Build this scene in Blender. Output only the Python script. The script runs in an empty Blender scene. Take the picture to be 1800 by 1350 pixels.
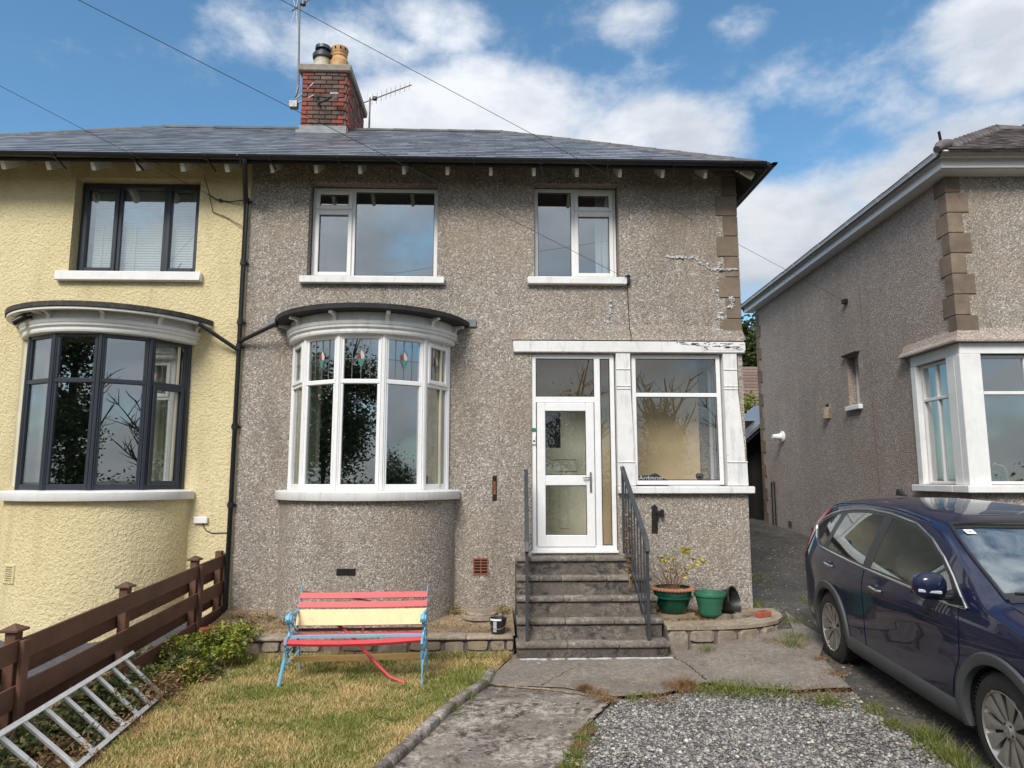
import bpy, bmesh, math, random
import numpy as np
from mathutils import Vector, Matrix
R = math.radians
rnd = random.Random(7)
sc = bpy.context.scene
COL = sc.collection

# ---------------------------------------------------------------- camera
cam = bpy.data.cameras.new('camera'); co = bpy.data.objects.new('camera', cam); COL.objects.link(co)
cam.sensor_fit = 'HORIZONTAL'; cam.sensor_width = 36.0; cam.lens = 36.0 * 1235.0 / 1800.0
cam.clip_start = 0.05; cam.clip_end = 2000
CAMZ = 2.06
co.location = (0, 0, CAMZ)
co.rotation_euler = (R(90) + math.atan(165 / 1235), 0, -math.atan(38 / 1235))
sc.camera = co

# ---------------------------------------------------------------- world, sun, exposure
SUN_EL, SUN_AZ = 42.0, 201.0
w = bpy.data.worlds.new('World'); sc.world = w; w.use_nodes = True
nt = w.node_tree; nt.nodes.clear()
def wn(t, **k):
    n = nt.nodes.new(t)
    for a, b in k.items(): setattr(n, a, b)
    return n
L = nt.links.new
out = wn('ShaderNodeOutputWorld'); bg = wn('ShaderNodeBackground'); bg.inputs[1].default_value = 0.122
sky = wn('ShaderNodeTexSky', sky_type='NISHITA', sun_disc=False, sun_elevation=R(SUN_EL), sun_rotation=R(SUN_AZ), air_density=1.0, dust_density=0.6, ozone_density=2.2)
tc = wn('ShaderNodeTexCoord')
def wmath(op, a, b=None, c=None):
    n = wn('ShaderNodeMath', operation=op)
    for i, v in enumerate((a, b, c)):
        if v is None: continue
        if isinstance(v, (int, float)): n.inputs[i].default_value = v
        else: L(v, n.inputs[i])
    return n.outputs[0]
def wnoise(scale, detail, rough, stretch=(1, 1, 1.8), loc=(0, 0, 0)):
    mp = wn('ShaderNodeMapping'); mp.inputs['Scale'].default_value = stretch; mp.inputs['Location'].default_value = loc
    L(tc.outputs['Generated'], mp.inputs[0])
    n = wn('ShaderNodeTexNoise'); n.inputs['Scale'].default_value = scale; n.inputs['Detail'].default_value = detail; n.inputs['Roughness'].default_value = rough
    L(mp.outputs[0], n.inputs['Vector']); return n.outputs['Fac']
def lobe(az, el, ra, re, wt=1.0):
    """a soft bank of cloud round the compass direction az, height el (degrees); ra, re are its half sizes"""
    d = Vector((math.sin(R(az)) * math.cos(R(el)), math.cos(R(az)) * math.cos(R(el)), math.sin(R(el))))
    s = wn('ShaderNodeVectorMath', operation='SUBTRACT'); L(tc.outputs['Generated'], s.inputs[0]); s.inputs[1].default_value = d
    m = wn('ShaderNodeMapping'); m.inputs['Rotation'].default_value = (0, 0, R(az)); m.inputs['Scale'].default_value = (1, 1, 1)
    L(s.outputs[0], m.inputs[0])
    q = wn('ShaderNodeVectorMath', operation='DIVIDE'); L(m.outputs[0], q.inputs[0]); q.inputs[1].default_value = (math.sin(R(ra)), math.sin(R(ra)), math.sin(R(re)))
    l = wn('ShaderNodeVectorMath', operation='LENGTH'); L(q.outputs[0], l.inputs[0])
    mr = wn('ShaderNodeMapRange', interpolation_type='SMOOTHSTEP'); L(l.outputs['Value'], mr.inputs[0])
    mr.inputs[1].default_value = 0.3; mr.inputs[2].default_value = 1.3; mr.inputs[3].default_value = wt; mr.inputs[4].default_value = 0
    return mr.outputs[0]
cover = None
for a in [(1, 27, 13, 5.6), (13, 25.5, 9, 4.6), (-8, 27, 7, 4.4), (23, 18, 8, 5.5), (37, 20.5, 11, 4.0), (39, 28.5, 6, 4.2, .8), (-14, 32.5, 9, 3.0, .52), (-4, 34.5, 6, 2.0, .5), (13, 34, 4, 2.2, .55), (20.5, 33, 4, 2, .42), (6, 31, 30, 8, .26), (28, 25, 12, 6, .3), (-82, 16, 38, 26), (92, 18, 40, 26)]:
    v = lobe(*a); cover = v if cover is None else wmath('MAXIMUM', cover, v)
sep = wn('ShaderNodeSeparateXYZ'); L(tc.outputs['Generated'], sep.inputs[0])
back = wn('ShaderNodeMapRange', interpolation_type='SMOOTHSTEP'); L(wmath('SUBTRACT', sep.outputs['Y'], wmath('MULTIPLY', sep.outputs['Z'], 0.9)), back.inputs[0])
back.inputs[1].default_value = 0.0; back.inputs[2].default_value = -0.4; back.inputs[3].default_value = 0; back.inputs[4].default_value = 0.85
cover = wmath('MAXIMUM', cover, back.outputs[0])                       # a grey cloud sheet covers the half of the sky behind the street
n1 = wnoise(5.0, 9, 0.60); n2 = wnoise(15, 8, 0.6, (1, 1, 1.4), (3.1, 1.7, 0.4))
dens = wmath('ADD', wmath('MULTIPLY', cover, 0.50), wmath('ADD', wmath('MULTIPLY', n1, 1.05), wmath('SUBTRACT', wmath('MULTIPLY', n2, 0.34), 0.17)))
mk = wn('ShaderNodeMapRange', interpolation_type='SMOOTHSTEP'); L(dens, mk.inputs[0])
mk.inputs[1].default_value = 0.60; mk.inputs[2].default_value = 1.0; mk.inputs[3].default_value = 0; mk.inputs[4].default_value = 0.95
n3 = wnoise(6.5, 8, 0.55, (1, 1, 2.2), (0.3, 0.1, 0.22))
cr = wn('ShaderNodeValToRGB'); L(n3, cr.inputs[0])
cr.color_ramp.elements[0].position = 0.36; cr.color_ramp.elements[0].color = (2.65, 2.85, 3.15, 1)
cr.color_ramp.elements[1].position = 0.60; cr.color_ramp.elements[1].color = (3.8, 3.9, 4.05, 1)
tint = wn('ShaderNodeMixRGB', blend_type='MULTIPLY'); tint.inputs[0].default_value = 1; tint.inputs[2].default_value = (0.56, 0.78, 0.80, 1); L(sky.outputs[0], tint.inputs[1])
grad = wmath('ADD', wmath('MULTIPLY', wmath('MAXIMUM', sep.outputs['Z'], 0.0), 1.15), 0.58)                # cloud is brighter overhead than low down
cg = wn('ShaderNodeVectorMath', operation='SCALE'); L(cr.outputs[0], cg.inputs[0]); L(grad, cg.inputs['Scale'])
mx = wn('ShaderNodeMixRGB'); L(mk.outputs[0], mx.inputs[0]); L(tint.outputs[0], mx.inputs[1]); L(cg.outputs[0], mx.inputs[2])
L(mx.outputs[0], bg.inputs[0]); L(bg.outputs[0], out.inputs[0])

sl = bpy.data.lights.new('sun', 'SUN'); sl.energy = 1.95; sl.angle = R(22); sl.color = (1, 0.945, 0.86)
so = bpy.data.objects.new('sun', sl); COL.objects.link(so); so.location = (8, -12, 20)
sd = Vector((math.sin(R(SUN_AZ)) * math.cos(R(SUN_EL)), math.cos(R(SUN_AZ)) * math.cos(R(SUN_EL)), math.sin(R(SUN_EL))))
so.rotation_euler = (-sd).to_track_quat('-Z', 'Y').to_euler()
sc.view_settings.view_transform = 'Standard'; sc.view_settings.look = 'None'
sc.view_settings.exposure = 0.86; sc.view_settings.gamma = 1.0; sc.view_settings.use_curve_mapping = False
sc.cycles.max_bounces = 8; sc.cycles.transparent_max_bounces = 16; sc.cycles.glossy_bounces = 4; sc.cycles.diffuse_bounces = 4
sc.cycles.use_denoising = True; sc.cycles.sample_clamp_indirect = 6.0; sc.cycles.caustics_reflective = False; sc.cycles.caustics_refractive = False

# ---------------------------------------------------------------- materials
class NT:
    def __init__(s, name):
        s.m = bpy.data.materials.new(name); s.m.use_nodes = True; s.t = s.m.node_tree
        s.p = s.t.nodes['Principled BSDF']; s.o = s.t.nodes['Material Output']
        t = s.n('ShaderNodeTexCoord'); oi = s.n('ShaderNodeObjectInfo'); s.oi = oi
        a = s.n('ShaderNodeVectorMath', operation='SCALE'); a.inputs[0].default_value = (17, 31, 13); s.l(oi.outputs['Random'], a.inputs['Scale'])
        b = s.n('ShaderNodeVectorMath', operation='ADD'); s.l(t.outputs['Object'], b.inputs[0]); s.l(a.outputs[0], b.inputs[1])
        s.vec = b.outputs[0]; s.obj = t.outputs['Object']
    def n(s, t, **k):
        n = s.t.nodes.new(t)
        for a, b in k.items(): setattr(n, a, b)
        return n
    def l(s, a, b): s.t.links.new(a, b)
    def put(s, sock, v):
        if isinstance(v, (int, float)): sock.default_value = v
        elif isinstance(v, tuple): sock.default_value = v if len(v) == 4 or sock.type == 'VECTOR' else v + (1,)
        else: s.l(v, sock)
    def mapped(s, scale, loc=(0, 0, 0)):
        m = s.n('ShaderNodeMapping'); m.inputs['Scale'].default_value = scale; m.inputs['Location'].default_value = loc; s.l(s.vec, m.inputs[0]); return m.outputs[0]
    def noise(s, scale, detail=4, rough=0.55, vec=None, dist=0):
        n = s.n('ShaderNodeTexNoise'); n.inputs['Scale'].default_value = scale; n.inputs['Detail'].default_value = detail; n.inputs['Roughness'].default_value = rough; n.inputs['Distortion'].default_value = dist
        s.l(vec or s.vec, n.inputs['Vector']); return n.outputs['Fac']
    def vor(s, scale, feature='F1', vec=None, rand=1.0):
        n = s.n('ShaderNodeTexVoronoi', feature=feature); n.inputs['Scale'].default_value = scale; n.inputs['Randomness'].default_value = rand
        s.l(vec or s.vec, n.inputs['Vector']); return n
    def ramp(s, f, stops, interp='LINEAR'):
        r = s.n('ShaderNodeValToRGB'); r.color_ramp.interpolation = interp; s.l(f, r.inputs[0]); e = r.color_ramp.elements
        while len(e) < len(stops): e.new(0.5)
        for i, (p, c) in enumerate(stops):
            e[i].position = p; e[i].color = (c, c, c, 1) if isinstance(c, (int, float)) else tuple(c) + (1,)
        return r.outputs[0]
    def mix(s, f, a, b, mode='MIX'):
        m = s.n('ShaderNodeMixRGB', blend_type=mode); s.put(m.inputs[0], f); s.put(m.inputs[1], a); s.put(m.inputs[2], b); return m.outputs[0]
    def math(s, op, a, b=0.0, clamp=False):
        m = s.n('ShaderNodeMath', operation=op, use_clamp=clamp); s.put(m.inputs[0], a); s.put(m.inputs[1], b); return m.outputs[0]
    def bump(s, h, strength=0.5, dist=0.01, prev=None):
        b = s.n('ShaderNodeBump'); b.inputs['Strength'].default_value = strength; b.inputs['Distance'].default_value = dist; s.l(h, b.inputs['Height'])
        if prev is not None: s.l(prev, b.inputs['Normal'])
        s.l(b.outputs[0], s.p.inputs['Normal']); return b.outputs[0]
    def set(s, **k):
        for a, v in k.items(): s.put(s.p.inputs[a.replace('_', ' ')], v)
        return s.m

def simple(name, col, rough=0.6, metal=0.0, var=0.12, scale=6.0, bump=0.0, bscale=60, coat=0.0, dirt=0.0, dirtcol=(0.09, 0.08, 0.065), rvar=0.0):
    s = NT(name)
    d = tuple(c * (1 - var) for c in col); u = tuple(min(1, c * (1 + var)) for c in col)
    c = s.ramp(s.noise(scale, 5, 0.6), [(0.3, d), (0.7, u)])
    if rvar:
        r = s.ramp(s.oi.outputs['Random'], [(0, 1 - rvar), (1, 1 + rvar * 0.6)])
        c = s.mix(1.0, c, r, 'MULTIPLY')
    if dirt:
        f = s.ramp(s.noise(scale * 2.3, 8, 0.7, dist=0.4), [(0.5, 0.0), (0.74, dirt)])
        c = s.mix(f, c, dirtcol)
    if bump: s.bump(s.noise(bscale, 4, 0.6), bump, 0.004)
    s.set(Base_Color=c, Roughness=rough, Metallic=metal)
    if coat: s.set(Coat_Weight=coat, Coat_Roughness=0.03)
    return s.m

def pebbledash(name, dark, mid, light, stain=(0.10, 0.085, 0.07), amt=0.75, green=0.0):
    s = NT(name)
    v = s.vor(58); v2 = s.vor(120)
    sepc = s.n('ShaderNodeSeparateColor'); s.l(v.outputs['Color'], sepc.inputs[0])
    sep2 = s.n('ShaderNodeSeparateColor'); s.l(v2.outputs['Color'], sep2.inputs[0])
    c = s.ramp(sepc.outputs[0], [(0.0, dark), (0.42, mid), (0.78, tuple(x * 1.15 for x in mid)), (1.0, light)])
    c = s.mix(s.math('MULTIPLY', sep2.outputs[1], 0.4), c, mid)
    gap = s.ramp(v.outputs['Distance'], [(0.34, 1.0), (0.75, 0.66)]); c = s.mix(1.0, c, gap, 'MULTIPLY')
    st = s.ramp(s.noise(1.0, 7, 0.68, s.mapped((1.5, 1.5, 0.42)), 0.3), [(0.47, 0.0), (0.70, amt * 0.60)])       # rain streaks and soot, running down
    c = s.mix(st, c, stain)
    wr = s.ramp(s.noise(1.3, 7, 0.68), [(0.46, 0.0), (0.72, 0.5)]); c = s.mix(wr, c, (0.29, 0.225, 0.16))
    if green:
        gr = s.ramp(s.noise(1.6, 7, 0.7, s.mapped((1, 1, 0.6), (5, 2, 1))), [(0.5, 0.0), (0.8, green)]); c = s.mix(gr, c, (0.13, 0.14, 0.075))
    h = s.math('ADD', s.math('MULTIPLY', s.math('SUBTRACT', 1.0, v.outputs['Distance']), 1.0), s.math('MULTIPLY', s.noise(120, 3), 0.3))
    s.bump(h, 0.8, 0.009)
    return s.set(Base_Color=c, Roughness=0.93)

MAT = {}
MAT['dash'] = pebbledash('grey_pebbledash', (0.165, 0.145, 0.127), (0.375, 0.332, 0.292), (0.80, 0.745, 0.675))
MAT['dash_side'] = pebbledash('weathered_pebbledash', (0.20, 0.168, 0.15), (0.42, 0.352, 0.315), (0.72, 0.63, 0.56), amt=0.4)
s = NT('cream_roughcast'); nz = s.noise(26, 3, 0.6, dist=0.6); nz2 = s.noise(60, 3, 0.6)
c = s.ramp(s.noise(1.1, 6, 0.65, s.mapped((1, 1, 0.5))), [(0.35, (0.69, 0.58, 0.335)), (0.7, (0.775, 0.67, 0.42))])
c = s.mix(s.ramp(s.noise(1.7, 7, 0.7, s.mapped((1.4, 1.4, 0.3), (2, 0, 0))), [(0.50, 0.0), (0.80, 0.6)]), c, (0.40, 0.32, 0.175))
c = s.mix(s.ramp(nz, [(0.3, 0.35), (0.5, 0.0)]), c, (0.40, 0.32, 0.15))
s.bump(s.math('ADD', nz, s.math('MULTIPLY', nz2, 0.25)), 0.85, 0.03); MAT['cream'] = s.set(Base_Color=c, Roughness=0.8)

def oldpaint(name, col, under, chip=0.62, dirt=0.5, rough=0.5):
    s = NT(name)
    c = s.ramp(s.noise(3, 6, 0.65), [(0.35, tuple(x * 0.86 for x in col)), (0.7, col)])
    ch = s.ramp(s.noise(9, 9, 0.72, s.mapped((0.8, 2.0, 2.6)), 0.5), [(chip, 0.0), (chip + 0.03, 1.0)])
    c = s.mix(ch, c, under)
    d = s.ramp(s.noise(5, 8, 0.7, s.mapped((2.5, 2.5, 0.5), (4, 1, 0)), 0.2), [(0.52, 0.0), (0.8, dirt)]); c = s.mix(d, c, (0.22, 0.19, 0.15))
    s.bump(s.math('SUBTRACT', s.noise(40, 4), ch), 0.25, 0.003)
    return s.set(Base_Color=c, Roughness=rough)
MAT['white_paint'] = oldpaint('old_white_paint', (0.80, 0.80, 0.80), (0.30, 0.26, 0.21), 0.665, 0.55)
MAT['white_fresh'] = oldpaint('white_masonry_paint', (0.84, 0.84, 0.84), (0.55, 0.52, 0.48), 0.76, 0.18)
MAT['flaky_white'] = oldpaint('flaking_white_paint', (0.80, 0.80, 0.80), (0.13, 0.10, 0.08), 0.575, 0.35)
MAT['rafter'] = oldpaint('peeling_cream_paint', (0.80, 0.78, 0.70), (0.20, 0.17, 0.12), 0.58, 0.45)
MAT['upvc'] = simple('white_upvc', (0.82, 0.82, 0.83), 0.28, var=0.03, dirt=0.10)
MAT['anthracite'] = simple('anthracite_upvc', (0.028, 0.034, 0.048), 0.36, var=0.08, bump=0.05, bscale=220)
MAT['black_plastic'] = simple('black_gutter_plastic', (0.013, 0.014, 0.017), 0.34, var=0.2, dirt=0.15)
MAT['felt'] = simple('black_roof_felt', (0.022, 0.022, 0.025), 0.8, var=0.3, bump=0.4, bscale=120, dirt=0.3, dirtcol=(0.12, 0.11, 0.1))
MAT['felt_old'] = simple('lichened_roof_felt', (0.05, 0.046, 0.042), 0.9, var=0.4, bump=0.5, bscale=120, dirt=0.6, dirtcol=(0.2, 0.18, 0.15))
MAT['lead'] = simple('lead_flashing', (0.17, 0.185, 0.205), 0.55, 0.2, var=0.25)
MAT['dark_soffit'] = simple('dark_timber_soffit', (0.035, 0.028, 0.025), 0.85, var=0.3)
s = NT('slate'); c = s.ramp(s.noise(5, 6, 0.6), [(0.3, (0.14, 0.15, 0.175)), (0.7, (0.235, 0.25, 0.285))])
r_ = s.ramp(s.oi.outputs['Random'], [(0, 0.62), (0.5, 1.0), (1, 1.35)]); c = s.mix(1.0, c, r_, 'MULTIPLY')
c = s.mix(s.ramp(s.noise(2.2, 5, 0.7, s.obj), [(0.52, 0.0), (0.75, 0.35)]), c, (0.17, 0.15, 0.155)); s.bump(s.noise(22, 5, 0.65), 0.25, 0.006)
MAT['slate'] = s.set(Base_Color=c, Roughness=0.30)
s = NT('slate_rows'); gi = s.n('ShaderNodeNewGeometry'); c = s.ramp(gi.outputs['Random Per Island'], [(0, (0.12, 0.13, 0.155)), (1, (0.29, 0.305, 0.345))]); s.bump(s.noise(22, 5, 0.65), 0.25, 0.006)
MAT['slate_rows'] = s.set(Base_Color=c, Roughness=0.30)
s = NT('weathered_tile_rows'); gi = s.n('ShaderNodeNewGeometry'); c = s.ramp(gi.outputs['Random Per Island'], [(0, (0.07, 0.055, 0.055)), (0.8, (0.135, 0.11, 0.11)), (1, (0.03, 0.026, 0.028))]); s.bump(s.noise(30, 5, 0.65), 0.3, 0.006)
MAT['tile_rows'] = s.set(Base_Color=c, Roughness=0.75)
MAT['tile'] = simple('weathered_clay_tile', (0.12, 0.10, 0.105), 0.75, var=0.3, rvar=0.3, bump=0.3, bscale=50, dirt=0.4, dirtcol=(0.2, 0.17, 0.13))
MAT['tile_far'] = simple('brown_concrete_tile', (0.17, 0.115, 0.095), 0.85, var=0.2, rvar=0.2)
MAT['ridge'] = simple('ridge_tile_clay', (0.095, 0.092, 0.09), 0.7, var=0.25, rvar=0.2, bump=0.2)
MAT['brick_red'] = simple('red_chimney_brick', (0.29, 0.078, 0.055), 0.85, var=0.3, rvar=0.35, bump=0.4, bscale=45, dirt=0.25)
MAT['brick_dark'] = simple('sooty_chimney_brick', (0.135, 0.095, 0.08), 0.9, var=0.3, rvar=0.35, bump=0.4, bscale=45)
MAT['brick_loose'] = simple('orange_red_brick', (0.40, 0.10, 0.055), 0.85, var=0.2, bump=0.4, bscale=60)
MAT['mortar'] = simple('chimney_mortar', (0.13, 0.11, 0.10), 0.95, var=0.3, bump=0.5)
MAT['quoin'] = simple('brown_sandstone_render', (0.19, 0.145, 0.108), 0.92, var=0.25, scale=3, rvar=0.18, bump=0.4, bscale=70, dirt=0.5, dirtcol=(0.085, 0.066, 0.052))
MAT['cap'] = simple('chimney_cap_concrete', (0.27, 0.235, 0.20), 0.9, var=0.25, bump=0.4, dirt=0.3)
MAT['pot_buff'] = simple('buff_fireclay', (0.52, 0.30, 0.13), 0.6, var=0.3, scale=12)
MAT['pot_cream'] = simple('cream_fireclay', (0.5, 0.45, 0.36), 0.6, var=0.3, scale=12)
MAT['galv'] = simple('dull_steel', (0.22, 0.20, 0.19), 0.5, 0.7, var=0.3, scale=14)
MAT['cowl'] = simple('dark_metal_cowl', (0.07, 0.075, 0.085), 0.45, 0.6, var=0.3)
def concrete(name, a, b, pale, dark, ps=0.6, ds=0.6, scale=2.0, agg=70):
    s = NT(name)
    c = s.ramp(s.noise(scale, 8, 0.66), [(0.3, a), (0.7, b)])
    v = s.vor(agg); sp = s.n('ShaderNodeSeparateColor'); s.l(v.outputs['Color'], sp.inputs[0])
    c = s.mix(s.ramp(sp.outputs[0], [(0.78, 0.0), (1.0, 0.45)]), c, tuple(x * 1.7 for x in b))
    c = s.mix(s.ramp(sp.outputs[1], [(0.8, 0.0), (1.0, 0.5)]), c, tuple(x * 0.45 for x in a))
    c = s.mix(s.ramp(s.noise(scale * 1.7, 10, 0.75, dist=0.6), [(0.49, 0.0), (0.60, ps)]), c, pale) if False else s.mix(s.math('MULTIPLY', s.ramp(s.noise(scale * .8, 6, 0.65), [(0.42, 0.0), (0.56, 1.0)]), s.ramp(s.noise(17, 9, 0.76, dist=0.5), [(0.48, 0.0), (0.55, ps)])), c, pale)
    c = s.mix(s.ramp(s.noise(scale * 1.2, 9, 0.75, s.mapped((1, 1, 1), (7, 3, 1)), 0.7), [(0.55, 0.0), (0.68, ds)]), c, dark) if False else s.mix(s.math('MULTIPLY', s.ramp(s.noise(scale * .9, 6, 0.65, s.mapped((1, 1, 1), (7, 3, 1))), [(0.44, 0.0), (0.56, 1.0)]), s.ramp(s.noise(11, 9, 0.76, s.mapped((1, 1, 1), (2, 9, 4)), 0.6), [(0.45, 0.0), (0.57, ds)])), c, dark)
    s.bump(s.math('ADD', s.noise(35, 6, 0.7), s.math('MULTIPLY', v.outputs['Distance'], -0.6)), 0.55, 0.008)
    return s.set(Base_Color=c, Roughness=0.93)
MAT['path'] = concrete('worn_path_concrete', (0.142, 0.122, 0.106), (0.225, 0.196, 0.168), (0.50, 0.46, 0.41), (0.04, 0.03, 0.022), 0.7, 1.0, 2.3)
MAT['apron'] = concrete('old_apron_concrete', (0.15, 0.129, 0.112), (0.232, 0.201, 0.172), (0.38, 0.34, 0.30), (0.07, 0.058, 0.048), 0.4, 0.35, 1.4)
MAT['step'] = concrete('sooty_step_concrete', (0.06, 0.05, 0.042), (0.118, 0.10, 0.084), (0.24, 0.21, 0.18), (0.014, 0.011, 0.009), 0.45, 0.9, 3.0, 90)
MAT['tread'] = concrete('step_tread_concrete', (0.13, 0.113, 0.098), (0.215, 0.188, 0.162), (0.40, 0.36, 0.31), (0.055, 0.047, 0.04), 0.6, 0.6, 3.5, 90)
MAT['coping'] = concrete('coping_concrete', (0.24, 0.19, 0.142), (0.36, 0.295, 0.225), (0.48, 0.43, 0.36), (0.10, 0.085, 0.055), 0.4, 0.5, 3.0, 80)
MAT['tarmac'] = concrete('drive_tarmac', (0.04, 0.037, 0.036), (0.07, 0.066, 0.062), (0.165, 0.14, 0.10), (0.018, 0.016, 0.016), 0.75, 0.7, 1.1, 85)
s = NT('rubble_stone'); c = s.ramp(s.noise(7, 7, 0.66), [(0.3, (0.15, 0.125, 0.105)), (0.55, (0.28, 0.235, 0.19)), (0.75, (0.42, 0.36, 0.285))])
c = s.mix(s.ramp(s.oi.outputs['Random'], [(0.3, 0.0), (0.9, 0.55)]), c, (0.30, 0.22, 0.13)); c = s.mix(s.ramp(s.noise(11, 8, 0.7), [(0.55, 0.0), (0.7, 0.6)]), c, (0.07, 0.06, 0.05)); s.bump(s.noise(16, 7, 0.7), 0.7, 0.02)
MAT['stone'] = s.set(Base_Color=c, Roughness=0.93)
s = NT('loose_gravel'); gi = s.n('ShaderNodeNewGeometry'); c = s.ramp(gi.outputs['Random Per Island'], [(0, (0.075, 0.07, 0.073)), (0.35, (0.17, 0.163, 0.16)), (0.7, (0.29, 0.28, 0.265)), (0.93, (0.40, 0.36, 0.31)), (1, (0.62, 0.58, 0.53))])
MAT['gravel'] = s.set(Base_Color=c, Roughness=0.85)
s = NT('gravel_bed'); v = s.vor(48); sp = s.n('ShaderNodeSeparateColor'); s.l(v.outputs['Color'], sp.inputs[0])
c = s.ramp(sp.outputs[0], [(0, (0.045, 0.042, 0.042)), (0.6, (0.11, 0.103, 0.098)), (1, (0.36, 0.33, 0.30))]); s.bump(s.math('SUBTRACT', 1.0, v.outputs['Distance']), 0.8, 0.015); MAT['gravel_bed'] = s.set(Base_Color=c, Roughness=0.9)
s = NT('lawn_soil'); f = s.noise(1.15, 7, 0.66); c = s.ramp(f, [(0.38, (0.12, 0.13, 0.035)), (0.46, (0.25, 0.20, 0.075)), (0.64, (0.36, 0.265, 0.12))]); s.bump(s.noise(60, 4), 0.6, 0.02); MAT['lawn'] = s.set(Base_Color=c, Roughness=0.95)
s = NT('dry_grass_blade'); gi = s.n('ShaderNodeNewGeometry'); f = s.noise(1.15, 7, 0.66, s.obj)
g = s.ramp(gi.outputs['Random Per Island'], [(0, (0.10, 0.13, 0.02)), (0.6, (0.20, 0.22, 0.04)), (1, (0.33, 0.31, 0.085))])
y = s.ramp(gi.outputs['Random Per Island'], [(0, (0.30, 0.20, 0.07)), (0.6, (0.50, 0.365, 0.15)), (1, (0.68, 0.54, 0.27))])
c = s.mix(s.ramp(s.math('ADD', f, s.math('MULTIPLY', s.math('SUBTRACT', gi.outputs['Random Per Island'], 0.5), 0.16)), [(0.44, 0.0), (0.56, 1.0)]), g, y); MAT['grass'] = s.set(Base_Color=c, Roughness=0.7)
def leafmat(name, stops, rough=0.5, trans=0.25):
    s = NT(name); gi = s.n('ShaderNodeNewGeometry'); c = s.ramp(gi.outputs['Random Per Island'], stops)
    s.set(Base_Color=c, Roughness=rough)
    if trans:
        t = s.n('ShaderNodeBsdfTranslucent'); s.l(c, t.inputs[0]); m = s.n('ShaderNodeMixShader'); m.inputs[0].default_value = trans; s.l(s.p.outputs[0], m.inputs[1]); s.l(t.outputs[0], m.inputs[2]); s.l(m.outputs[0], s.o.inputs[0])
    return s.m
MAT['leaf_shrub'] = leafmat('shrub_leaf', [(0, (0.05, 0.08, 0.012)), (0.4, (0.15, 0.20, 0.02)), (0.8, (0.31, 0.35, 0.035)), (1, (0.45, 0.40, 0.07))])
MAT['leaf_bramble'] = leafmat('bramble_leaf', [(0, (0.035, 0.055, 0.02)), (0.5, (0.09, 0.125, 0.04)), (0.8, (0.18, 0.19, 0.06)), (1, (0.33, 0.21, 0.10))])
MAT['leaf_weed'] = leafmat('weed_leaf', [(0, (0.06, 0.095, 0.018)), (0.5, (0.14, 0.19, 0.03)), (0.85, (0.27, 0.25, 0.075)), (1, (0.38, 0.29, 0.13))])
MAT['leaf_dead'] = leafmat('dead_leaf', [(0, (0.13, 0.07, 0.03)), (0.6, (0.28, 0.17, 0.08)), (1, (0.42, 0.28, 0.13))])
MAT['leaf_tree'] = leafmat('tree_leaf', [(0, (0.02, 0.034, 0.012)), (0.6, (0.055, 0.08, 0.02)), (1, (0.11, 0.13, 0.035))])
MAT['leaf_yellow'] = leafmat('yellow_leaf', [(0, (0.22, 0.22, 0.02)), (0.6, (0.50, 0.42, 0.03)), (1, (0.62, 0.50, 0.05))])
MAT['leaf_light'] = leafmat('light_green_leaf', [(0, (0.06, 0.09, 0.015)), (0.6, (0.15, 0.20, 0.03)), (1, (0.30, 0.32, 0.06))])
MAT['bark'] = simple('grey_bark', (0.10, 0.08, 0.06), 0.9, var=0.35, bump=0.5, bscale=40)
MAT['twig'] = simple('reddish_twig', (0.19, 0.095, 0.055), 0.8, var=0.3)
MAT['soil'] = concrete('dry_leaf_litter', (0.19, 0.13, 0.08), (0.33, 0.245, 0.155), (0.50, 0.40, 0.27), (0.06, 0.05, 0.025), 0.6, 0.55, 4.0, 60)
MAT['chips'] = concrete('slate_chippings', (0.045, 0.045, 0.055), (0.085, 0.085, 0.10), (0.15, 0.15, 0.17), (0.04, 0.04, 0.05), 0.3, 0.3, 4.0, 40)
MAT['fence'] = simple('brown_fence_stain', (0.118, 0.055, 0.036), 0.62, var=0.25, scale=4, rvar=0.18, bump=0.25, bscale=30)
MAT['alu'] = simple('dull_aluminium', (0.86, 0.87, 0.89), 0.42, 0.4, var=0.12, scale=9, bump=0.08, dirt=0.25, dirtcol=(0.3, 0.29, 0.27))
MAT['red_paint'] = oldpaint('worn_red_paint', (0.62, 0.062, 0.075), (0.20, 0.09, 0.07), 0.64, 0.3)
MAT['cream_paint'] = oldpaint('cracked_cream_paint', (0.80, 0.57, 0.29), (0.24, 0.16, 0.09), 0.63, 0.3)
MAT['blue_paint'] = oldpaint('sky_blue_paint', (0.20, 0.50, 0.70), (0.09, 0.11, 0.13), 0.72, 0.15)
MAT['blue_slat'] = oldpaint('faded_blue_paint', (0.25, 0.45, 0.66), (0.16, 0.15, 0.13), 0.63, 0.3)
MAT['raw_wood'] = simple('bare_ochre_wood', (0.42, 0.27, 0.095), 0.6, var=0.2, scale=5)
MAT['dark_red'] = simple('dark_red_slat', (0.17, 0.03, 0.035), 0.6, var=0.3, scale=8)
MAT['iron'] = simple('black_iron', (0.016, 0.015, 0.015), 0.55, 0.3, var=0.4, scale=12, bump=0.3, bscale=60)
MAT['rail'] = simple('dark_grey_railing_paint', (0.052, 0.058, 0.068), 0.42, 0.2, var=0.2, scale=10, dirt=0.2)
MAT['rust'] = simple('rusted_iron', (0.24, 0.085, 0.032), 0.9, 0.2, var=0.4, scale=25, bump=0.5)
MAT['terracotta'] = simple('terracotta_rim', (0.38, 0.15, 0.08), 0.8, var=0.2, scale=10, bump=0.2)
MAT['airbrick'] = simple('terracotta_airbrick', (0.29, 0.085, 0.045), 0.85, var=0.25, scale=14)
MAT['green_glaze'] = simple('dark_green_glaze', (0.008, 0.075, 0.045), 0.12, var=0.35, scale=8)
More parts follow.
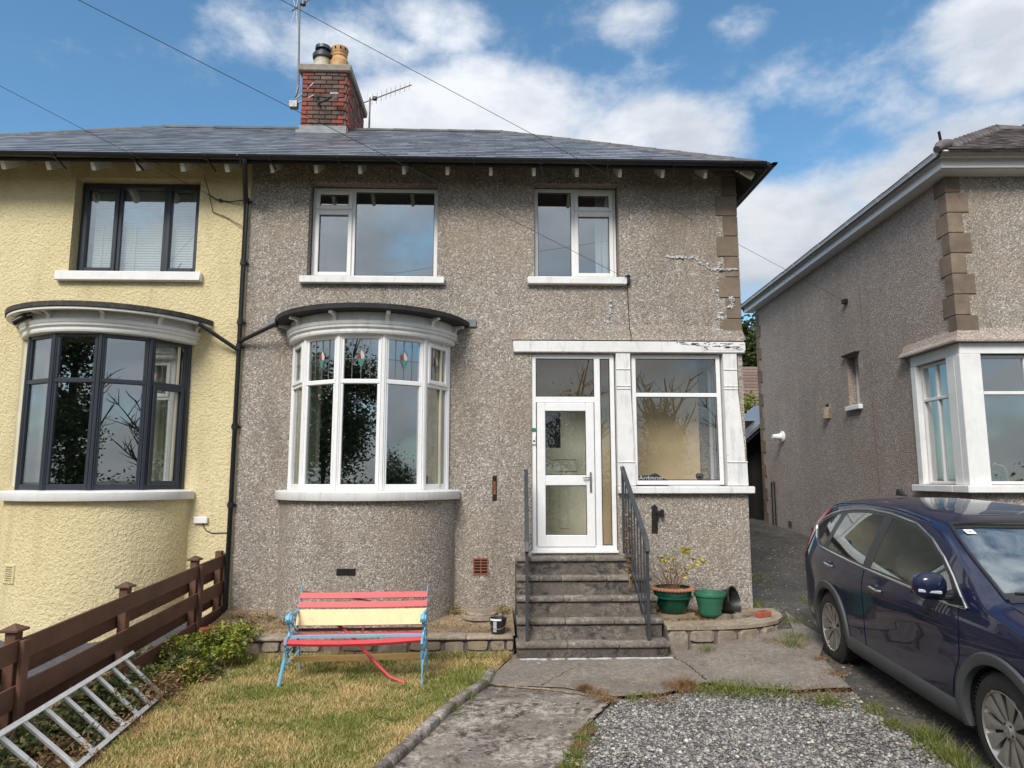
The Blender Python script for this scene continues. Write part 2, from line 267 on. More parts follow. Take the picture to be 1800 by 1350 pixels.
MAT['green_plastic'] = simple('green_plastic', (0.028, 0.15, 0.085), 0.42, var=0.1)
MAT['black_pot'] = simple('dusty_black_plastic', (0.018, 0.018, 0.02), 0.4, var=0.3, dirt=0.35, dirtcol=(0.16, 0.15, 0.14))
MAT['silver'] = simple('silver_tape', (0.55, 0.55, 0.57), 0.4, 0.4)
MAT['filler'] = simple('white_crack_filler', (0.56, 0.57, 0.59), 0.95, var=0.25, scale=30, bump=0.6, dirt=0.9, dirtcol=(0.33, 0.29, 0.25))
MAT['room'] = simple('room_wall', (0.34, 0.33, 0.31), 0.9, var=0.05)
MAT['porch_wall'] = simple('beige_porch_wall', (0.78, 0.62, 0.40), 0.9, var=0.04)
MAT['inner_door'] = simple('pale_green_door_paint', (0.62, 0.63, 0.52), 0.5, var=0.04)
MAT['curtain'] = simple('cream_curtain_cloth', (0.62, 0.58, 0.44), 0.9, var=0.08)
MAT['net'] = simple('white_curtain_cloth', (0.78, 0.80, 0.82), 0.9, var=0.05)
MAT['blind'] = simple('white_blind_slat', (0.86, 0.88, 0.89), 0.5, var=0.03)
MAT['dark_in'] = simple('dark_interior', (0.012, 0.012, 0.013), 0.7, var=0.2)
MAT['void'] = simple('dark_opening', (0.006, 0.006, 0.006), 0.9, var=0.2)
MAT['green_sign'] = simple('green_enamel', (0.01, 0.22, 0.10), 0.4, var=0.1)
MAT['red_glass'] = simple('red_stained_glass', (0.30, 0.04, 0.05), 0.1, var=0.1)
MAT['green_glass'] = simple('green_stained_glass', (0.05, 0.25, 0.18), 0.1, var=0.1)
MAT['milk_glass'] = simple('milky_stained_glass', (0.55, 0.52, 0.46), 0.15, var=0.1)
MAT['navy'] = simple('navy_wood_paint', (0.016, 0.022, 0.04), 0.5, var=0.2)
MAT['sign_slate'] = simple('dark_sign_slate', (0.05, 0.05, 0.052), 0.7, var=0.3)
MAT['white_flat'] = simple('white_lettering', (0.82, 0.82, 0.82), 0.6, var=0.02)
MAT['grey_cloth'] = simple('grey_towel', (0.36, 0.37, 0.41), 0.95, var=0.12)
MAT['wire'] = simple('black_cable_sheath', (0.02, 0.02, 0.022), 0.5, var=0.1)
def glass(name, tint, r0, rough=0.0):
    s = NT(name); s.t.nodes.remove(s.p)
    lw = s.n('ShaderNodeLayerWeight'); lw.inputs[0].default_value = 0.5
    f5 = s.math('POWER', lw.outputs['Facing'], 4.0)
    fac = s.math('ADD', s.math('MULTIPLY', f5, 1 - r0), r0, True)
    t = s.n('ShaderNodeBsdfTransparent'); t.inputs[0].default_value = tint + (1,)
    g = s.n('ShaderNodeBsdfGlossy'); g.inputs[0].default_value = (0.94, 0.97, 1, 1); g.inputs['Roughness'].default_value = rough
    nb = s.n('ShaderNodeBump'); nb.inputs['Strength'].default_value = 0.05; nb.inputs['Distance'].default_value = 0.004; s.l(s.noise(1.6, 2, 0.5), nb.inputs['Height']); s.l(nb.outputs[0], g.inputs['Normal'])
    m = s.n('ShaderNodeMixShader'); s.l(fac, m.inputs[0]); s.l(t.outputs[0], m.inputs[1]); s.l(g.outputs[0], m.inputs[2]); s.l(m.outputs[0], s.o.inputs[0])
    return s.m
MAT['glass'] = glass('window_glass', (0.90, 0.93, 0.92), 0.26)
MAT['glass_porch'] = glass('porch_glass', (0.96, 0.965, 0.96), 0.085)
MAT['glass_car'] = glass('tinted_car_glass', (0.66, 0.74, 0.71), 0.10)
MAT['glass_screen'] = glass('windscreen_glass', (0.75, 0.82, 0.82), 0.22)
s = NT('navy_car_paint'); c = s.ramp(s.noise(900, 2, 0.5), [(0.3, (0.004, 0.007, 0.028)), (0.7, (0.007, 0.012, 0.044))]); MAT['paint'] = s.set(Base_Color=c, Roughness=0.4, Metallic=0.0, Coat_Weight=0.8, Coat_Roughness=0.02, Specular_IOR_Level=0.15)
MAT['clad'] = simple('grey_plastic_cladding', (0.06, 0.064, 0.07), 0.55, var=0.1)
MAT['chrome'] = simple('brushed_chrome', (0.62, 0.62, 0.60), 0.22, 1.0, var=0.05)
MAT['tyre'] = simple('tyre_rubber', (0.02, 0.02, 0.02), 0.75, var=0.2, bump=0.2, dirt=0.3, dirtcol=(0.06, 0.055, 0.05))
MAT['alloy'] = simple('grey_alloy', (0.36, 0.345, 0.33), 0.35, 0.75, var=0.1)
MAT['tail'] = simple('red_lamp_lens', (0.40, 0.008, 0.012), 0.12, var=0.1)
MAT['clear_lens'] = simple('clear_lamp_lens', (0.6, 0.6, 0.62), 0.08, 0.3)
MAT['seat'] = simple('grey_seat_cloth', (0.10, 0.105, 0.11), 0.9, var=0.1)
MAT['ground'] = concrete('rough_ground', (0.06, 0.06, 0.045), (0.11, 0.11, 0.08), (0.18, 0.17, 0.14), (0.04, 0.05, 0.02), 0.4, 0.5, 0.5, 20)
# ---------------------------------------------------------------- mesh helpers
def ident(): return Matrix.Identity(4)
class MB:
    """collects boxes, bars, tubes, prisms and turned shapes; build() links them as one mesh object"""
    def __init__(s): s.v = []; s.f = []
    def add(s, vs, fs, M=None):
        n = len(s.v)
        s.v += [tuple(M @ Vector(p)) if M is not None else tuple(p) for p in vs]
        s.f += [tuple(n + i for i in f) for f in fs]; return s
    def box(s, x0, x1, y0, y1, z0, z1, M=None, bev=0.0):
        if bev <= 0:
            vs = [(x, y, z) for x in (x0, x1) for y in (y0, y1) for z in (z0, z1)]
            return s.add(vs, [(0, 1, 3, 2), (4, 6, 7, 5), (0, 4, 5, 1), (2, 3, 7, 6), (0, 2, 6, 4), (1, 5, 7, 3)], M)
        b = min(bev, abs(x1 - x0) * .45, abs(y1 - y0) * .45, abs(z1 - z0) * .45)
        vs = []; idx = {}
        X, Y, Z = (x0, x1), (y0, y1), (z0, z1)
        for i in (0, 1):
            for j in (0, 1):
                for k in (0, 1):
                    sx, sy, sz = (b if i == 0 else -b), (b if j == 0 else -b), (b if k == 0 else -b)
                    for a in range(3):
                        p = [X[i] + sx, Y[j] + sy, Z[k] + sz]; p[a] = (X[i], Y[j], Z[k])[a]
                        idx[(i, j, k, a)] = len(vs); vs.append(tuple(p))
        fs = []
        for a in range(3):
            o = [q for q in range(3) if q != a]
            for e in (0, 1):
                loop = []
                for (u, t) in ((0, 0), (1, 0), (1, 1), (0, 1)):
                    c = [0, 0, 0]; c[a] = e; c[o[0]] = u; c[o[1]] = t; loop.append(idx[tuple(c) + (a,)])
                fs.append(tuple(loop))
        for a in range(3):
            o = [q for q in range(3) if q != a]
            for u in (0, 1):
                for t in (0, 1):
                    c0 = [0, 0, 0]; c0[o[0]] = u; c0[o[1]] = t; c1 = list(c0); c0[a] = 0; c1[a] = 1
                    fs.append((idx[tuple(c0) + (o[0],)], idx[tuple(c1) + (o[0],)], idx[tuple(c1) + (o[1],)], idx[tuple(c0) + (o[1],)]))
        for i in (0, 1):
            for j in (0, 1):
                for k in (0, 1): fs.append(tuple(idx[(i, j, k, a)] for a in range(3)))
        return s.add(vs, fs, M)
    def bar(s, a, b, w, h, up=(0, 0, 1), bev=0.0):
        a, b = Vector(a), Vector(b); d = b - a; L_ = d.length; d.normalize(); u = Vector(up); sx = d.cross(u)
        if sx.length < 1e-4: sx = d.cross(Vector((1, 0, 0)))
        sx.normalize(); u = sx.cross(d)
        M = Matrix((sx, d, u)).transposed().to_4x4(); M.translation = a
        return s.box(-w / 2, w / 2, 0, L_, -h / 2, h / 2, M, bev)
    def tube(s, pts, r, n=8, cap=True, flat=1.0, up=(0, 0, 1)):
        pts = [Vector(p) for p in pts]; m = len(pts); rs = r if isinstance(r, (list, tuple)) else [r] * m
        vs = []; fs = []
        for i, p in enumerate(pts):
            d = (pts[min(i + 1, m - 1)] - pts[max(i - 1, 0)]).normalized(); u = Vector(up); sx = d.cross(u)
            if sx.length < 1e-3: sx = d.cross(Vector((1, 0.01, 0)))
            sx.normalize(); u = sx.cross(d)
            for k in range(n):
                t = 2 * math.pi * k / n; vs.append(p + sx * (rs[i] * math.cos(t) * flat) + u * (rs[i] * math.sin(t)))
        for i in range(m - 1):
            for k in range(n): fs.append((i * n + k, i * n + (k + 1) % n, (i + 1) * n + (k + 1) % n, (i + 1) * n + k))
        if cap: fs.append(tuple(range(n))[::-1]); fs.append(tuple((m - 1) * n + k for k in range(n)))
        return s.add(vs, fs)
    def lathe(s, prof, n=24, c=(0, 0, 0), M=None, wob=None, cap=False):
        vs = []; fs = []; m = len(prof)
        for (r, z) in prof:
            for k in range(n):
                t = 2 * math.pi * k / n; q = r if wob is None else wob(r, z, k)
                vs.append((c[0] + q * math.cos(t), c[1] + q * math.sin(t), c[2] + z))
        for i in range(m - 1):
            for k in range(n): fs.append((i * n + k, i * n + (k + 1) % n, (i + 1) * n + (k + 1) % n, (i + 1) * n + k))
        if cap and prof[0][0] > 1e-5: fs.append(tuple(range(n))[::-1])
        if cap and prof[-1][0] > 1e-5: fs.append(tuple((m - 1) * n + k for k in range(n)))
        return s.add(vs, fs, M)
    def prism(s, poly, a, b, axis='y', M=None):
        """poly in the plane across axis, pushed from a to b along it"""
        n = len(poly)
        def P(u, v, t): return {'y': (u, t, v), 'x': (t, u, v), 'z': (u, v, t)}[axis]
        vs = [P(u, v, a) for u, v in poly] + [P(u, v, b) for u, v in poly]
        fs = [tuple(range(n)), tuple(range(2 * n - 1, n - 1, -1))] + [(i, n + i, n + (i + 1) % n, (i + 1) % n) for i in range(n)]
        return s.add(vs, fs, M)
    def slabarc(s, c, r0, r1, a0, a1, z0, z1, n=24):
        """part of a ring about c in plan between radii r0 < r1"""
        vs = []; fs = []
        for i in range(n + 1):
            t = a0 + (a1 - a0) * i / n; cs, sn = math.sin(t), -math.cos(t)
            for r, z in ((r0, z0), (r1, z0), (r1, z1), (r0, z1)): vs.append((c[0] + r * cs, c[1] + r * sn, z))
        for i in range(n):
            for k in range(4): fs.append((i * 4 + k, i * 4 + (k + 1) % 4, (i + 1) * 4 + (k + 1) % 4, (i + 1) * 4 + k))
        fs.append((0, 1, 2, 3)); fs.append((n * 4 + 3, n * 4 + 2, n * 4 + 1, n * 4)); return s.add(vs, fs)
    def arcprofile(s, c, prof, a0, a1, n=28):
        """a closed moulding profile [(r, z)...] swept round c in plan"""
        m = len(prof); vs = []; fs = []
        for i in range(n + 1):
            t = a0 + (a1 - a0) * i / n
            for r, z in prof: vs.append((c[0] + r * math.sin(t), c[1] - r * math.cos(t), z))
        for i in range(n):
            for k in range(m): fs.append((i * m + k, i * m + (k + 1) % m, (i + 1) * m + (k + 1) % m, (i + 1) * m + k))
        fs.append(tuple(range(m))); fs.append(tuple(n * m + k for k in range(m))[::-1]); return s.add(vs, fs)
    def mesh(s, name, m, org=(0, 0, 0), smooth=None):
        me = bpy.data.meshes.new(name); o = Vector(org)
        me.from_pydata([(p[0] - o.x, p[1] - o.y, p[2] - o.z) for p in s.v], [], s.f)
        bm = bmesh.new(); bm.from_mesh(me); bmesh.ops.recalc_face_normals(bm, faces=bm.faces); bm.to_mesh(me); bm.free()
        me.materials.append(MAT[m] if isinstance(m, str) else m)
        if smooth is not None:
            me.polygons.foreach_set('use_smooth', [True] * len(me.polygons)); me.set_sharp_from_angle(angle=R(smooth))
        me.update(); return me
    def build(s, name, m, parent=None, smooth=None, **k):
        """vertices are given in world places; they are stored about the parent thing's base"""
        org = wloc(parent) if parent is not None else Vector((0, 0, 0))
        return link(name, s.mesh(name, m, org, smooth), parent, **k)
    def local(s, name, m, parent=None, smooth=None, **k): return link(name, s.mesh(name, m, (0, 0, 0), smooth), parent, **k)
def wloc(o):
    v = Vector((0, 0, 0))
    while o is not None: v += o.location; o = o.parent
    return v
def link(name, me, parent=None, label=None, cat=None, group=None, kind=None, loc=None, rot=None):
    o = bpy.data.objects.new(name, me); COL.objects.link(o)
    if parent is not None: o.parent = parent
    if loc is not None: o.location = loc
    if rot is not None: o.rotation_euler = rot
    tag(o, label, cat, group, kind); return o
def tag(o, label=None, cat=None, group=None, kind=None):
    for a, b in (('label', label), ('category', cat), ('group', group), ('kind', kind)):
        if b: o[a] = b
    return o
def thing(name, label, cat, loc=(0, 0, 0), rz=0.0, group=None):
    o = bpy.data.objects.new(name, None); COL.objects.link(o); o.location = loc; o.rotation_euler = (0, 0, rz); o.empty_display_size = 0.2
    return tag(o, label, cat, group)
def kids(o): return [c for c in bpy.data.objects if c.parent == o]
def copy_tree(o, parent=None):
    c = o.copy(); COL.objects.link(c)
    if parent is not None: c.parent = parent
    for ch in kids(o): copy_tree(ch, c)
    return c
def npmesh(name, V, F, m, parent=None, **k):
    """big meshes from arrays: V (n,3), F (k,3 or 4)"""
    me = bpy.data.meshes.new(name); F = np.asarray(F, dtype=np.int32); V = np.asarray(V, dtype=np.float32); q = F.shape[1]
    if parent is not None: V = V - np.array(wloc(parent), dtype=np.float32)
    me.vertices.add(len(V)); me.vertices.foreach_set('co', V.ravel()); me.loops.add(F.size); me.loops.foreach_set('vertex_index', F.ravel())
    me.polygons.add(len(F)); me.polygons.foreach_set('loop_start', np.arange(0, F.size, q, dtype=np.int32)); me.update(calc_edges=True); me.validate()
    me.materials.append(MAT[m]); return link(name, me, parent, **k)
def leaves(C, size, rng, up=0.5, droop=0.0, aspect=0.6, fold=0.25):
    """one folded leaf of six corners at each place of C"""
    n = len(C); d = rng.normal(size=(n, 3)); d[:, 2] *= 0.6; d[:, 2] -= droop; d /= np.linalg.norm(d, axis=1)[:, None]
    nn = rng.normal(size=(n, 3)); nn[:, 2] = np.abs(nn[:, 2]) + up; sx = np.cross(d, nn); sx /= np.linalg.norm(sx, axis=1)[:, None] + 1e-9; nn = np.cross(sx, d)
    s = size * rng.uniform(0.6, 1.25, n)[:, None]; a = aspect * s * 0.5
    P = np.stack([C, C + d * s * .45 + sx * a + nn * a * fold, C + d * s, C + d * s * .45 - sx * a + nn * a * fold], 1)
    V = P.reshape(-1, 3); b = np.arange(n)[:, None] * 4
    F = np.concatenate([np.concatenate([b, b + 1, b + 2], 1), np.concatenate([b, b + 2, b + 3], 1)]); return V, F
def inpoly(P, poly):
    x, y = P[:, 0], P[:, 1]; r = np.zeros(len(P), bool); n = len(poly)
    for i in range(n):
        (x1, y1), (x2, y2) = poly[i], poly[(i + 1) % n]
        c = ((y1 > y) != (y2 > y)) & (x < (x2 - x1) * (y - y1) / (y2 - y1 + 1e-12) + x1); r ^= c
    return r

def stones(P, size, rng, flat=.6):
    bm = bmesh.new(); bmesh.ops.create_icosphere(bm, subdivisions=1, radius=1); bv = np.array([v.co[:] for v in bm.verts]); bf = np.array([[v.index for v in f.verts] for f in bm.faces]); bm.free()
    n = len(P); s_ = size * np.clip(rng.lognormal(-.15, .42, n), .35, 2.3); sc3 = np.stack([s_, s_ * rng.uniform(.6, 1, n), s_ * flat * rng.uniform(.6, 1.1, n)], 1)
    V = bv[None] * (1 + .28 * rng.normal(size=(n, len(bv), 1)).clip(-1.5, 1.5)) * sc3[:, None]; a = rng.uniform(0, 2 * np.pi, n); c, s = np.cos(a)[:, None], np.sin(a)[:, None]
    X = V[..., 0] * c - V[..., 1] * s; Y = V[..., 0] * s + V[..., 1] * c; V = np.stack([X, Y, V[..., 2]], -1) + P[:, None]
    F = bf[None] + (np.arange(n) * len(bv))[:, None, None]; return V.reshape(-1, 3), F.reshape(-1, 3)

# ---------------------------------------------------------------- lie of the land
def drive_z(y): return float(np.interp(y, [4.5, 7.2, 8.6, 9.2, 9.7, 13.4, 18, 40], [.12, .18, .18, .22, .31, .72, 1.0, 1.6]))
def G(x, y):
    t = min(1, max(0, (x - 1.9) / 1.6)); t = t * t * (3 - 2 * t)
    return t * drive_z(y)
def patch(name, poly, dz, m, kind='structure', res=0.22, rough=0.0, fn=G, label=None, thick=0.0):
    bm = bmesh.new(); bm.faces.new([bm.verts.new((x, y, 0)) for x, y in poly])
    xs = [p[0] for p in poly]; ys = [p[1] for p in poly]
    for ax, lo, hi in ((0, min(xs), max(xs)), (1, min(ys), max(ys))):
        k = lo + res
        while k < hi:
            no = (1, 0, 0) if ax == 0 else (0, 1, 0); bmesh.ops.bisect_plane(bm, geom=bm.verts[:] + bm.edges[:] + bm.faces[:], plane_co=Vector(no) * k, plane_no=no); k += res
    for v in bm.verts:
        v.co.z = fn(v.co.x, v.co.y) + dz + rough * (math.sin(v.co.x * 7.1 + 1.3 * math.sin(v.co.y * 5)) * math.cos(v.co.y * 6.3))
    bmesh.ops.recalc_face_normals(bm, faces=bm.faces)
    if bm.faces[0].normal.z < 0: bmesh.ops.reverse_faces(bm, faces=bm.faces)
    if thick:
        r = bmesh.ops.extrude_face_region(bm, geom=bm.faces[:]); vv = [e for e in r['geom'] if isinstance(e, bmesh.types.BMVert)]
        bmesh.ops.translate(bm, verts=vv, vec=(0, 0, -thick)); bmesh.ops.recalc_face_normals(bm, faces=bm.faces)
    me = bpy.data.meshes.new(name); bm.to_mesh(me); bm.free(); me.materials.append(MAT[m]); me.polygons.foreach_set('use_smooth', [not thick] * len(me.polygons))
    return link(name, me, None, kind=kind, label=label)

# one ground sheet out to the horizon, fine near the houses
xs = [-400, -120, -50, -25] + [-16 + i for i in range(37)] + [30, 50, 120, 400]
ys = [-400, -120, -50, -25] + [-12 + i for i in range(43)] + [40, 70, 130, 400]
V = []; F = []
for y in ys:
    for x in xs: V.append((x, y, (G(x, y) if y < 42 else 1.6) - 0.08))
nx = len(xs)
for j in range(len(ys) - 1):
    for i in range(nx - 1): F.append((j * nx + i, j * nx + i + 1, (j + 1) * nx + i + 1, (j + 1) * nx + i))
npmesh('ground', V, F, 'ground', kind='structure')
patch('road', [(-90, -9.5), (-90, -3.5), (90, -3.5), (90, -9.5)], -0.02, 'tarmac', res=30, fn=lambda x, y: 0)
PATH_L = [(0.27, 8.42), (0.06, 7.78), (0.0, 7.37), (-0.30, 6.68), (-0.52, 5.92), (-0.69, 5.38), (-0.93, 4.5), (-1.25, 3.2), (-1.6, 1.8)]
PATH_R = [(1.18, 6.93), (1.10, 6.76), (0.91, 6.39), (0.74, 6.01), (0.61, 5.65), (0.51, 5.34), (0.34, 4.7), (0.0, 3.4), (-0.4, 1.8)]
DRIVE_L = [(3.50, 7.66), (3.39, 7.07), (3.28, 6.54), (3.20, 6.03), (3.175, 5.5), (3.17, 5.1), (3.18, 4.6), (3.2, 3.4), (3.2, 1.8)]
patch('concrete_path', PATH_L[:] + PATH_R[::-1], 0.0, 'path', rough=0.003)
patch('concrete_apron', [(0.27, 8.6), (2.3, 8.6), (3.75, 8.9), (3.95, 9.6), (3.98, 8.5), (3.50, 7.66), (3.28, 6.60), (2.83, 6.72), (2.43, 7.06), (2.16, 7.34), (1.66, 7.03), (1.185, 6.935), (0.74, 7.24), (0.0, 7.37), (0.06, 7.78), (0.25, 8.38)], 0.012, 'apron', rough=0.003)
patch('gravel_bed', [(1.18, 6.93)] + PATH_R[1:] + DRIVE_L[::-1][:7] + [(2.83, 6.72), (2.43, 7.06), (2.16, 7.34), (1.66, 7.03)], -0.014, 'gravel_bed', rough=0.006)
patch('driveway', [(3.56, 9.9), (3.56, 8.9), (3.95, 8.6)] + DRIVE_L + [(9, 1.8), (9, 9.7), (6.62, 9.7), (6.85, 17.5), (6.9, 24), (3.56, 24)], -0.004, 'tarmac', rough=0.004)
patch('lawn', [(-3.46, 8.56), (0.27, 8.56)] + PATH_L[1:] + [(-3.46, 1.8)], 0.012, 'lawn', rough=0.008)
def left_z(x, y): return float(np.interp(y, [4, 8.5, 9.7], [0.02, 0.10, 0.18]))
patch('slate_chipping_bed', [(-3.62, 10.0), (-14, 10.0), (-14, 7.1), (-3.62, 7.1)], 0.0, 'chips', fn=left_z, rough=0.01)
patch('neighbour_lawn', [(-3.62, 7.1), (-14, 7.1), (-14, 1.8), (-3.62, 1.8)], 0.0, 'lawn', fn=left_z)
def terr_l(x, y): return float(np.interp(y, [8.5, 9.0, 9.75], [0.225, 0.25, 0.36])) + 0.012 * math.sin(x * 5) * (1 if y > 8.95 else 0)
patch('terrace_soil', [(-3.44, 9.8), (-3.44, 8.62), (0.30, 8.62), (0.30, 9.8)], -0.012, 'soil', fn=terr_l, res=0.12, rough=0.01)
k_ = MB()
for a, b in zip(PATH_L[1:], PATH_L[2:]):
    for q in range(2):
        t0, t1 = q / 2 + 0.008, (q + 1) / 2 - 0.008
        p0 = Vector((a[0] + (b[0] - a[0]) * t0 - 0.045, a[1] + (b[1] - a[1]) * t0, 0.012)); p1 = Vector((a[0] + (b[0] - a[0]) * t1 - 0.045, a[1] + (b[1] - a[1]) * t1, 0.012 + rnd.uniform(-.006, .006)))
        k_.bar(p0, p1, 0.09, 0.11, bev=0.014)
k_.build('path_kerb', 'path', kind='structure', smooth=50)

# ---------------------------------------------------------------- building helpers
def wall_grid(m, x0, x1, z0, z1, y0, y1, holes):
    """a wall facing -Y between y0 (outer) and y1 (inner), with rectangular openings (xa, xb, za, zb)"""
    X = sorted({x0, x1} | {h[0] for h in holes} | {h[1] for h in holes}); Z = sorted({z0, z1} | {h[2] for h in holes} | {h[3] for h in holes})
    X = [v for v in X if x0 <= v <= x1]; Z = [v for v in Z if z0 <= v <= z1]
    def hole(cx, cz): return any(h[0] < cx < h[1] and h[2] < cz < h[3] for h in holes)
    nX, nZ = len(X), len(Z); n = len(m.v)
    for y in (y0, y1):
        for z in Z:
            for x in X: m.v.append((x, y, z))
    def I(i, k, s): return n + s * nX * nZ + k * nX + i
    solid = {(i, k): not hole((X[i] + X[i + 1]) / 2, (Z[k] + Z[k + 1]) / 2) for i in range(nX - 1) for k in range(nZ - 1)}
    for (i, k), so_ in solid.items():
        if not so_: continue
        m.f.append((I(i, k, 0), I(i + 1, k, 0), I(i + 1, k + 1, 0), I(i, k + 1, 0))); m.f.append((I(i, k, 1), I(i, k + 1, 1), I(i + 1, k + 1, 1), I(i + 1, k, 1)))
        for (di, dk, e) in ((-1, 0, ((i, k), (i, k + 1))), (1, 0, ((i + 1, k), (i + 1, k + 1))), (0, -1, ((i, k), (i + 1, k))), (0, 1, ((i, k + 1), (i + 1, k + 1)))):
            if not solid.get((i + di, k + dk), False):
                (a, b), (c, d) = e; m.f.append((I(a, b, 0), I(c, d, 0), I(c, d, 1), I(a, b, 1)))
    return m
def frame_bars(m, x0, x1, z0, z1, y0, y1, w, M=None, bev=0.006, wb=None):
    wb = wb or w
    m.box(x0, x0 + w, y0, y1, z0, z1, M, bev); m.box(x1 - w, x1, y0, y1, z0, z1, M, bev)
    m.box(x0 + w + .0005, x1 - w - .0005, y0 + .001, y1 - .001, z0, z0 + wb, M, bev); m.box(x0 + w + .0005, x1 - w - .0005, y0 + .001, y1 - .001, z1 - w, z1, M, bev)
def T(org, ang):
    """x along the face, y into the building, turned ang about the upright"""
    M = Matrix.Rotation(ang, 4, 'Z'); M.translation = Vector(org); return M
def window(house, x0, x1, z0, z1, y, frame, cells, m='upvc', gl='glass', w=0.055, M=None, label=None, name='window', gaps=True):
    """cells: (xa, xb, za, zb, opens) inside the frame; the frame is the part, sashes and panes are its pieces"""
    f = MB(); frame_bars(f, x0, x1, z0, z1, y, y + 0.07, w, M)
    for (a, b, c, d) in frame: f.box(a, b, y + .0015, y + .0685, c, d, M, 0.006)
    win = f.build(name, m, house, smooth=35, label=label)
    for (a, b, c, d, op) in cells:
        g0 = 0.0
        if op:
            q = MB(); frame_bars(q, a - .016, b + .016, c - .016, d + .016, y - 0.022, y + 0.035, 0.062, M, 0.008); q.build('sash', m, win, smooth=35); g0 = 0.046
        p = MB(); p.box(a + g0 - .004, b - g0 + .004, y + 0.022, y + 0.028, c + g0 - .004, d - g0 + .004, M); p.build('pane', gl, win)
        gk = MB(); frame_bars(gk, a + g0 - .002, b - g0 + .002, c + g0 - .002, d - g0 + .002, y + 0.010, y + 0.021, 0.009, M, 0.0)
        if gaps: gk.build('gasket', 'black_plastic', win)
    return win
def bay(house, cx, cy, m, roofm, paint, motif, z_sill=1.905, z_top=3.885, z_roof=4.16):
    C = (cx, cy); n5 = [-60, -30, 0, 30, 60]; rf = 1.11; hb = R(15)
    bw = MB(); bw.slabarc(C, 1.0, 1.20, R(-78), R(78), -0.1, z_sill - 0.125, 40); base = bw.build('bay_wall', 'dash' if motif else 'cream', house, smooth=30)
    sl_ = MB(); ang = math.acos((9.70 - cy) / -1.27) if cy > 9.7 else R(80)
    sl_.arcprofile(C, [(0.98, z_sill - .12), (1.27, z_sill - .125), (1.275, z_sill - .118), (1.275, z_sill - .022), (1.265, z_sill - .012), (0.98, z_sill + .012)], -R(77), R(77), 40); 
    b = MB()
    for k in range(6):                                              # posts where the lights meet
        t = R(-75 + 30 * k); c_, s_ = math.cos(t), math.sin(t); M = T((cx + rf * s_, cy - rf * c_, 0), t)
        b.box(-.022, .022, -.012, .075, z_sill, z_top, M, .008); b.box(-.042, -.024, -.002, .07, z_sill, z_top, M, .006); b.box(.024, .042, -.002, .07, z_sill, z_top, M, .006)
    ap = rf * math.cos(hb); half = rf * math.sin(hb)
    bayp = b.build('bay_window', m, house, smooth=35)
    sl_.build('sill', 'white_paint' if motif else 'white_fresh', bayp, smooth=40)
    zt = 3.275
    for k, a in enumerate(n5):
        t = R(a); M = T((cx + ap * math.sin(t), cy - ap * math.cos(t), 0), t)
        f = MB(); e = half - 0.038; side = abs(a) == 60
        f.box(-e, e, 0, .07, z_sill, z_sill + .075, M, .006); f.box(-e, e, 0, .07, z_top - .06, z_top, M, .006); f.box(-e, e, -.006, .07, zt - .03, zt + .03, M, .008)
        f.box(-e, -e + .035, 0.001, .069, z_sill + .075, zt - .03, M, .006); f.box(e - .035, e, 0.001, .069, z_sill + .075, zt - .03, M, .006)
        f.box(-e, -e + .035, 0.001, .069, zt + .03, z_top - .06, M, .006); f.box(e - .035, e, 0.001, .069, zt + .03, z_top - .06, M, .006)
        f.build('light_frame', m, bayp, smooth=35)
        lower = (z_sill + .075, zt - .03); upper = (zt + .03, z_top - .06); g = e - .035
        for (za, zb), up in ((lower, 0), (upper, 1)):
            sash = (side and up and motif) or (not motif and a == 60 and not up)
            gi_ = 0.0
            if sash: q = MB(); frame_bars(q, -g - .014, g + .014, za - .014, zb + .014, -.024, .03, .055, M, .008); q.build('sash', m, bayp, smooth=35); gi_ = .04
            p = MB(); p.box(-g + gi_ - .003, g - gi_ + .003, .024, .030, za + gi_ - .003, zb - gi_ + .003, M); p.build('pane', 'glass', bayp)
            if motif and up:
                d = MB(); G2 = g - gi_; y0, y1 = .0165, .0235; zm = za + gi_ + (zb - za - 2 * gi_) * .5; hh = .0028; w1 = G2 * .28
                for x in (-w1 * 1.9, w1 * 1.9): d.box(x - hh, x + hh, y0, y1, za + gi_, zb - gi_, M)
                d.box(-G2, G2, y0 - .001, y1, zm - hh, zm + hh, M); d.box(-hh, hh, y0, y1, zm + .13, zb - gi_, M); d.box(-hh, hh, y0, y1, za + gi_, zm - .10, M)
                sc_ = G2 / .2 * .8 if side else .84
                arc = [(-.055 * math.sin(math.pi * i / 8) ** .8 * (1 if i < 8 else 0) * sc_, zm + .13 * i / 8) for i in range(9)]
                for sg in (-1, 1):
                    for (xa, zaa), (xb, zbb) in zip(arc, arc[1:]): d.bar(M @ Vector((sg * xa, .02, zaa)), M @ Vector((sg * xb, .02, zbb)), .006, .006)
                    d.bar(M @ Vector((sg * .058 * sc_, .02, zm)), M @ Vector((0, .02, zm - .11)), .006, .006)
                d.build('lead_came', 'lead', bayp)
                MB().prism([(-.056 * sc_, zm - .003), (.056 * sc_, zm - .003), (.028 * sc_, zm - .035), (0, zm - .105), (-.028 * sc_, zm - .035)], .013, .016, 'y', M).build('green_glass', 'green_glass', bayp)
                MB().prism([(-.004, zm + .003), (-.05 * sc_, zm + .003), (-.054 * sc_, zm + .04), (-.036 * sc_, zm + .08), (-.014 * sc_, zm + .06)], .013, .016, 'y', M).build('red_glass', 'red_glass', bayp)
                MB().prism([(.0, zm + .004), (.046 * sc_, zm + .004), (.05 * sc_, zm + .045), (.03 * sc_, zm + .085), (0, zm + .12), (-.012 * sc_, zm + .075)], .013, .015, 'y', M).build('milky_glass', 'milk_glass', bayp)
    # moulded head, frieze, brackets and flat roof
    aw = R(79)
    h = MB(); z = z_top
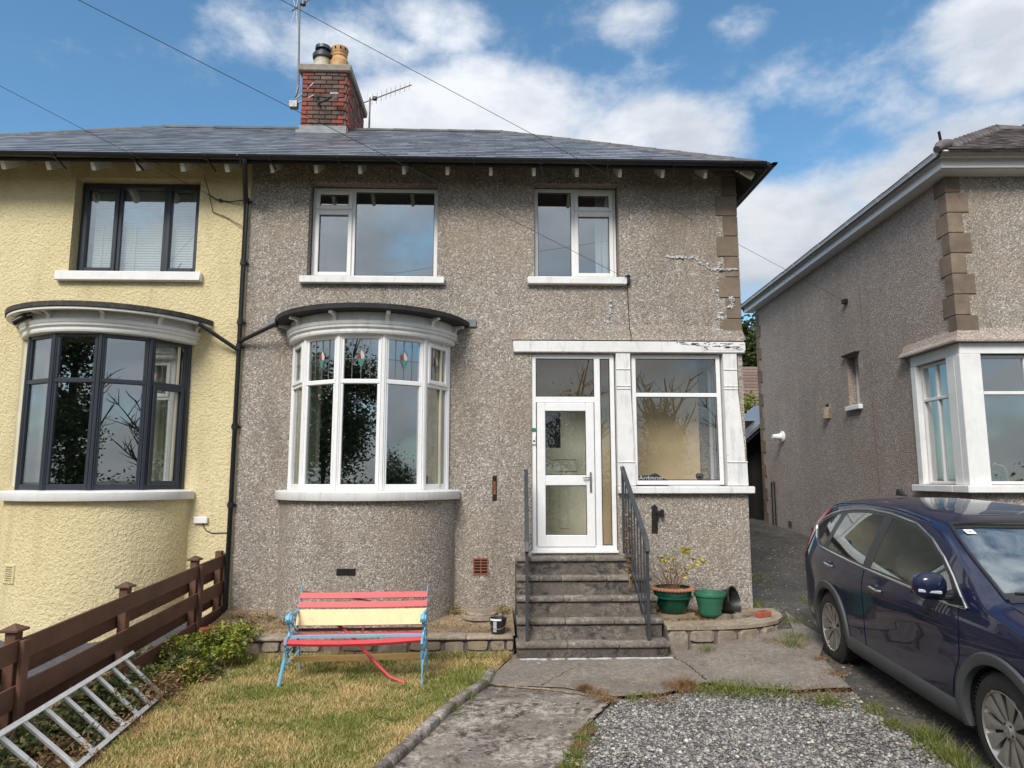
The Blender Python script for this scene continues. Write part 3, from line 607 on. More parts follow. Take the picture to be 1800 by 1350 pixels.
    h.arcprofile(C, [(1.02, z - .012), (1.12, z - .012), (1.165, z - .002), (1.175, z + .02), (1.172, z + .055), (1.185, z + .06), (1.20, z + .075), (1.202, z + .10), (1.19, z + .105), (1.205, z + .112), (1.215, z + .135), (1.215, z + .155), (1.175, z + .16), (1.17, z + .27), (1.02, z + .27)], -aw, aw, 44)
    corn = h.build('bay_cornice', paint, house, smooth=25)
    r = MB(); zr = z + .262; ro = 1.375
    r.arcprofile(C, [(0.2, zr + .008), (ro - .03, zr + .004), (ro, zr + .012), (ro + .004, zr + .07), (ro - .012, zr + .078), (0.2, zr + .10)], -R(79.5), R(79.5), 48)
    r.build('bay_roof_edge', roofm, corn, smooth=30)
    if not motif:
        q = MB(); q.arcprofile(C, [(ro - .10, zr - .02), (ro - .018, zr - .022), (ro - .016, zr + .003), (ro - .10, zr + .003)], -R(79.3), R(79.3), 44); q.build('fascia_strip', paint, corn, smooth=30)
    for a in (-74, -47, -16, 16, 47, 74):
        t = R(a); M = T((cx, cy, 0), t); y = -1.165
        br = MB(); pr = [(y, zr), (y, zr - .125), (y - .03, zr - .13), (y - .05, zr - .11), (y - .05, zr - .075), (y - .062, zr - .05), (y - .09, zr - .035), (y - .16, zr - .03), (y - .16, zr)]
        br.prism(pr, -.024, .024, 'x', M); br.build('bracket', paint, corn)
    return bayp
def gutter(house, x0, x1, y, z, m='black_plastic', r=.058):
    g = MB(); n = 10
    prof = [(-r * math.cos(math.pi * i / n), -r * math.sin(math.pi * i / n)) for i in range(n + 1)] + [(r * .93 * math.cos(math.pi * i / n), -r * .93 * math.sin(math.pi * i / n)) for i in range(n + 1)]
    g.prism([(y + u, z + v) for u, v in prof], x0, x1, 'x'); return g.build('gutter', m, house, smooth=40)
# ---------------------------------------------------------------- the two joined houses
YF = 9.70; PX = -3.43; XR = 3.555; XL = -9.5
EAVE_Y, EAVE_Z, RIDGE_Y, RIDGE_Z = 9.20, 6.40, 12.80, 8.66
SL = (RIDGE_Z - EAVE_Z) / (RIDGE_Y - EAVE_Y)
def roof_z(y): return EAVE_Z + SL * (y - EAVE_Y)
def slope_quad(m, pts, th=0.10):
    n = len(pts); m.add([(x, y, z - .012) for x, y, z in pts] + [(x, y, z - th) for x, y, z in pts], [tuple(range(n)), tuple(range(2 * n - 1, n - 1, -1))] + [(i, n + i, n + (i + 1) % n, (i + 1) % n) for i in range(n)])
PITCH = math.atan(SL); GAUGE = 0.205
def clip(poly, f):
    """keep the part of a polygon where f(x, s) <= 0 (f is linear)"""
    r = []
    for p, q in zip(poly, poly[1:] + poly[:1]):
        a, b = f(*p), f(*q)
        if a <= 0: r.append(p)
        if a * b < 0: t = a / (a - b); r.append((p[0] + (q[0] - p[0]) * t, p[1] + (q[1] - p[1]) * t))
    return r
def courses(half_lo, half_hi, lo_hip, hi_hip, nrow, wd=.279, ln=.43):
    """slate outlines (x, s) for a slope: s runs up the slope; a hip at an end moves in by cos(pitch) for each unit of s"""
    c = math.cos(PITCH); out_ = []
    for r in range(nrow):
        s0 = r * GAUGE - .03; x = half_lo + (.14 if r % 2 else 0)
        x -= wd
        while x < half_hi + wd:
            p = [(x + .003, s0 + rnd.uniform(-.005, .005)), (x + wd - .003, s0 + rnd.uniform(-.005, .005)), (x + wd - .003, s0 + ln), (x + .003, s0 + ln)]; full = 4
            p = clip(p, lambda u, v: half_lo + (v * c if lo_hip else 0) - u); p = clip(p, lambda u, v: u - half_hi + (v * c if hi_hip else 0)) if len(p) > 2 else p
            if len(p) > 2: out_.append(p)
            x += wd
    return out_
def slate_piece(p, th=.006, tilt=.046):
    s0 = min(v for u, v in p); b = MB(); n = len(p); vs = [(u, v, (.43 - (v - s0)) * tilt) for u, v in p]; vs = vs + [(u, v, z + th) for u, v, z in vs]
    return b.add(vs, [tuple(range(n))[::-1], tuple(range(n, 2 * n))] + [(i, (i + 1) % n, n + (i + 1) % n, n + i) for i in range(n)])
def slate_front(roof, xa, xb, hip_side, vis):
    """slates laid in courses up the front slope; the 300 that show largest are pieces of their own, the rest one part"""
    org = wloc(roof); span = math.hypot(RIDGE_Y - EAVE_Y, RIDGE_Z - EAVE_Z); P = courses(xa, xb, hip_side < 0, hip_side > 0, int(span / GAUGE)); pl = []
    for p in P: cx = sum(u for u, v in p) / len(p); s0 = min(v for u, v in p); y = EAVE_Y + s0 * math.cos(PITCH); pl.append(((cx - vis[0]) * (cx - vis[1]) > 0, math.hypot(cx, y), p))
    pl.sort(key=lambda t: t[:2]); RX = Matrix.Rotation(PITCH, 4, 'X'); base = Matrix.Translation((0, EAVE_Y, EAVE_Z - .004)) @ RX; cache = {}
    for q, d, p in pl[:299]:
        o_ = Vector((p[0][0], min(v for u, v in p), 0)); lp = [(u - o_.x, v - o_.y) for u, v in p]; key = None
        if len(p) == 4 and abs(max(v for u, v in lp) - min(v for u, v in lp) - .43) < .012 and abs(max(u for u, v in lp) - min(u for u, v in lp) - .273) < .001: key = rnd.randrange(6)
        me = cache.get(key) if key is not None else None
        if me is None:
            me = slate_piece(lp).mesh('slate', 'slate')
            if key is not None: cache[key] = me
        o = link('slate', me, roof); o.matrix_basis = Matrix.Translation(-org) @ base @ Matrix.Translation(o_) @ Matrix.Rotation(rnd.uniform(-.006, .006), 4, 'X')
    m = MB()
    for q, d, p in pl[299:]: t = slate_piece(p); m.add(t.v, t.f, base)
    if m.v: m.build('slate_courses', 'slate_rows', roof, kind='stuff')
def hip_tiles(roof, a, b, m, n, w=.11, name='hip_tile', lift=.03):
    a, b = Vector(a), Vector(b)
    for i in range(n):
        p = a + (b - a) * (i / n); q = a + (b - a) * ((i + 1.04) / n); t = MB()
        dz = Vector((0, 0, 1)); d = (q - p).normalized(); sx = d.cross(dz).normalized()
        prof = [(-w, -.075), (-w * .55, -.012), (0, .02), (w * .55, -.012), (w, -.075), (w * .9, -.09), (0, .0), (-w * .9, -.09)]
        vs = [P + sx * u + dz * (v + lift + e) for P, e in ((p, .008), (q, 0)) for u, v in prof]; k = len(prof)
        t.add(vs, [tuple(range(k)), tuple(range(2 * k - 1, k - 1, -1))] + [(j, k + j, k + (j + 1) % k, (j + 1) % k) for j in range(k)]); t.build(name, m, roof)
def make_roof(house, xa, xb, hip_side, vis):
    E, Rg = EAVE_Z, RIDGE_Z; yb = 2 * RIDGE_Y - EAVE_Y; run = RIDGE_Y - EAVE_Y; m = MB()
    ra, rb = (xa + run if hip_side < 0 else xa), (xb - run if hip_side > 0 else xb)
    slope_quad(m, [(xa, EAVE_Y, E), (xb, EAVE_Y, E), (rb, RIDGE_Y, Rg), (ra, RIDGE_Y, Rg)]); slope_quad(m, [(xb, yb, E), (xa, yb, E), (ra, RIDGE_Y, Rg), (rb, RIDGE_Y, Rg)])
    if hip_side > 0: slope_quad(m, [(xb, EAVE_Y, E), (xb, yb, E), (rb, RIDGE_Y, Rg)])
    else: slope_quad(m, [(xa, yb, E), (xa, EAVE_Y, E), (ra, RIDGE_Y, Rg)])
    roof = m.build('roof', 'dark_soffit', house)
    slate_front(roof, xa, xb, hip_side, vis)
    h = MB(); span = math.hypot(run, Rg - E); nr_ = int(span / GAUGE); RX = Matrix.Rotation(PITCH, 4, 'X')                # hip side and back slope, out of the photograph
    for p in courses(-run, run, True, True, nr_): t = slate_piece(p); h.add(t.v, t.f, Matrix.Translation((xb if hip_side > 0 else xa, RIDGE_Y, E - .004)) @ Matrix.Rotation(R(90 if hip_side > 0 else -90), 4, 'Z') @ RX)
    for p in courses(-xb, -xa, hip_side > 0, hip_side < 0, nr_): t = slate_piece(p); h.add(t.v, t.f, Matrix.Translation((0, yb, E - .004)) @ Matrix.Rotation(math.pi, 4, 'Z') @ RX)
    h.build('side_slates', 'slate_rows', roof, kind='stuff')
    if hip_side > 0: hip_tiles(roof, (xb, EAVE_Y, E), (rb, RIDGE_Y, Rg), 'ridge', 12); hip_tiles(roof, (xb, yb, E), (rb, RIDGE_Y, Rg), 'ridge', 12)
    else: hip_tiles(roof, (xa, EAVE_Y, E), (ra, RIDGE_Y, Rg), 'ridge', 12); hip_tiles(roof, (xa, yb, E), (ra, RIDGE_Y, Rg), 'ridge', 12)
    nr = int((rb - ra) / .46); hip_tiles(roof, (ra, RIDGE_Y, Rg), (rb, RIDGE_Y, Rg), 'ridge', nr, name='ridge_tile', lift=.035)
    return roof
def shell(house, xa, xb, zb, m, holes, side, side_holes=(), side_m=None, yb=15.9, th=.30):
    f = MB(); wall_grid(f, xa, xb, zb, 6.60, YF, YF + th, holes); f.build('front_wall', m, house)
    s_ = MB(); M = T((xb, YF + .002, 0), R(90)) if side > 0 else T((xa, yb, 0), R(-90)); q = MB(); wall_grid(q, .302 if side > 0 else 0, yb - YF - (0 if side > 0 else .302), zb, 6.60, 0, th, list(side_holes)); s_.add(q.v, q.f, M); s_.build('side_wall', side_m or m, house)
    r = MB(); r.box(xa + (0 if side > 0 else .302), xb - (.302 if side > 0 else 0), yb - th, yb, zb, 6.60); r.build('rear_wall', m, house)
    g = MB(); g.box(xa + .31, xb - .31, YF + .31, yb - .31, 4.26, 4.44); g.build('upper_floor', 'room', house); g = MB(); g.box(xa + .31, xb - .31, YF + .31, yb - .31, 6.50, 6.58); g.build('upper_ceiling', 'room', house)
    g = MB(); g.box(xa + .31, xb - .31, YF + .31, yb - .31, .86, 1.05); g.build('ground_floor', 'seat', house)

# ---- grey house
gh = thing('semi_detached_house', 'grey pebbledashed half of the pair with stained glass bow window and white porch', 'house', ((PX + XR) / 2, YF, 0.3))
WIN1 = (-2.60, -.765, 4.87, 6.27); WIN2 = (.615, 1.84, 4.885, 6.30)
DOOR = (.572, 1.735, 1.085, 3.785); PWIN = (2.0, 3.235, 1.955, 3.785)
shell(gh, PX, XR, -.15, 'dash', [WIN1, WIN2, (-2.70, -.60, 1.85, 3.97), (.572, 1.745, 1.06, 3.785), (1.745, 3.49, 1.945, 3.785)], 1, [(.302, 1.25, 1.945, 3.785)])
make_roof(gh, PX, XR + .235, 1, (-3.43, 3.9))
for k in range(11):
    x = -3.02 + .602 * k; o = MB(); M = Matrix.Translation((x, 9.25, EAVE_Z - .075)) @ Matrix.Rotation(PITCH, 4, 'X'); o.box(-.024, .024, 0, .56, -.115, .0, M, .004); o.build('rafter_end', 'rafter', gh)
for y in (9.35, 10.1, 10.9, 11.7):
    o = MB(); M = Matrix.Translation((XR + .175, y, EAVE_Z - .075)) @ Matrix.Rotation(R(90), 4, 'Z') @ Matrix.Rotation(PITCH, 4, 'X'); o.box(-.024, .024, 0, .3, -.105, 0, M, .004); o.build('rafter_end', 'rafter', gh)
gt = gutter(gh, PX + .005, XR + .25, 9.145, 6.395)
for x in [-3.0 + .92 * k for k in range(8)]:
    c = MB(); n = 8; c.prism([(9.145 - .066 * math.cos(math.pi * i / n), 6.392 - .066 * math.sin(math.pi * i / n)) for i in range(n + 1)] + [(9.145 + .058 * math.cos(math.pi * i / n), 6.392 - .058 * math.sin(math.pi * i / n)) for i in range(n + 1)], x - .02, x + .02, 'x')
    c.bar((x, 9.17, 6.33), (x + .03, 9.30, 6.27), .018, .018); c.build('gutter_bracket', 'black_plastic', gt)
sg = MB(); n = 10; sg.prism([(XR + .295 - .058 * math.cos(math.pi * i / n), 6.395 - .058 * math.sin(math.pi * i / n)) for i in range(n + 1)] + [(XR + .355 + .054 * math.cos(math.pi * i / n), 6.395 - .054 * math.sin(math.pi * i / n)) for i in range(n + 1)], 9.12, 16.4, 'y'); sg.build('side_gutter', 'black_plastic', gh, smooth=40)
# quoins round the upper corner
z = 4.0; k = 0
while z < 6.5:
    hgt = .305; wd = .30 if k % 2 == 0 else .195; q = MB(); zt_ = min(z + hgt, 6.55)
    q.box(XR - wd, XR + .016, YF - .016, YF + (.20 if k % 2 == 0 else .30), z + .003, zt_ - .003, None, .008); q.build('quoin', 'quoin', gh); z += hgt; k += 1
d = MB(); d.prism([(YF - .001, 4.2), (YF - .035, 4.05), (YF - .06, 3.975), (YF - .001, 3.975)], .30, XR + .016, 'x'); d.prism([(XR + .002, 4.16), (XR + .06, 4.02), (XR + .06, 4.0), (XR + .002, 4.0)], YF - .016, 10.98, 'y'); d.build('drip_course', 'dash', gh)
# upstairs windows
def sill(house, x0, x1, z0, z1, m='white_paint', y0=YF - .085, y1=YF + .2): s_ = MB(); s_.box(x0, x1, y0, y1, z0, z1, None, .012); return s_.build('window_sill', m, house, smooth=40)
x0, x1, z0, z1 = WIN1; xm = x0 + .60
window(gh, x0 + .012, x1 - .012, z0 + .02, z1 - .015, YF + .17, [(xm - .03, xm + .03, z0 + .075, z1 - .07), (x0 + .067, xm - .031, z0 + 1.02, z0 + 1.075)], [(x0 + .067, xm - .03, z0 + .075, z0 + 1.02, True), (x0 + .067, xm - .03, z0 + 1.075, z1 - .07, True), (xm + .03, x1 - .067, z0 + .075, z1 - .07, False)], label='wide white framed upstairs window with small top vent on its left')
sill(gh, -2.685, -.655, 4.765, 4.868)
x0, x1, z0, z1 = WIN2; xm = x0 + .585
window(gh, x0 + .012, x1 - .012, z0 + .02, z1 - .015, YF + .17, [(xm - .03, xm + .03, z0 + .075, z1 - .07), (xm + .031, x1 - .067, z0 + 1.02, z0 + 1.075)], [(x0 + .067, xm - .03, z0 + .075, z1 - .07, False), (xm + .03, x1 - .067, z0 + .075, z0 + 1.02, True), (xm + .03, x1 - .067, z0 + 1.075, z1 - .07, True)], label='narrower white upstairs window above the porch')
sill(gh, .515, 1.93, 4.775, 4.883)
bay(gh, -1.65, 9.95, 'upvc', 'felt', 'white_paint', True)
for x0, x1, pts in ((-3.10, -2.93, 0), (-.40, -.20, 0)): f = MB(); f.box(x0, x1, YF - .03, YF - .004, 4.155, 4.27, None, .01); f.build('lead_flashing', 'lead', gh)
# porch front: beam, flared posts, sill, window
b = MB(); b.box(.315, XR + .03, YF - .055, YF + .20, 3.80, 3.965, None, .012); b.build('porch_beam', 'white_paint', gh, smooth=40)
b = MB(); b.box(3.0, XR + .032, YF - .0575, YF - .0553, 3.84, 3.95); b.build('flaking_board', 'flaky_white', gh)
b = MB()
for i in range(46): x = 2.55 + (XR - 2.6) * rnd.random() ** .55; l_ = rnd.uniform(.015, .10); zz = 3.945 - .10 * rnd.random() * (x - 2.4) / 1.1; b.box(x, min(x + l_, XR + .02), YF - .0592, YF - .0576 if x > 3.0 else YF - .0553, zz, zz + rnd.uniform(.003, .010))
b.build('paint_split', 'dark_soffit', gh, kind='stuff')
def post(x0, x1, flare, name='porch_post'):
    p = MB(); s = flare
    p.prism([(x0, 1.955), (x1 + .09 * s, 1.955), (x1 + .085 * s, 2.265), (x1 + .06 * s, 2.27), (x1 + .055 * s, 2.5), (x1 + .02 * s, 2.95), (x1, 3.25), (x1, 3.80), (x0, 3.80)], YF - .035, YF + .20, 'y'); pp = p.build(name, 'white_paint', gh)
    for z, hh in ((3.285, .012), (3.325, .012), (3.56, .015), (2.268, .018)): q = MB(); q.box(x0 - .002, x1 + (.092 * s if z < 2.5 else .004), YF - .046, YF - .034, z, z + hh, None, .004); q.build('post_moulding', 'white_paint', pp)
    return pp
post(3.27, XR - .09, 1.0); post(1.755, 1.955, .45)
window(gh, 1.985, 3.245, 1.962, 3.79, YF + .035, [(2.045, 3.185, 3.185, 3.245)], [(2.045, 3.185, 2.03, 3.185, False), (2.045, 3.185, 3.245, 3.73, False)], gl='glass_porch', w=.06, label='tall white porch window beside the front door')
s_ = MB(); s_.box(1.748, XR + .075, YF - .085, YF + .02, 1.845, 1.945, None, .012); s_.box(1.748, XR - .05, YF + .0205, YF + .28, 1.86, 1.94, None, 0); s_.build('porch_sill', 'white_paint', gh, smooth=40)
ws = window(gh, .01, .93, 1.975, 3.78, .06, [(.44, .49, 2.04, 3.72)], [(.065, .44, 2.04, 3.72, True), (.49, .87, 2.04, 3.72, False)], gl='glass_porch', M=T((XR, YF + .302, 0), R(90)), label='white porch window facing the side passage')
# door
x0, x1, z0, z1 = DOOR
f = MB(); y = YF + .03; fw = .062; xs_ = 1.452
frame_bars(f, x0, x1, z0, z1, y, y + .07, fw); f.box(xs_, xs_ + .085, y + .0015, y + .0685, z0 + fw, z1 - fw, None, .006); f.box(x0 + fw, xs_ - .001, y + .001, y + .069, 3.10, 3.185, None, .006)
f.box(x0 - .01, x1 + .01, y - .06, y + .02, z0 - .035, z0 - .001, None, .006)
door = f.build('front_door', 'upvc', gh, smooth=35)
lf = MB(); a, b_, c, d_ = x0 + fw + .012, xs_ - .012, z0 + .045, 3.095
lf.box(a, a + .115, y - .018, y + .05, c, d_, None, .008); lf.box(b_ - .115, b_, y - .018, y + .05, c, d_, None, .008); lf.box(a + .1155, b_ - .1155, y - .0175, y + .0495, d_ - .115, d_, None, .008); lf.box(a + .1155, b_ - .1155, y - .0175, y + .0495, c, c + .16, None, .008); lf.box(a + .1155, b_ - .1155, y - .0175, y + .0495, 1.955, 2.095, None, .008)
lf.build('door_leaf', 'upvc', door, smooth=35)
for (p, q, r_, t_) in ((a + .11, b_ - .11, c + .155, 1.96), (a + .11, b_ - .11, 2.09, d_ - .11), (x0 + fw - .003, xs_ + .003, 3.182, z1 - fw + .003), (xs_ + .082, x1 - fw + .003, z0 + fw - .003, z1 - fw + .003)):
    g = MB(); g.box(p, q, y + .012, y + .018, r_, t_); g.build('pane', 'glass_porch', door); gk = MB(); frame_bars(gk, p + .004, q - .004, r_ + .004, t_ - .004, y + .004, y + .011, .009, None, 0); gk.build('gasket', 'black_plastic', door)
hd = MB(); hd.box(b_ - .072, b_ - .042, y - .034, y - .017, 1.86, 2.14, None, .006); hd.bar((b_ - .057, y - .05, 2.065), (b_ - .17, y - .056, 2.06), .018, .018, bev=.005); hd.tube([(b_ - .057, y - .02, 2.065), (b_ - .057, y - .06, 2.065)], .011); hd.build('door_handle', 'chrome', door, smooth=40)
# inside the porch and rooms
r = MB(); r.box(.30, .42, YF + .31, 10.95, 1.05, 4.25); r.box(.421, XR - .305, 10.85, 10.95, 1.05, 4.25); r.box(.421, XR - .305, YF + .31, 10.849, 3.99, 4.09); r.build('porch_inner_wall', 'porch_wall', gh)
idr = MB(); X0, X1 = .46, 1.50; yy = 10.845
idr.box(X0, X1, yy - .03, yy, 1.06, 3.2, None, .005); idr.box(X0 - .03, X0 - .001, yy - .05, yy, 1.06, 3.26); idr.box(X1 + .001, X1 + .10, yy - .05, yy, 1.06, 3.26)
for (p, q, r_, t_) in ((X0 + .12, X0 + .26, 1.30, 2.0), (X0 + .33, X0 + .47, 1.30, 2.0), (X0 + .60, X0 + .74, 1.30, 2.0), (X0 + .1, X1 - .16, 2.16, 2.36)): frame_bars(idr, p, q, r_, t_, yy - .045, yy - .031, .022, None, .004)
idr.box(X0 + .1, X0 + .30, yy - .04, yy - .031, 2.0, 2.07)
ind = idr.build('inner_door', 'inner_door', gh); p = MB(); p.box(X0 + .10, X1 - .42, yy - .036, yy - .0305, 2.52, 3.12); p.build('pane', 'dark_in', ind)
r = MB(); r.box(.422, XR - .306, YF + .31, 10.845, 1.051, 1.06); r.build('porch_floor', 'porch_wall', gh)
r = MB(); r.box(-3.12, .299, 13.2, 13.3, 1.05, 4.25); r.box(-3.12, XR - .31, 13.0, 13.1, 4.45, 6.49); r.box(.1, .2, YF + .31, 12.99, 4.45, 6.49); r.build('room_wall', 'room', gh)
# wall pieces
v = MB(); X0, Z0 = -.225, .772
v.box(X0, X0 + .205, YF - .012, YF + .02, Z0, Z0 + .018); v.box(X0, X0 + .205, YF - .012, YF + .02, Z0 + .20, Z0 + .218); v.box(X0, X0 + .016, YF - .0115, YF + .02, Z0 + .0185, Z0 + .1995); v.box(X0 + .189, X0 + .205, YF - .0115, YF + .02, Z0 + .0185, Z0 + .1995); v.box(X0 + .096, X0 + .110, YF - .011, YF + .02, Z0 + .0185, Z0 + .1995)
for i in range(4): v.box(X0 + .0165, X0 + .1885, YF - .0105, YF + .02, Z0 + .05 + i * .038, Z0 + .062 + i * .038)
vt = v.build('air_vent', 'airbrick', gh); v = MB(); v.box(X0 + .005, X0 + .20, YF - .004, YF + .003, Z0 + .005, Z0 + .213); v.build('vent_back', 'void', vt)
t = R(-4); M = T((-1.65 + 1.2 * math.sin(t), 9.95 - 1.2 * math.cos(t), 0), t)
v = MB(); v.box(-.115, .115, -.008, .02, .895, .975, M, .004); vt = v.build('air_vent', 'iron', gh); v = MB()
for i in range(9): v.box(-.10 + i * .0235, -.092 + i * .0235, -.014, -.007, .90, .97, M)
v.build('vent_bar', 'iron', vt)
def ribbon(pts, w, name, m, y=YF - .003, jit=.012, seed=1):
    """filler pressed over the pebbles of the render: a straggling line of small pale lumps"""
    q = np.random.default_rng(seed); P = []
    for (a, b) in zip(pts, pts[1:]):
        L_ = math.dist(a, b); k = max(4, int(L_ / .0034 * (w / .03) ** .8)); t = q.random(k); dn = .35 + .65 * (np.sin(t * L_ * 31 + seed) * .5 + .5); t = t[q.random(k) < dn]; k = len(t)
        d = np.array(((b[0] - a[0]) / L_, (b[1] - a[1]) / L_)); off = q.normal(size=k) * w * .33 + np.sin(t * L_ * 23 + seed) * jit
        P.append(np.stack([a[0] + d[0] * L_ * t - d[1] * off, np.full(k, y) + q.uniform(-.002, .003, k), a[1] + d[1] * L_ * t + d[0] * off], 1))
    V, F = stones(np.concatenate(P), .0125, q, .8); return npmesh(name, V, F, m, gh, kind='stuff')
ribbon([(2.50, 5.21), (2.70, 5.215), (2.93, 5.20), (3.06, 5.10), (3.18, 5.03), (3.26, 5.015)], .032, 'filled_crack', 'filler', seed=2)
ribbon([(1.71, 4.56), (1.69, 4.38), (1.65, 4.2), (1.63, 4.06)], .055, 'filled_crack', 'filler', jit=.02, seed=3)
ribbon([(3.25, 5.01), (3.26, 4.7), (3.24, 4.45)], .02, 'filled_crack', 'filler', jit=.012, seed=4); ribbon([(3.27, 4.4), (3.25, 4.2), (3.20, 4.06)], .085, 'filled_crack', 'filler', jit=.022, seed=5)
ribbon([(3.27, 5.022), (3.40, 5.02), (3.545, 5.025)], .026, 'filled_crack', 'filler', y=YF - .021, jit=.004, seed=6); ribbon([(3.40, 4.62), (3.44, 4.53), (3.39, 4.45)], .07, 'filled_crack', 'filler', y=YF - .021, jit=.02, seed=7)
ribbon([(3.27, 5.14), (3.28, 5.02)], .05, 'filled_crack', 'filler', jit=.015, seed=8)

# ---- chimney, a part of the grey house, with its bricks
cx0, cx1, cy0, cy1, cz0, cz1 = -3.53, -2.70, 12.35, 13.95, 7.6, 9.56
ck = MB(); ck.box(cx0, cx1, cy0, cy1, cz0, cz1); chim = ck.build('chimney', 'mortar', gh)
nC = 14; hz = .086; zb0 = 8.46
bl = {}
def brick_mesh(L_, hh, dp, m):
    key = (round(L_, 3), m)
    if key not in bl: b = MB(); b.box(-L_ / 2, L_ / 2, -dp / 2, dp / 2, 0, hh, None, .006); bl[key] = b.mesh('brick', m)
    return bl[key]
org = wloc(chim)
for r in range(nC):
    zz = zb0 + r * hz + (.006 if r else 0)
    if zz > cz1 - .05: break
    # front face
    wdt = cx1 - cx0; cells = [.225, .225, .225, .155] if r % 2 == 0 else [.115, .225, .225, .225, .04]
    x = cx0
    for i, L_ in enumerate(cells):
        if L_ < .05: continue
        edge = i == 0 or i == len(cells) - 1 or (r % 3 == 1 and i == len(cells) - 2 and r % 2 == 1)
        red = edge and rnd.random() < .93 or rnd.random() < .05
        o = link('brick', brick_mesh(L_ - .013, hz - .013, .05, 'brick_red' if red else 'brick_dark'), chim); o.location = Vector((x + L_ / 2, cy0 - .004 + rnd.uniform(-.004, .004), zz)) - org; x += L_
    y = cy0 + (.03 if r % 2 else .0); j = 0
    while y < cy1 - .1:
        L_ = .225; red = j == 0 or y > cy1 - .3 or rnd.random() < .3
        o = link('brick', brick_mesh(L_ - .013, hz - .013, .05, 'brick_red' if red else 'brick_dark'), chim); o.location = Vector((cx1 + .004 + rnd.uniform(-.006, .008), y + L_ / 2, zz)) - org; o.rotation_euler = (0, 0, R(90)); y += L_; j += 1
c = MB(); c.box(cx0 - .07, cx1 + .08, cy0 - .08, cy1 + .07, cz1, cz1 + .145, None, .02); c.build('chimney_cap', 'cap', chim)
c = MB(); c.box(cx0 - .02, cx1 + .02, cy0 - .04, cy0 - .03, roof_z(cy0) - .12, 8.50, None, .004); c.box(cx1 + .035, cx1 + .042, cy0 - .04, 13.0, 8.3, 8.45); c.box(cx0 - .05, cx1 + .05, cy0 - .16, cy0 - .042, roof_z(cy0 - .1) - .06, roof_z(cy0 - .1) + .05, None, .01); c.build('lead_flashing', 'lead', chim)
zc = cz1 + .145; P = (-3.27, 12.75)
c = MB(); c.lathe([(.17, -.02), (.165, .18), (.155, .27), (.165, .32), (.15, .33), (.145, .38)], 24, (P[0], P[1], zc)); po = c.build('chimney_pot', 'pot_cream', chim, smooth=40)
c = MB(); c.lathe([(.145, .36), (.19, .38), (.195, .45), (.15, .46), (.11, .465), (.11, .55), (.15, .56), (.145, .63), (.06, .65), (0, .655)], 24, (P[0], P[1], zc)); c.build('chimney_cowl', 'cowl', chim, smooth=40)
P = (-2.95, 12.75); c = MB(); c.lathe([(.175, -.02), (.17, .26), (.175, .32), (.15, .35), (.135, .40), (.15, .43), (.138, .46), (.155, .49), (.165, .59), (.15, .61), (.12, .61), (.12, .4)], 24, (P[0], P[1], zc)); po = c.build('chimney_pot', 'pot_buff', chim, smooth=40)
for k in range(10): t = 2 * math.pi * k / 10; h = MB(); M = Matrix.Translation((P[0], P[1], zc + .55)) @ Matrix.Rotation(t, 4, 'Z'); h.box(.155, .168, -.015, .015, -.025, .02, M); h.build('pot_slot', 'void', chim)

# ---- cream house
ch = thing('semi_detached_house', 'cream roughcast half of the pair with dark grey window frames', 'house', ((PX + XL) / 2, YF, 0.15))
CW = (-5.90, -4.15, 4.91, 6.29)
shell(ch, XL, PX - .002, -.15, 'cream', [CW, (-6.26, -4.16, 1.85, 3.97)], -1, yb=15.9)
make_roof(ch, XL - .295, PX - .002, -1, (-7.0, -3.43))
for k in range(10):
    x = -3.63 - .602 * k; o = MB(); M = Matrix.Translation((x, 9.25, EAVE_Z - .075)) @ Matrix.Rotation(PITCH, 4, 'X'); o.box(-.03, .03, 0, .56, -.115, 0, M, .004); o.build('rafter_end', 'white_fresh', ch)
gt = gutter(ch, XL - .3, PX - .005, 9.145, 6.395)
for x in (-5.87, -4.83, -6.9, -3.85):
    c = MB(); n = 8; c.prism([(9.145 - .068 * math.cos(math.pi * i / n), 6.392 - .068 * math.sin(math.pi * i / n)) for i in range(n + 1)] + [(9.145 + .058 * math.cos(math.pi * i / n), 6.392 - .058 * math.sin(math.pi * i / n)) for i in range(n + 1)], x - .025, x + .025, 'x')
    c.bar((x, 9.17, 6.33), (x + .05, 9.33, 6.25), .02, .02); c.build('gutter_bracket', 'black_plastic', gt)
x0, x1, z0, z1 = CW; a = x0 + .56; b_ = x1 - .54
window(ch, x0 + .01, x1 - .01, z0 + .015, z1 - .01, YF + .17, [(a - .032, a + .032, z0 + .075, z1 - .07), (b_ - .032, b_ + .032, z0 + .075, z1 - .07)], [(x0 + .066, a - .032, z0 + .07, z1 - .065, True), (a + .032, b_ - .032, z0 + .07, z1 - .065, False), (b_ + .032, x1 - .066, z0 + .07, z1 - .065, True)], m='anthracite', gaps=False, label='dark grey three light upstairs window')
c = MB(); c.box(x0 - .05, x1 + .02, YF + .02, YF + .19, z0 + .001, z0 + .016); c.build('cill_bead', 'anthracite', ch)
sill(ch, -6.04, -4.045, 4.775, 4.908, 'white_fresh')
bay(ch, -5.21, 9.95, 'anthracite', 'felt_old', 'white_fresh', False)
dp = MB(); X = -3.50
dp.tube([(-3.345, 9.15, 6.34), (-3.345, 9.16, 6.24), (X + .03, 9.60, 5.98), (X + .03, YF - .055, 5.9), (X + .03, YF - .055, .2)], .034, 12); pipe = dp.build('downpipe', 'black_plastic', ch, smooth=50)
for z in (5.95, 5.05, 4.2, 3.85, 2.75, 1.7): c = MB(); c.tube([(X + .03, YF - .055, z - .04), (X + .03, YF - .055, z + .04)], .041, 12); c.box(X - .03, X + .09, YF - .03, YF - .005, z - .015, z + .015); c.build('pipe_clip', 'black_plastic', pipe, smooth=50)
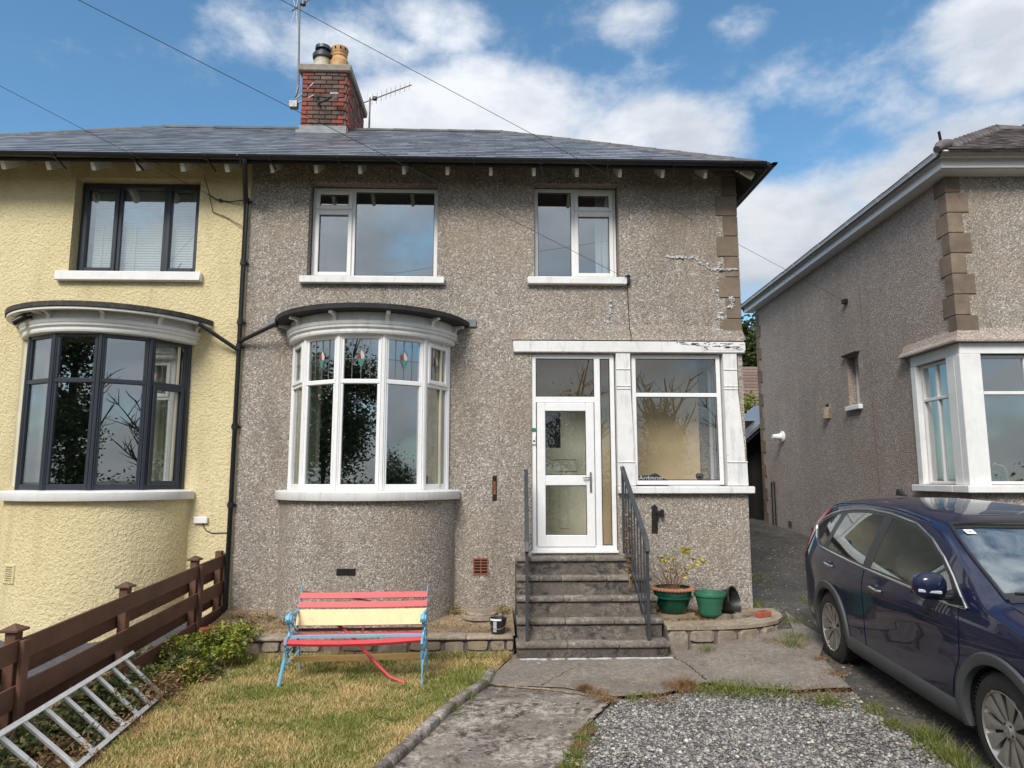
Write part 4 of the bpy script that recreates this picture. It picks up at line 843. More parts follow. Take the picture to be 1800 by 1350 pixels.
for (p, q) in (((-2.90, 9.42, 4.13), (X + .03, YF - .06, 3.92)), ((-3.95, 9.45, 4.13), (X + .03, YF - .06, 3.80))): c = MB(); c.tube([p, q], .028, 10); c.build('branch_pipe', 'black_plastic', pipe, smooth=50)
t = R(-30); M = T((-5.21 + 1.2 * math.sin(t), 9.95 - 1.2 * math.cos(t), 0), t)
v = MB(); v.box(-.11, .11, -.012, .02, .79, 1.02, M, .006); vt = v.build('air_vent', 'cream', ch); v = MB()
for i in range(6):
    for j in range(7): v.box(-.062 + i * .024, -.051 + i * .024, -.0135, -.011, .825 + j * .026, .838 + j * .026, M)
v.build('vent_hole', 'void', vt)
r = MB(); r.box(XL + .31, PX - .31, 13.2, 13.3, 1.05, 4.25); r.box(XL + .31, PX - .31, 12.4, 12.5, 4.45, 6.49); r.build('room_wall', 'room', ch)
# ---------------------------------------------------------------- detached house on the right, turned a little
NB_ANG = math.atan2(0.37, -8.4)
nh = thing('detached_house', 'grey pebbledashed house standing alone with white corner window and white gutters', 'house', (6.65, 9.62, 0.2), R(-2.5))
# built in its own frame: x along its front, y into the house, z up from its base
def nb(m, name, mat_, parent=nh, smooth=None, **k): return m.local(name, mat_, parent, smooth, **k)
NZ = -0.2                                                             # base height offset so that heights below are those of the place
W_, D_, EV = 7.5, 8.4, 6.44
f = MB(); wall_grid(f, 0, W_, -.4, 6.42, 0, .28, [(.0, 3.4, 1.76, 3.60)]); nb(f, 'front_wall', 'dash')
f = MB(); q = MB(); wall_grid(q, .282, D_, -.4, 6.42, 0, .28, [(.282, 1.22, 1.76, 3.60), (2.98, 3.42, 3.20, 4.13)]); Mside = T((0, D_ + .002, 0), R(-90))
def side(yv): return D_ - yv                                           # place along the side wall measured from the front corner
q = MB(); wall_grid(q, .0, D_ - .28, -.4, 6.42, 0, .28, [(side(1.22), side(.28), 1.76, 3.60), (side(3.42), side(2.98), 3.20, 4.13)]); f.add(q.v, q.f, Mside); nb(f, 'side_wall', 'dash_side')
f = MB(); f.box(.282, W_, D_ - .28, D_ + .002, -.4, 6.42); f.box(W_ - .28, W_ - .002, .282, D_ - .282, -.4, 6.42); nb(f, 'rear_wall', 'dash_side')
f = MB(); f.box(.29, W_ - .29, .29, D_ - .29, 4.06, 4.2); nb(f, 'upper_floor', 'room'); f = MB(); f.box(.29, W_ - .29, .29, D_ - .29, .7, .85); nb(f, 'ground_floor', 'room'); f = MB(); f.box(.29, W_ - .29, 3.2, 3.3, .86, 4.05); f.box(.29, W_ - .29, 3.5, 3.6, 4.21, 6.2); nb(f, 'room_wall', 'porch_wall')
# roof with tile courses, hip and ridge tiles
ov = .30; ez = 6.445; run = 3.75; rz = ez + run * .60
ax, bx_, ay, by = -ov, W_ + ov, -ov - .12, D_ + ov; run = 2.8; sl2 = .625; tz = ez + run * sl2; pt = math.atan(sl2); g = .115; nrow = int(run / math.cos(pt) / g)
OUT = [(ax, ay, ez), (bx_, ay, ez), (bx_, by, ez), (ax, by, ez)]; INN = [(ax + run, ay + run, tz), (bx_ - run, ay + run, tz), (bx_ - run, by - run, tz), (ax + run, by - run, tz)]
m = MB()
for i in range(4): slope_quad(m, [OUT[i], OUT[(i + 1) % 4], INN[(i + 1) % 4], INN[i]], .09)
slope_quad(m, INN, .09); nroof = nb(m, 'roof', 'dark_soffit')
t_ = MB()
for sidei, (M0, half) in enumerate(((Matrix.Translation(((ax + bx_) / 2, ay, ez)), (bx_ - ax) / 2), (Matrix.Translation((ax, (ay + by) / 2, ez)) @ Matrix.Rotation(R(-90), 4, 'Z'), (by - ay) / 2))):
    for r in range(nrow):
        yy = r * g * math.cos(pt); zz = r * g * math.sin(pt) + .004; x = -half + yy + .12
        while x < half - yy - .16:
            wv = min(rnd.uniform(.12, .168) if sidei == 0 else .5, half - yy - .12 - x); M = M0 @ Matrix.Translation((x + wv / 2, yy - .03, zz + rnd.uniform(-.003, .006))) @ Matrix.Rotation(pt - .07 + rnd.uniform(-.03, .03), 4, 'X'); t_.box(-wv / 2 + .002, wv / 2 - .002, 0, g * 1.6, 0, .013, M); x += wv
nb(t_, 'tile_courses', 'tile_rows', nroof, kind='stuff')
def hip_local(roof, a, b, n, w=.15, name='hip_tile', step=.05):
    a, b = Vector(a), Vector(b)
    for i in range(n):
        p = a + (b - a) * (i / n); q = a + (b - a) * min(1, (i + 1.15) / n); t = MB(); d = (q - p).normalized(); dz = Vector((0, 0, 1)); sx = d.cross(dz).normalized(); prof = [(-w, -.10), (-w * .6, .0), (0, .045), (w * .6, .0), (w, -.10), (w * .9, -.12), (0, .01), (-w * .9, -.12)]; k = len(prof)
        vs = [P + sx * u + dz * (v + .03 + e) for P, e in ((p, step), (q, -.01)) for u, v in prof]; t.add(vs, [tuple(range(k)), tuple(range(2 * k - 1, k - 1, -1))] + [(j, k + j, k + (j + 1) % k, (j + 1) % k) for j in range(k)]); nb(t, name, 'tile', roof)
A_, B_ = Vector(OUT[0]), Vector(INN[0]); hip_local(nroof, A_.lerp(B_, .10), B_, 13, .14, step=.035); hip_local(nroof, OUT[1], INN[1], 14); hip_local(nroof, INN[0], INN[1], 5, .13, 'ridge_tile', .03); hip_local(nroof, INN[3], INN[0], 7, .13, 'ridge_tile', .0)
t = MB(); t.tube([A_ + Vector((-.06, -.03, .0)), A_ + Vector((.06, .06, .10)), A_.lerp(B_, .11) + Vector((0, 0, .05))], [.05, .08, .08], 8); nb(t, 'hip_end_mortar', 'tile', nroof, 50); t = MB(); t.bar(A_ + Vector((.06, .06, .18)), A_ + Vector((.04, .05, .31)), .035, .012); nb(t, 'hip_iron', 'iron', nroof)
# fascia and gutters
f = MB(); f.box(-.22, W_ + .2, -.30, -.27, 6.245, 6.43, None, .004); f.box(-.22, -.19, -.2695, D_ + .25, 6.245, 6.43, None, .004); f.box(-.225, -.0, -.268, D_ + .2, 6.238, 6.244); f.box(-.001, W_, -.268, -.001, 6.238, 6.244); nb(f, 'fascia', 'upvc')
def ogee(y0, sgn): return [(y0, 6.385), (y0 - .04, 6.38), (y0 - .085, 6.40), (y0 - .09, 6.425), (y0 - .105, 6.445), (y0 - .105, 6.462), (y0 - .095, 6.462), (y0 - .07, 6.42), (y0, 6.405)]
g = MB(); g.prism(ogee(-.302, 1), -.33, W_ + .3, 'x'); ng = nb(g, 'gutter', 'upvc', smooth=30)
g = MB(); g.prism([(-.222 - (-.302 - a), b) for a, b in ogee(-.302, 1)], -.40, D_ + .3, 'y'); ng2 = nb(g, 'gutter', 'upvc', smooth=30)
for y in (.3, 1.3, 2.4, 3.6, 4.9, 6.3, 7.6): c = MB(); c.prism([(-.222 - (-.302 - a) - .004 * (a < -.31), b - .004) for a, b in ogee(-.302, 1)], y, y + .05, 'y'); nb(c, 'gutter_bracket', 'upvc', ng2)
for x in (.28, .75, 1.8): c = MB(); c.prism([(a - .004 * (a < -.31), b - .004) for a, b in ogee(-.302, 1)], x, x + .05, 'x'); nb(c, 'gutter_bracket', 'upvc', ng)
# quoins at both ends of the side wall
def quoins(y_front, n0=0):
    z = 3.86; k = 0
    while z < 6.2:
        lw = .30 if k % 2 == 0 else .20; sw = .18 if k % 2 == 0 else .28; q = MB(); q.box(-.016, lw, -.016, sw, z + .003, min(z + .305, 6.235) - .003, None, .008); nb(q, 'quoin', 'quoin'); z += .305; k += 1
quoins(0)
z = .1; k = 0
while z < 6.0:
    q = MB(); sw = .32 if k % 2 == 0 else .2; q.box(-.018, .3, D_ - sw, D_ + .018, z + .003, z + .297, None, .006); nb(q, 'quoin', 'quoin'); z += .30; k += 1
# flared course over the corner window, posts, glazing bars, sill
d = MB(); pr_ = [(-.001, 3.98), (.05, 3.86), (.12, 3.79), (.12, 3.765), (-.001, 3.765)]; rows_ = [[(3.6, -a, b) for a, b in pr_], [(-a, -a, b) for a, b in pr_], [(-a, 1.42, b) for a, b in pr_]]; n5_ = len(pr_); d.add([p for r in rows_ for p in r], [(i * n5_ + k, i * n5_ + (k + 1) % n5_, (i + 1) * n5_ + (k + 1) % n5_, (i + 1) * n5_ + k) for i in range(2) for k in range(n5_)] + [tuple(range(n5_)), tuple(10 + k for k in range(n5_))]); nb(d, 'drip_course', 'dash_side')
b = MB(); b.box(-.02, 3.5, -.03, .26, 3.60, 3.762, None, .008); b.box(-.0195, .24, .2605, 1.24, 3.601, 3.761, None, .008); nb(b, 'window_beam', 'white_fresh')
p = MB(); p.box(-.03, .27, -.035, .10, 1.76, 3.60, None, .008); p.box(-.0295, .10, .1005, .30, 1.761, 3.599, None, .008); nb(p, 'corner_post', 'white_fresh'); p = MB(); p.box(-.028, .2, 1.10, 1.235, 1.76, 3.60, None, .008); nb(p, 'corner_post', 'white_fresh')
s_ = MB(); s_.box(-.11, 3.5, -.12, .25, 1.655, 1.758, None, .01); s_.box(-.1095, .25, .2505, 1.30, 1.656, 1.757, None, .01); nb(s_, 'window_sill', 'white_fresh')
def small_window(x0, x1, z0, z1, M, bars, trans, y=.05):
    f = MB(); frame_bars(f, x0, x1, z0, z1, y, y + .07, .05, M, .008)
    xs_ = [x0 + .05] + bars + [x1 - .05]; 
    for x in bars: f.box(x - .022, x + .022, y + .002, y + .068, z0 + .051, z1 - .051, M, .006)
    f.box(x0 + .051, x1 - .051, y - .006, y + .066, trans - .024, trans + .024, M, .006)
    wn_ = nb(f, 'window', 'white_fresh')
    for a, b in zip(xs_, xs_[1:]):
        for c, e in ((z0 + .05, trans - .024), (trans + .024, z1 - .05)): p = MB(); p.box(a + .018, b - .018, y + .03, y + .036, c - .002, e + .002, M); nb(p, 'pane', 'glass_porch' if M is not None else 'glass', wn_)
    return wn_
small_window(.275, 1.60, 1.762, 3.598, None, [.94], 3.05); small_window(1.605, 2.9, 1.762, 3.598, None, [2.25], 3.05)
small_window(side(1.095), side(.305), 1.762, 3.598, T((0, D_ + .002, 0), R(-90)), [side(.70)], 3.05)
f = MB(); M = T((0, D_ + .002, 0), R(-90)); a, b = side(3.42), side(2.98); frame_bars(f, a + .002, b - .002, 3.22, 4.12, .15, .21, .05, M, .006); nw = nb(f, 'window', 'upvc', label='small narrow window high on the side wall'); p = MB(); p.box(a + .05, b - .05, .175, .181, 3.27, 4.07, M); nb(p, 'pane', 'glass', nw)
s_ = MB(); s_.box(a - .06, b + .06, -.07, .15, 3.11, 3.198, M, .01); nb(s_, 'window_sill', 'white_fresh', nw); s_ = MB(); s_.box(a - .1, b + .1, -.075, -.001, 4.15, 4.21, M, .02); nb(s_, 'window_hood', 'quoin', nw)
# bits on the side wall
v = MB(); v.tube([(-.012, 4.35, 3.05), (-.012, 4.35, 3.28)], .11, 12, flat=.6); v.prism([(4.24, 3.05), (4.46, 3.05), (4.47, 3.25), (4.44, 3.36), (4.26, 3.36), (4.23, 3.25)], -.012, .01, 'x'); nb(v, 'cement_patch', 'coping')
v = MB(); v.box(-.03, .0, 4.31, 4.40, 3.26, 3.34); nb(v, 'vent_recess', 'void')
for y, zz in ((3.6, .62), (5.3, .66), (6.6, .72), (2.2, .55)):
    v = MB(); v.box(-.008, .01, y, y + .22, zz, zz + .15); vt = nb(v, 'air_vent', 'quoin'); v = MB()
    for i in range(3): v.box(-.011, -.007, y + .02, y + .20, zz + .02 + i * .045, zz + .042 + i * .045)
    nb(v, 'vent_slot', 'void', vt)
v = MB(); v.tube([(-.03, 7.75, .3), (-.03, 7.75, 1.75), (-.03, 7.55, 1.78), (-.03, 7.55, .4)], .016, 8); nb(v, 'overflow_pipe', 'black_plastic', smooth=50)
v = MB(); v.box(-.035, .0, 2.35, 2.9, 1.40, 1.46, None, .01); v.box(-.02, 0, 2.38, 2.87, 1.1, 1.40); nb(v, 'blocked_opening', 'quoin')
def wn_crack(pts, w_, name='wall_crack'):
    o = MB()
    for (a, b) in zip(pts, pts[1:]):
        k = max(2, int((Vector(b) - Vector(a)).length / .06)); pv = None
        for i in range(k + 1):
            c = (a[0] + (b[0] - a[0]) * i / k + rnd.uniform(-.012, .012), a[1] + (b[1] - a[1]) * i / k)
            if pv: o.prism([(pv[0] - w_, pv[1]), (pv[0] + w_, pv[1]), (c[0] + w_, c[1]), (c[0] - w_, c[1])], -.006, .004, 'x')
            pv = c
    return nb(o, name, 'quoin')
wn_crack([(2.75, 5.4), (2.72, 4.5)], .006); wn_crack([(2.55, 3.2), (2.5, 1.6)], .006)
# ---------------------------------------------------------------- steps, railings, low walls
st = thing('concrete_steps', 'flight of five sooty concrete steps up to the white front door', 'steps', (1.2, 8.9, 0))
NOSE = [(8.36, .182, 2.09), (8.645, .388, 2.085), (8.93, .602, 2.09), (9.22, .81, 2.08), (9.50, 1.022, 1.90)]
XS = [.305, .318, .33, .34, .35]
for i, (y, z, xr) in enumerate(NOSE):
    yb = NOSE[i + 1][0] + .03 if i < 4 else YF + .02; zb = -.05 if i == 0 else NOSE[i - 1][1] + .001
    xl = XS[i]; nn = 3; L_ = (xr - xl) / nn
    for k in range(nn): o = MB(); o.box(xl + k * L_ + .0015, xl + (k + 1) * L_ - .0015, y, yb, z - .062, z + rnd.uniform(-.002, .002), None, .010); o.build('tread_slab', 'tread', st, smooth=50)
    o = MB(); o.box(xl + .012, xr - .022, y + .03, yb + .01, zb, z - .0625); o.build('riser', 'step', st)
o = MB(); o.prism([(8.42, -.05), (YF - .003, -.05), (YF - .003, .955), (9.56, .955), (9.27, .74), (8.98, .535), (8.70, .32), (8.42, .115)], .34, 1.85, 'x'); o.build('step_core', 'step', st)
def railing(name, label, xa, ya, za, xb, yb, zb, foot, nbal):
    rl = thing(name, label, 'railing', (xb, yb, foot))
    a, b = Vector((xa, ya, za)), Vector((xb, yb, zb)); d = (b - a)
    o = MB(); o.bar(a + Vector((0, .03, .03)), b, .052, .05, bev=.006); o.bar(b + Vector((0, .012, .012)), b + Vector((0, -.035, -.11)), .052, .05, bev=.006); o.build('handrail', 'rail', rl, smooth=40)
    o = MB(); o.bar((xb, yb - .005, foot), (xb, yb - .005, zb - .03), .036, .036, bev=.003); o.build('post', 'rail', rl); o = MB(); o.bar((xa, ya + .005, za - 1.10), (xa, ya + .005, za - .03), .036, .036, bev=.003); o.build('post', 'rail', rl)
    p, q = a - Vector((0, 0, .98)), b - Vector((0, 0, .98)); o = MB(); o.bar(p, q, .02, .036); o.build('lower_rail', 'rail', rl)
    for i in range(1, nbal + 1):
        c = a.lerp(b, i / (nbal + 1)); o = MB(); o.bar(c - Vector((0, 0, .98)), c - Vector((0, 0, .02)), .016, .016); o.build('baluster', 'rail', rl)
    o = MB(); o.tube([(xa - .0, ya + .22, za - .80), (xa, ya, za - .80)], .012); o.build('wall_fixing', 'rail', rl)
    return rl
railing('step_railing', 'grey metal railing with balusters on the flowerpot side of the steps', 1.770, 9.42, 2.17, 1.862, 8.47, 1.30, .185, 7)
railing('step_railing', 'grey metal railing seen edge on, on the bench side of the steps', .481, 9.45, 2.13, .436, 8.47, 1.30, .185, 7)
w1 = thing('stone_wall', 'low stone garden wall with concrete coping behind the painted bench', 'garden wall', (-1.2, 8.55, 0))
x = -3.3
while x < .27:
    L_ = rnd.uniform(.42, .62); xe = min(x + L_, .275)
    if xe - x > .12: o = MB(); o.box(x + .002, xe - .002, 8.50, 8.86, .188, .228 + rnd.uniform(-.003, .003), None, .010); o.build('coping_slab', 'coping', w1, smooth=50)
    x += L_
def rubble(root, path, z0, z1, seed, org, hard=None):
    """irregular stones set along a line of (x, y) places, faces turned outwards"""
    q = random.Random(seed); P = [Vector(p) for p in path]; seg = [(a, b) for a, b in zip(P, P[1:])]; tot = sum((b - a).length for a, b in seg)
    def at(s):
        for a, b in seg:
            L_ = (b - a).length
            if s <= L_ or (a, b) == seg[-1]: d = (b - a).normalized(); return a + d * s, d
            s -= L_
    z = z0; rows = 1 if z1 - z0 < .16 else 2; zr = [z0, z0 + (z1 - z0) * q.uniform(.42, .58), z1] if rows == 2 else [z0, z1]
    s = 0.0
    while s < tot - .05:
        wd = q.uniform(.16, .44); wd = min(wd, tot - s); single = q.random() < .45
        for (za, zb) in ([(z0, z1)] if single or rows == 1 else list(zip(zr, zr[1:]))):
            c, d = at(s + wd / 2); n = Vector((d.y, -d.x)); n_ = 8; poly = []
            for k in range(n_):
                t = 2 * math.pi * (k + .5) / n_; ex = math.copysign(min(1, abs(math.cos(t)) ** .36), math.cos(t)) * (wd / 2 - .004) * q.uniform(.9, 1.03); ez_ = math.copysign(min(1, abs(math.sin(t)) ** .36), math.sin(t)) * ((zb - za) / 2 - .002) * q.uniform(.88, 1.02); poly.append((ex, ez_))
            zc_ = (za + zb) / 2; pr = q.uniform(.0, .03); vs = []
            for dep, sc_ in ((.06, 1.0), (-.005 - pr * .3, .98), (-.020 - pr, .88)):
                for ex, ez_ in poly: p = c + d * (ex * sc_) - n * (dep if dep > 0 else dep) * 1.0; vs.append((p.x, p.y, zc_ + ez_ * sc_))
            fs = []
            for l in range(2): fs += [(l * n_ + k, l * n_ + (k + 1) % n_, (l + 1) * n_ + (k + 1) % n_, (l + 1) * n_ + k) for k in range(n_)]
            fs.append(tuple(2 * n_ + k for k in range(n_))); fs.append(tuple(range(n_))[::-1])
            o = MB(); o.add(vs, fs); o.build('stone', 'stone', root)
        s += wd
rubble(w1, [(-3.3, 8.56), (.28, 8.56)], -.04, .184, 3, None)
o = MB(); o.box(-3.3, .285, 8.556, 8.85, -.05, .186); o.build('mortar_core', 'mortar', w1)
w2 = thing('stone_wall', 'low stone wall curving round the flowerpots beside the steps', 'garden wall', (2.9, 8.9, 0))
CP = [(2.10, 8.60), (2.45, 8.60), (2.80, 8.62), (3.10, 8.68), (3.36, 8.79), (3.56, 8.95), (3.70, 9.16), (3.77, 9.42), (3.79, 9.72)]
def off(path, d):
    P = [Vector(p) for p in path]; r = []
    for i, p in enumerate(P): t = (P[min(i + 1, len(P) - 1)] - P[max(i - 1, 0)]).normalized(); n = Vector((-t.y, t.x)); r.append(p + n * d)
    return r
ci, co_ = off(CP, .30), off(CP, -.03)
for i in range(len(CP) - 1):
    o = MB(); g_ = .003; a, b, c, d = co_[i], co_[i + 1], ci[i + 1], ci[i]; e = (b - a).normalized() * g_; e2 = (c - d).normalized() * g_
    o.prism([tuple(a + e), tuple(b - e), tuple(c - e2), tuple(d + e2)], .272, .312 + rnd.uniform(-.002, .002), 'z'); o.build('coping_slab', 'coping', w2)
rubble(w2, CP, -.02, .268, 9, None)
ic = off(CP, .28); cc = off(CP, -.004); o = MB(); o.prism([tuple(p) for p in cc] + [tuple(p) for p in ic[::-1]], -.05, .27, 'z'); o.build('mortar_core', 'mortar', w2)
patch('raised_bed_soil', [(2.08, 9.72), (2.08, 8.86)] + [tuple(p) for p in off(CP, .27)[1:]] + [(3.53, 9.72)], 0.0, 'soil', fn=lambda x, y: .288 + .05 * max(0, y - 9) + .008 * math.sin(9 * x), res=.1)
for (x, y, rx, ry, h, a) in ((2.36, 9.24, .30, .15, .045, .1), (2.88, 9.16, .20, .12, .04, -.2), (3.17, 9.16, .10, .07, .05, .3), (3.33, 9.36, .19, .10, .05, .6), (3.12, 9.40, .13, .1, .05, 0)):
    o = MB(); n = 9; q = random.Random(int(x * 100)); top = [(x + rx * math.cos(2 * math.pi * k / n + a) * q.uniform(.82, 1), y + ry * math.sin(2 * math.pi * k / n + a) * q.uniform(.82, 1)) for k in range(n)]
    o.prism(top, .28, .30 + h, 'z'); o.build('flat_stone', 'stone', None, label={236: 'long flat stone under the glazed green flowerpot', 288: 'flat stone under the plain green bucket', 317: 'small pale stone in front of the tipped black pot', 333: 'brown slab of stone next to the loose brick', 312: 'grey stone behind the tipped black pot'}[int(round(x * 100))], cat='stone', group='loose stones in the raised bed')

# ---------------------------------------------------------------- pots, bucket, bricks
p = thing('flower_pot', 'dark green glazed flowerpot with frilled terracotta rim', 'flowerpot', (2.355, 9.26, .345))
o = MB(); n = 40; o.lathe([(.135, 0), (.16, .02), (.205, .13), (.232, .205), (.24, .215), (.243, .30), (.225, .31), (.22, .215), (.0, .2)], n, (2.355, 9.26, .345)); o.build('pot_body', 'green_glaze', p, smooth=40)
o = MB(); fr = lambda r, z, k: r + (.011 if k % 2 else -.004) * (1 if r > .235 else 0); o.lathe([(.225, .296), (.262, .292), (.268, .305), (.258, .322), (.222, .325)], 72, (2.355, 9.26, .345), wob=fr); o.build('frilled_rim', 'terracotta', p)
o = MB(); o.lathe([(.232, .196), (.25, .198), (.252, .208), (.236, .216)], 72, (2.355, 9.26, .345), wob=lambda r, z, k: r + (.006 if k % 2 else 0)); o.build('frilled_band', 'green_glaze', p)
o = MB(); o.lathe([(.0, .285), (.215, .28)], 24, (2.355, 9.26, .345)); o.build('pot_soil', 'soil', p)
pl = thing('potted_shrub', 'leggy azalea with bare twigs and few yellow leaves in the glazed pot', 'shrub', (2.355, 9.26, .62))
rg = np.random.default_rng(5); tw = MB(); tips = []
for k in range(17):
    t = rg.uniform(0, 2 * math.pi); sp = rg.uniform(.05, .42) * (1 if k % 3 else .35); h = rg.uniform(.12, .52); b0 = Vector((2.355 + .07 * math.cos(t), 9.26 + .07 * math.sin(t), .62)); e = Vector((2.355 + sp * math.cos(t), 9.26 + sp * .6 * math.sin(t), .62 + h)); md = b0.lerp(e, .5) + Vector((rg.normal() * .025, rg.normal() * .02, .03))
    tw.tube([b0, md, e], [.006, .0045, .002], 5)
    for j in range(3): s_ = md.lerp(e, rg.uniform(0, .9)); e2 = s_ + Vector((rg.normal() * .07, rg.normal() * .06, rg.uniform(.03, .12))); tw.tube([s_, e2], [.003, .0015], 4); tips.append(e2)
    tips.append(e)
tw.build('twig', 'twig', pl)
cl = [(2.52, 9.18, 1.13), (2.73, 9.2, .99), (2.30, 9.2, 1.02), (2.55, 9.2, .86), (2.22, 9.2, 1.0), (2.66, 9.2, .95)]
C = np.concatenate([np.array(c) + rg.normal(size=(k, 3)) * .028 for c, k in zip(cl, (34, 20, 12, 7, 14, 12))] + [np.array([tuple(t) for t in tips[::3]])])
V, F = leaves(C, .065, rg, .3, 0, .55); npmesh('leaf_cluster', V, F, 'leaf_yellow', pl)
p = thing('plant_bucket', 'plain light green plastic plant pot beside the glazed one', 'flowerpot', (2.80, 9.14, .335))
o = MB(); o.lathe([(.122, 0), (.128, .01), (.183, .235), (.192, .238), (.198, .245), (.20, .275), (.197, .285), (.188, .285), (.18, .24), (.135, .02), (0, .02)], 32, (2.80, 9.14, .335)); o.build('pot_body', 'green_plastic', p, smooth=35)
o = MB(); o.lathe([(0, .10), (.155, .10)], 20, (2.80, 9.14, .335)); o.build('pot_soil', 'soil', p)
p = thing('black_pot', 'dusty black plastic pot tipped on its side showing the inside', 'flowerpot', (3.06, 9.25, .47))
M = Matrix.Translation((3.08, 9.30, .475)) @ Vector((.74, -.62, .24)).to_track_quat('Z', 'Y').to_matrix().to_4x4()
o = MB(); o.lathe([(0, -.17), (.12, -.17), (.13, -.165), (.165, .08), (.178, .082), (.18, .10), (.172, .10), (.158, .06), (.122, -.15), (0, -.15)], 28, (0, 0, 0), M); o.build('pot_body', 'black_pot', p, smooth=35)
def loose_brick(x, y, z, a, label):
    b = thing('loose_brick', label, 'brick', (x, y, z), a, 'loose red bricks'); M0 = None
    o = MB(); o.box(-.105, .105, -.05, .05, 0, .066, None, .006); o.local('brick_body', 'brick_loose', b); o = MB(); o.box(-.07, .07, -.028, .028, .0655, .0675, None, .0); o.local('frog', 'dark_red', b)
loose_brick(3.47, 9.13, 0.313, R(28), 'loose red brick on the curved wall coping beside the flowerpots')
pb = thing('paint_bucket', 'small black bucket with silver tape standing on the wall coping', 'bucket', (.10, 8.68, .23))
o = MB(); o.lathe([(.075, 0), (.08, .006), (.098, .155), (.104, .157), (.106, .175), (.098, .177), (.09, .15), (.075, .02), (0, .02)], 26, (.10, 8.68, .23)); o.build('bucket_body', 'black_pot', pb, smooth=35)
o = MB(); o.tube([(.10 - .105 * math.cos(t), 8.68 - .115 * math.sin(t), .23 + .15 - .085 * math.sin(t)) for t in [math.pi * i / 12 for i in range(13)]], .0035, 6); o.build('bucket_handle', 'galv', pb)
o = MB(); M = T((.10, 8.68, .23), R(-22)); o.prism([(-.02, .03), (.02, .03), (.022, .15), (-.022, .15)], -.1, -.097, 'y', M); o.build('tape_strip', 'silver', pb); o = MB(); o.slabarc((.10, 8.68), .1055, .1075, R(-60), R(20), .23 + .158, .23 + .178, 12); o.build('white_lid_rim', 'white_flat', pb)
dc = thing('drain_cover', 'round concrete drain cover on the terrace by the steps', 'cover', (-.10, 9.40, .31)); o = MB(); o.lathe([(.20, -.03), (.205, .03), (.19, .045), (.10, .05), (0, .05)], 28, (-.10, 9.40, .31)); o.build('cover_disc', 'coping', dc, smooth=35); o = MB(); o.lathe([(.27, -.03), (.27, .004), (.215, .01)], 28, (-.10, 9.40, .31)); o.build('cover_ring', 'coping', dc)

# ---------------------------------------------------------------- iron brackets, box, cables, bell
br = thing('wall_bracket', 'rusty orange and black iron bracket on the wall beside the steps', 'bracket', (.057, YF, 1.92)); o = MB(); o.box(.03, .09, YF - .014, YF + .003, 1.755, 2.09, None, .004); o.build('back_plate', 'iron', br); o = MB(); o.box(.042, .078, YF - .026, YF - .0145, 1.83, 2.02, None, .004); o.build('rusted_bar', 'rust', br); o = MB(); o.box(.05, .07, YF - .05, YF - .0145, 2.03, 2.06); o.build('hook', 'iron', br)
br = thing('wall_bracket', 'black iron plate bracket with a hinge pin on the wall under the porch window', 'bracket', (2.25, YF, 1.5)); o = MB(); o.prism([(2.205, 1.32), (2.285, 1.32), (2.29, 1.665), (2.25, 1.70), (2.21, 1.665)], YF - .016, YF + .003, 'y'); o.build('back_plate', 'iron', br); o = MB(); o.bar((2.26, YF - .03, 1.60), (2.36, YF - .06, 1.60), .03, .03); o.tube([(2.34, YF - .06, 1.53), (2.34, YF - .06, 1.63)], .026, 8); o.bar((2.26, YF - .025, 1.40), (2.30, YF - .05, 1.58), .02, .016); o.build('hinge_pin', 'iron', br)
tb = thing('cable_box', 'small black cable junction box on the wall by the narrow window', 'junction box', (1.945, YF, 4.83)); o = MB(); o.box(1.915, 1.975, YF - .07, YF - .003, 4.79, 4.90, None, .01); o.tube([(1.945, YF - .05, 4.895), (1.945, YF - .05, 4.915)], .036, 10); o.build('box_body', 'black_plastic', tb, smooth=40); o = MB(); o.tube([(1.945, YF - .04, 4.79), (1.945, YF - .012, 4.74), (1.95, YF - .012, 4.5), (1.96, YF - .012, 4.16), (1.965, YF - .09, 4.04), (1.965, YF - .06, 3.96)], .006, 6); o.build('drop_cable', 'wire', tb)
POLE = Vector((-12.0, -2.67, CAMZ + 5.15))
def cable(name, a, label, b=None, sag=.0):
    a = Vector(a); b = Vector(b or POLE); c = MB(); n = 14; c.tube([a.lerp(b, i / n) - Vector((0, 0, sag * 4 * (i / n) * (1 - i / n))) for i in range(n + 1)], .0029, 6); return c.build(name, 'wire', None, label=label, cat='cable', group='overhead cables')
cable('overhead_cable', (1.945, YF - .06, 4.86), 'overhead cable running down to the black box by the narrow window')
cable('overhead_cable', (6.77, 12.9, 5.40), 'highest overhead cable crossing the sky to the side of the detached house')
cable('overhead_cable', (-4.02, YF - .05, 6.05), 'lowest overhead cable ending by the cream house downpipe', b=(-11.6, -2.67, 7.6))
ca = MB(); ca.box(6.72, 6.84, 12.84, 12.96, 5.36, 5.44); ca.build('cable_anchor', 'iron', None, label='small black cable anchor high on the side wall of the detached house', cat='anchor')
ct = MB(); P_ = [(-4.02, YF - .05, 6.05), (-3.9, YF - .02, 5.98), (-3.72, YF - .02, 5.95), (-3.50, YF - .09, 5.95)]; ct.tube(P_, .008, 6); ct.tube([(-3.98, YF - .3, 6.22), (-4.0, YF - .05, 6.06), (-3.95, YF - .02, 5.8), (-3.75, YF - .02, 5.72), (-3.51, YF - .04, 5.58)], .006, 6); ct.tube([(-3.85, YF - .022, 5.99), (-3.85, YF - .022, 5.95)], .02, 6); ct.build('cable_tail', 'wire', None, label='loose black cable tails looping under the eaves to the downpipe', cat='cable')
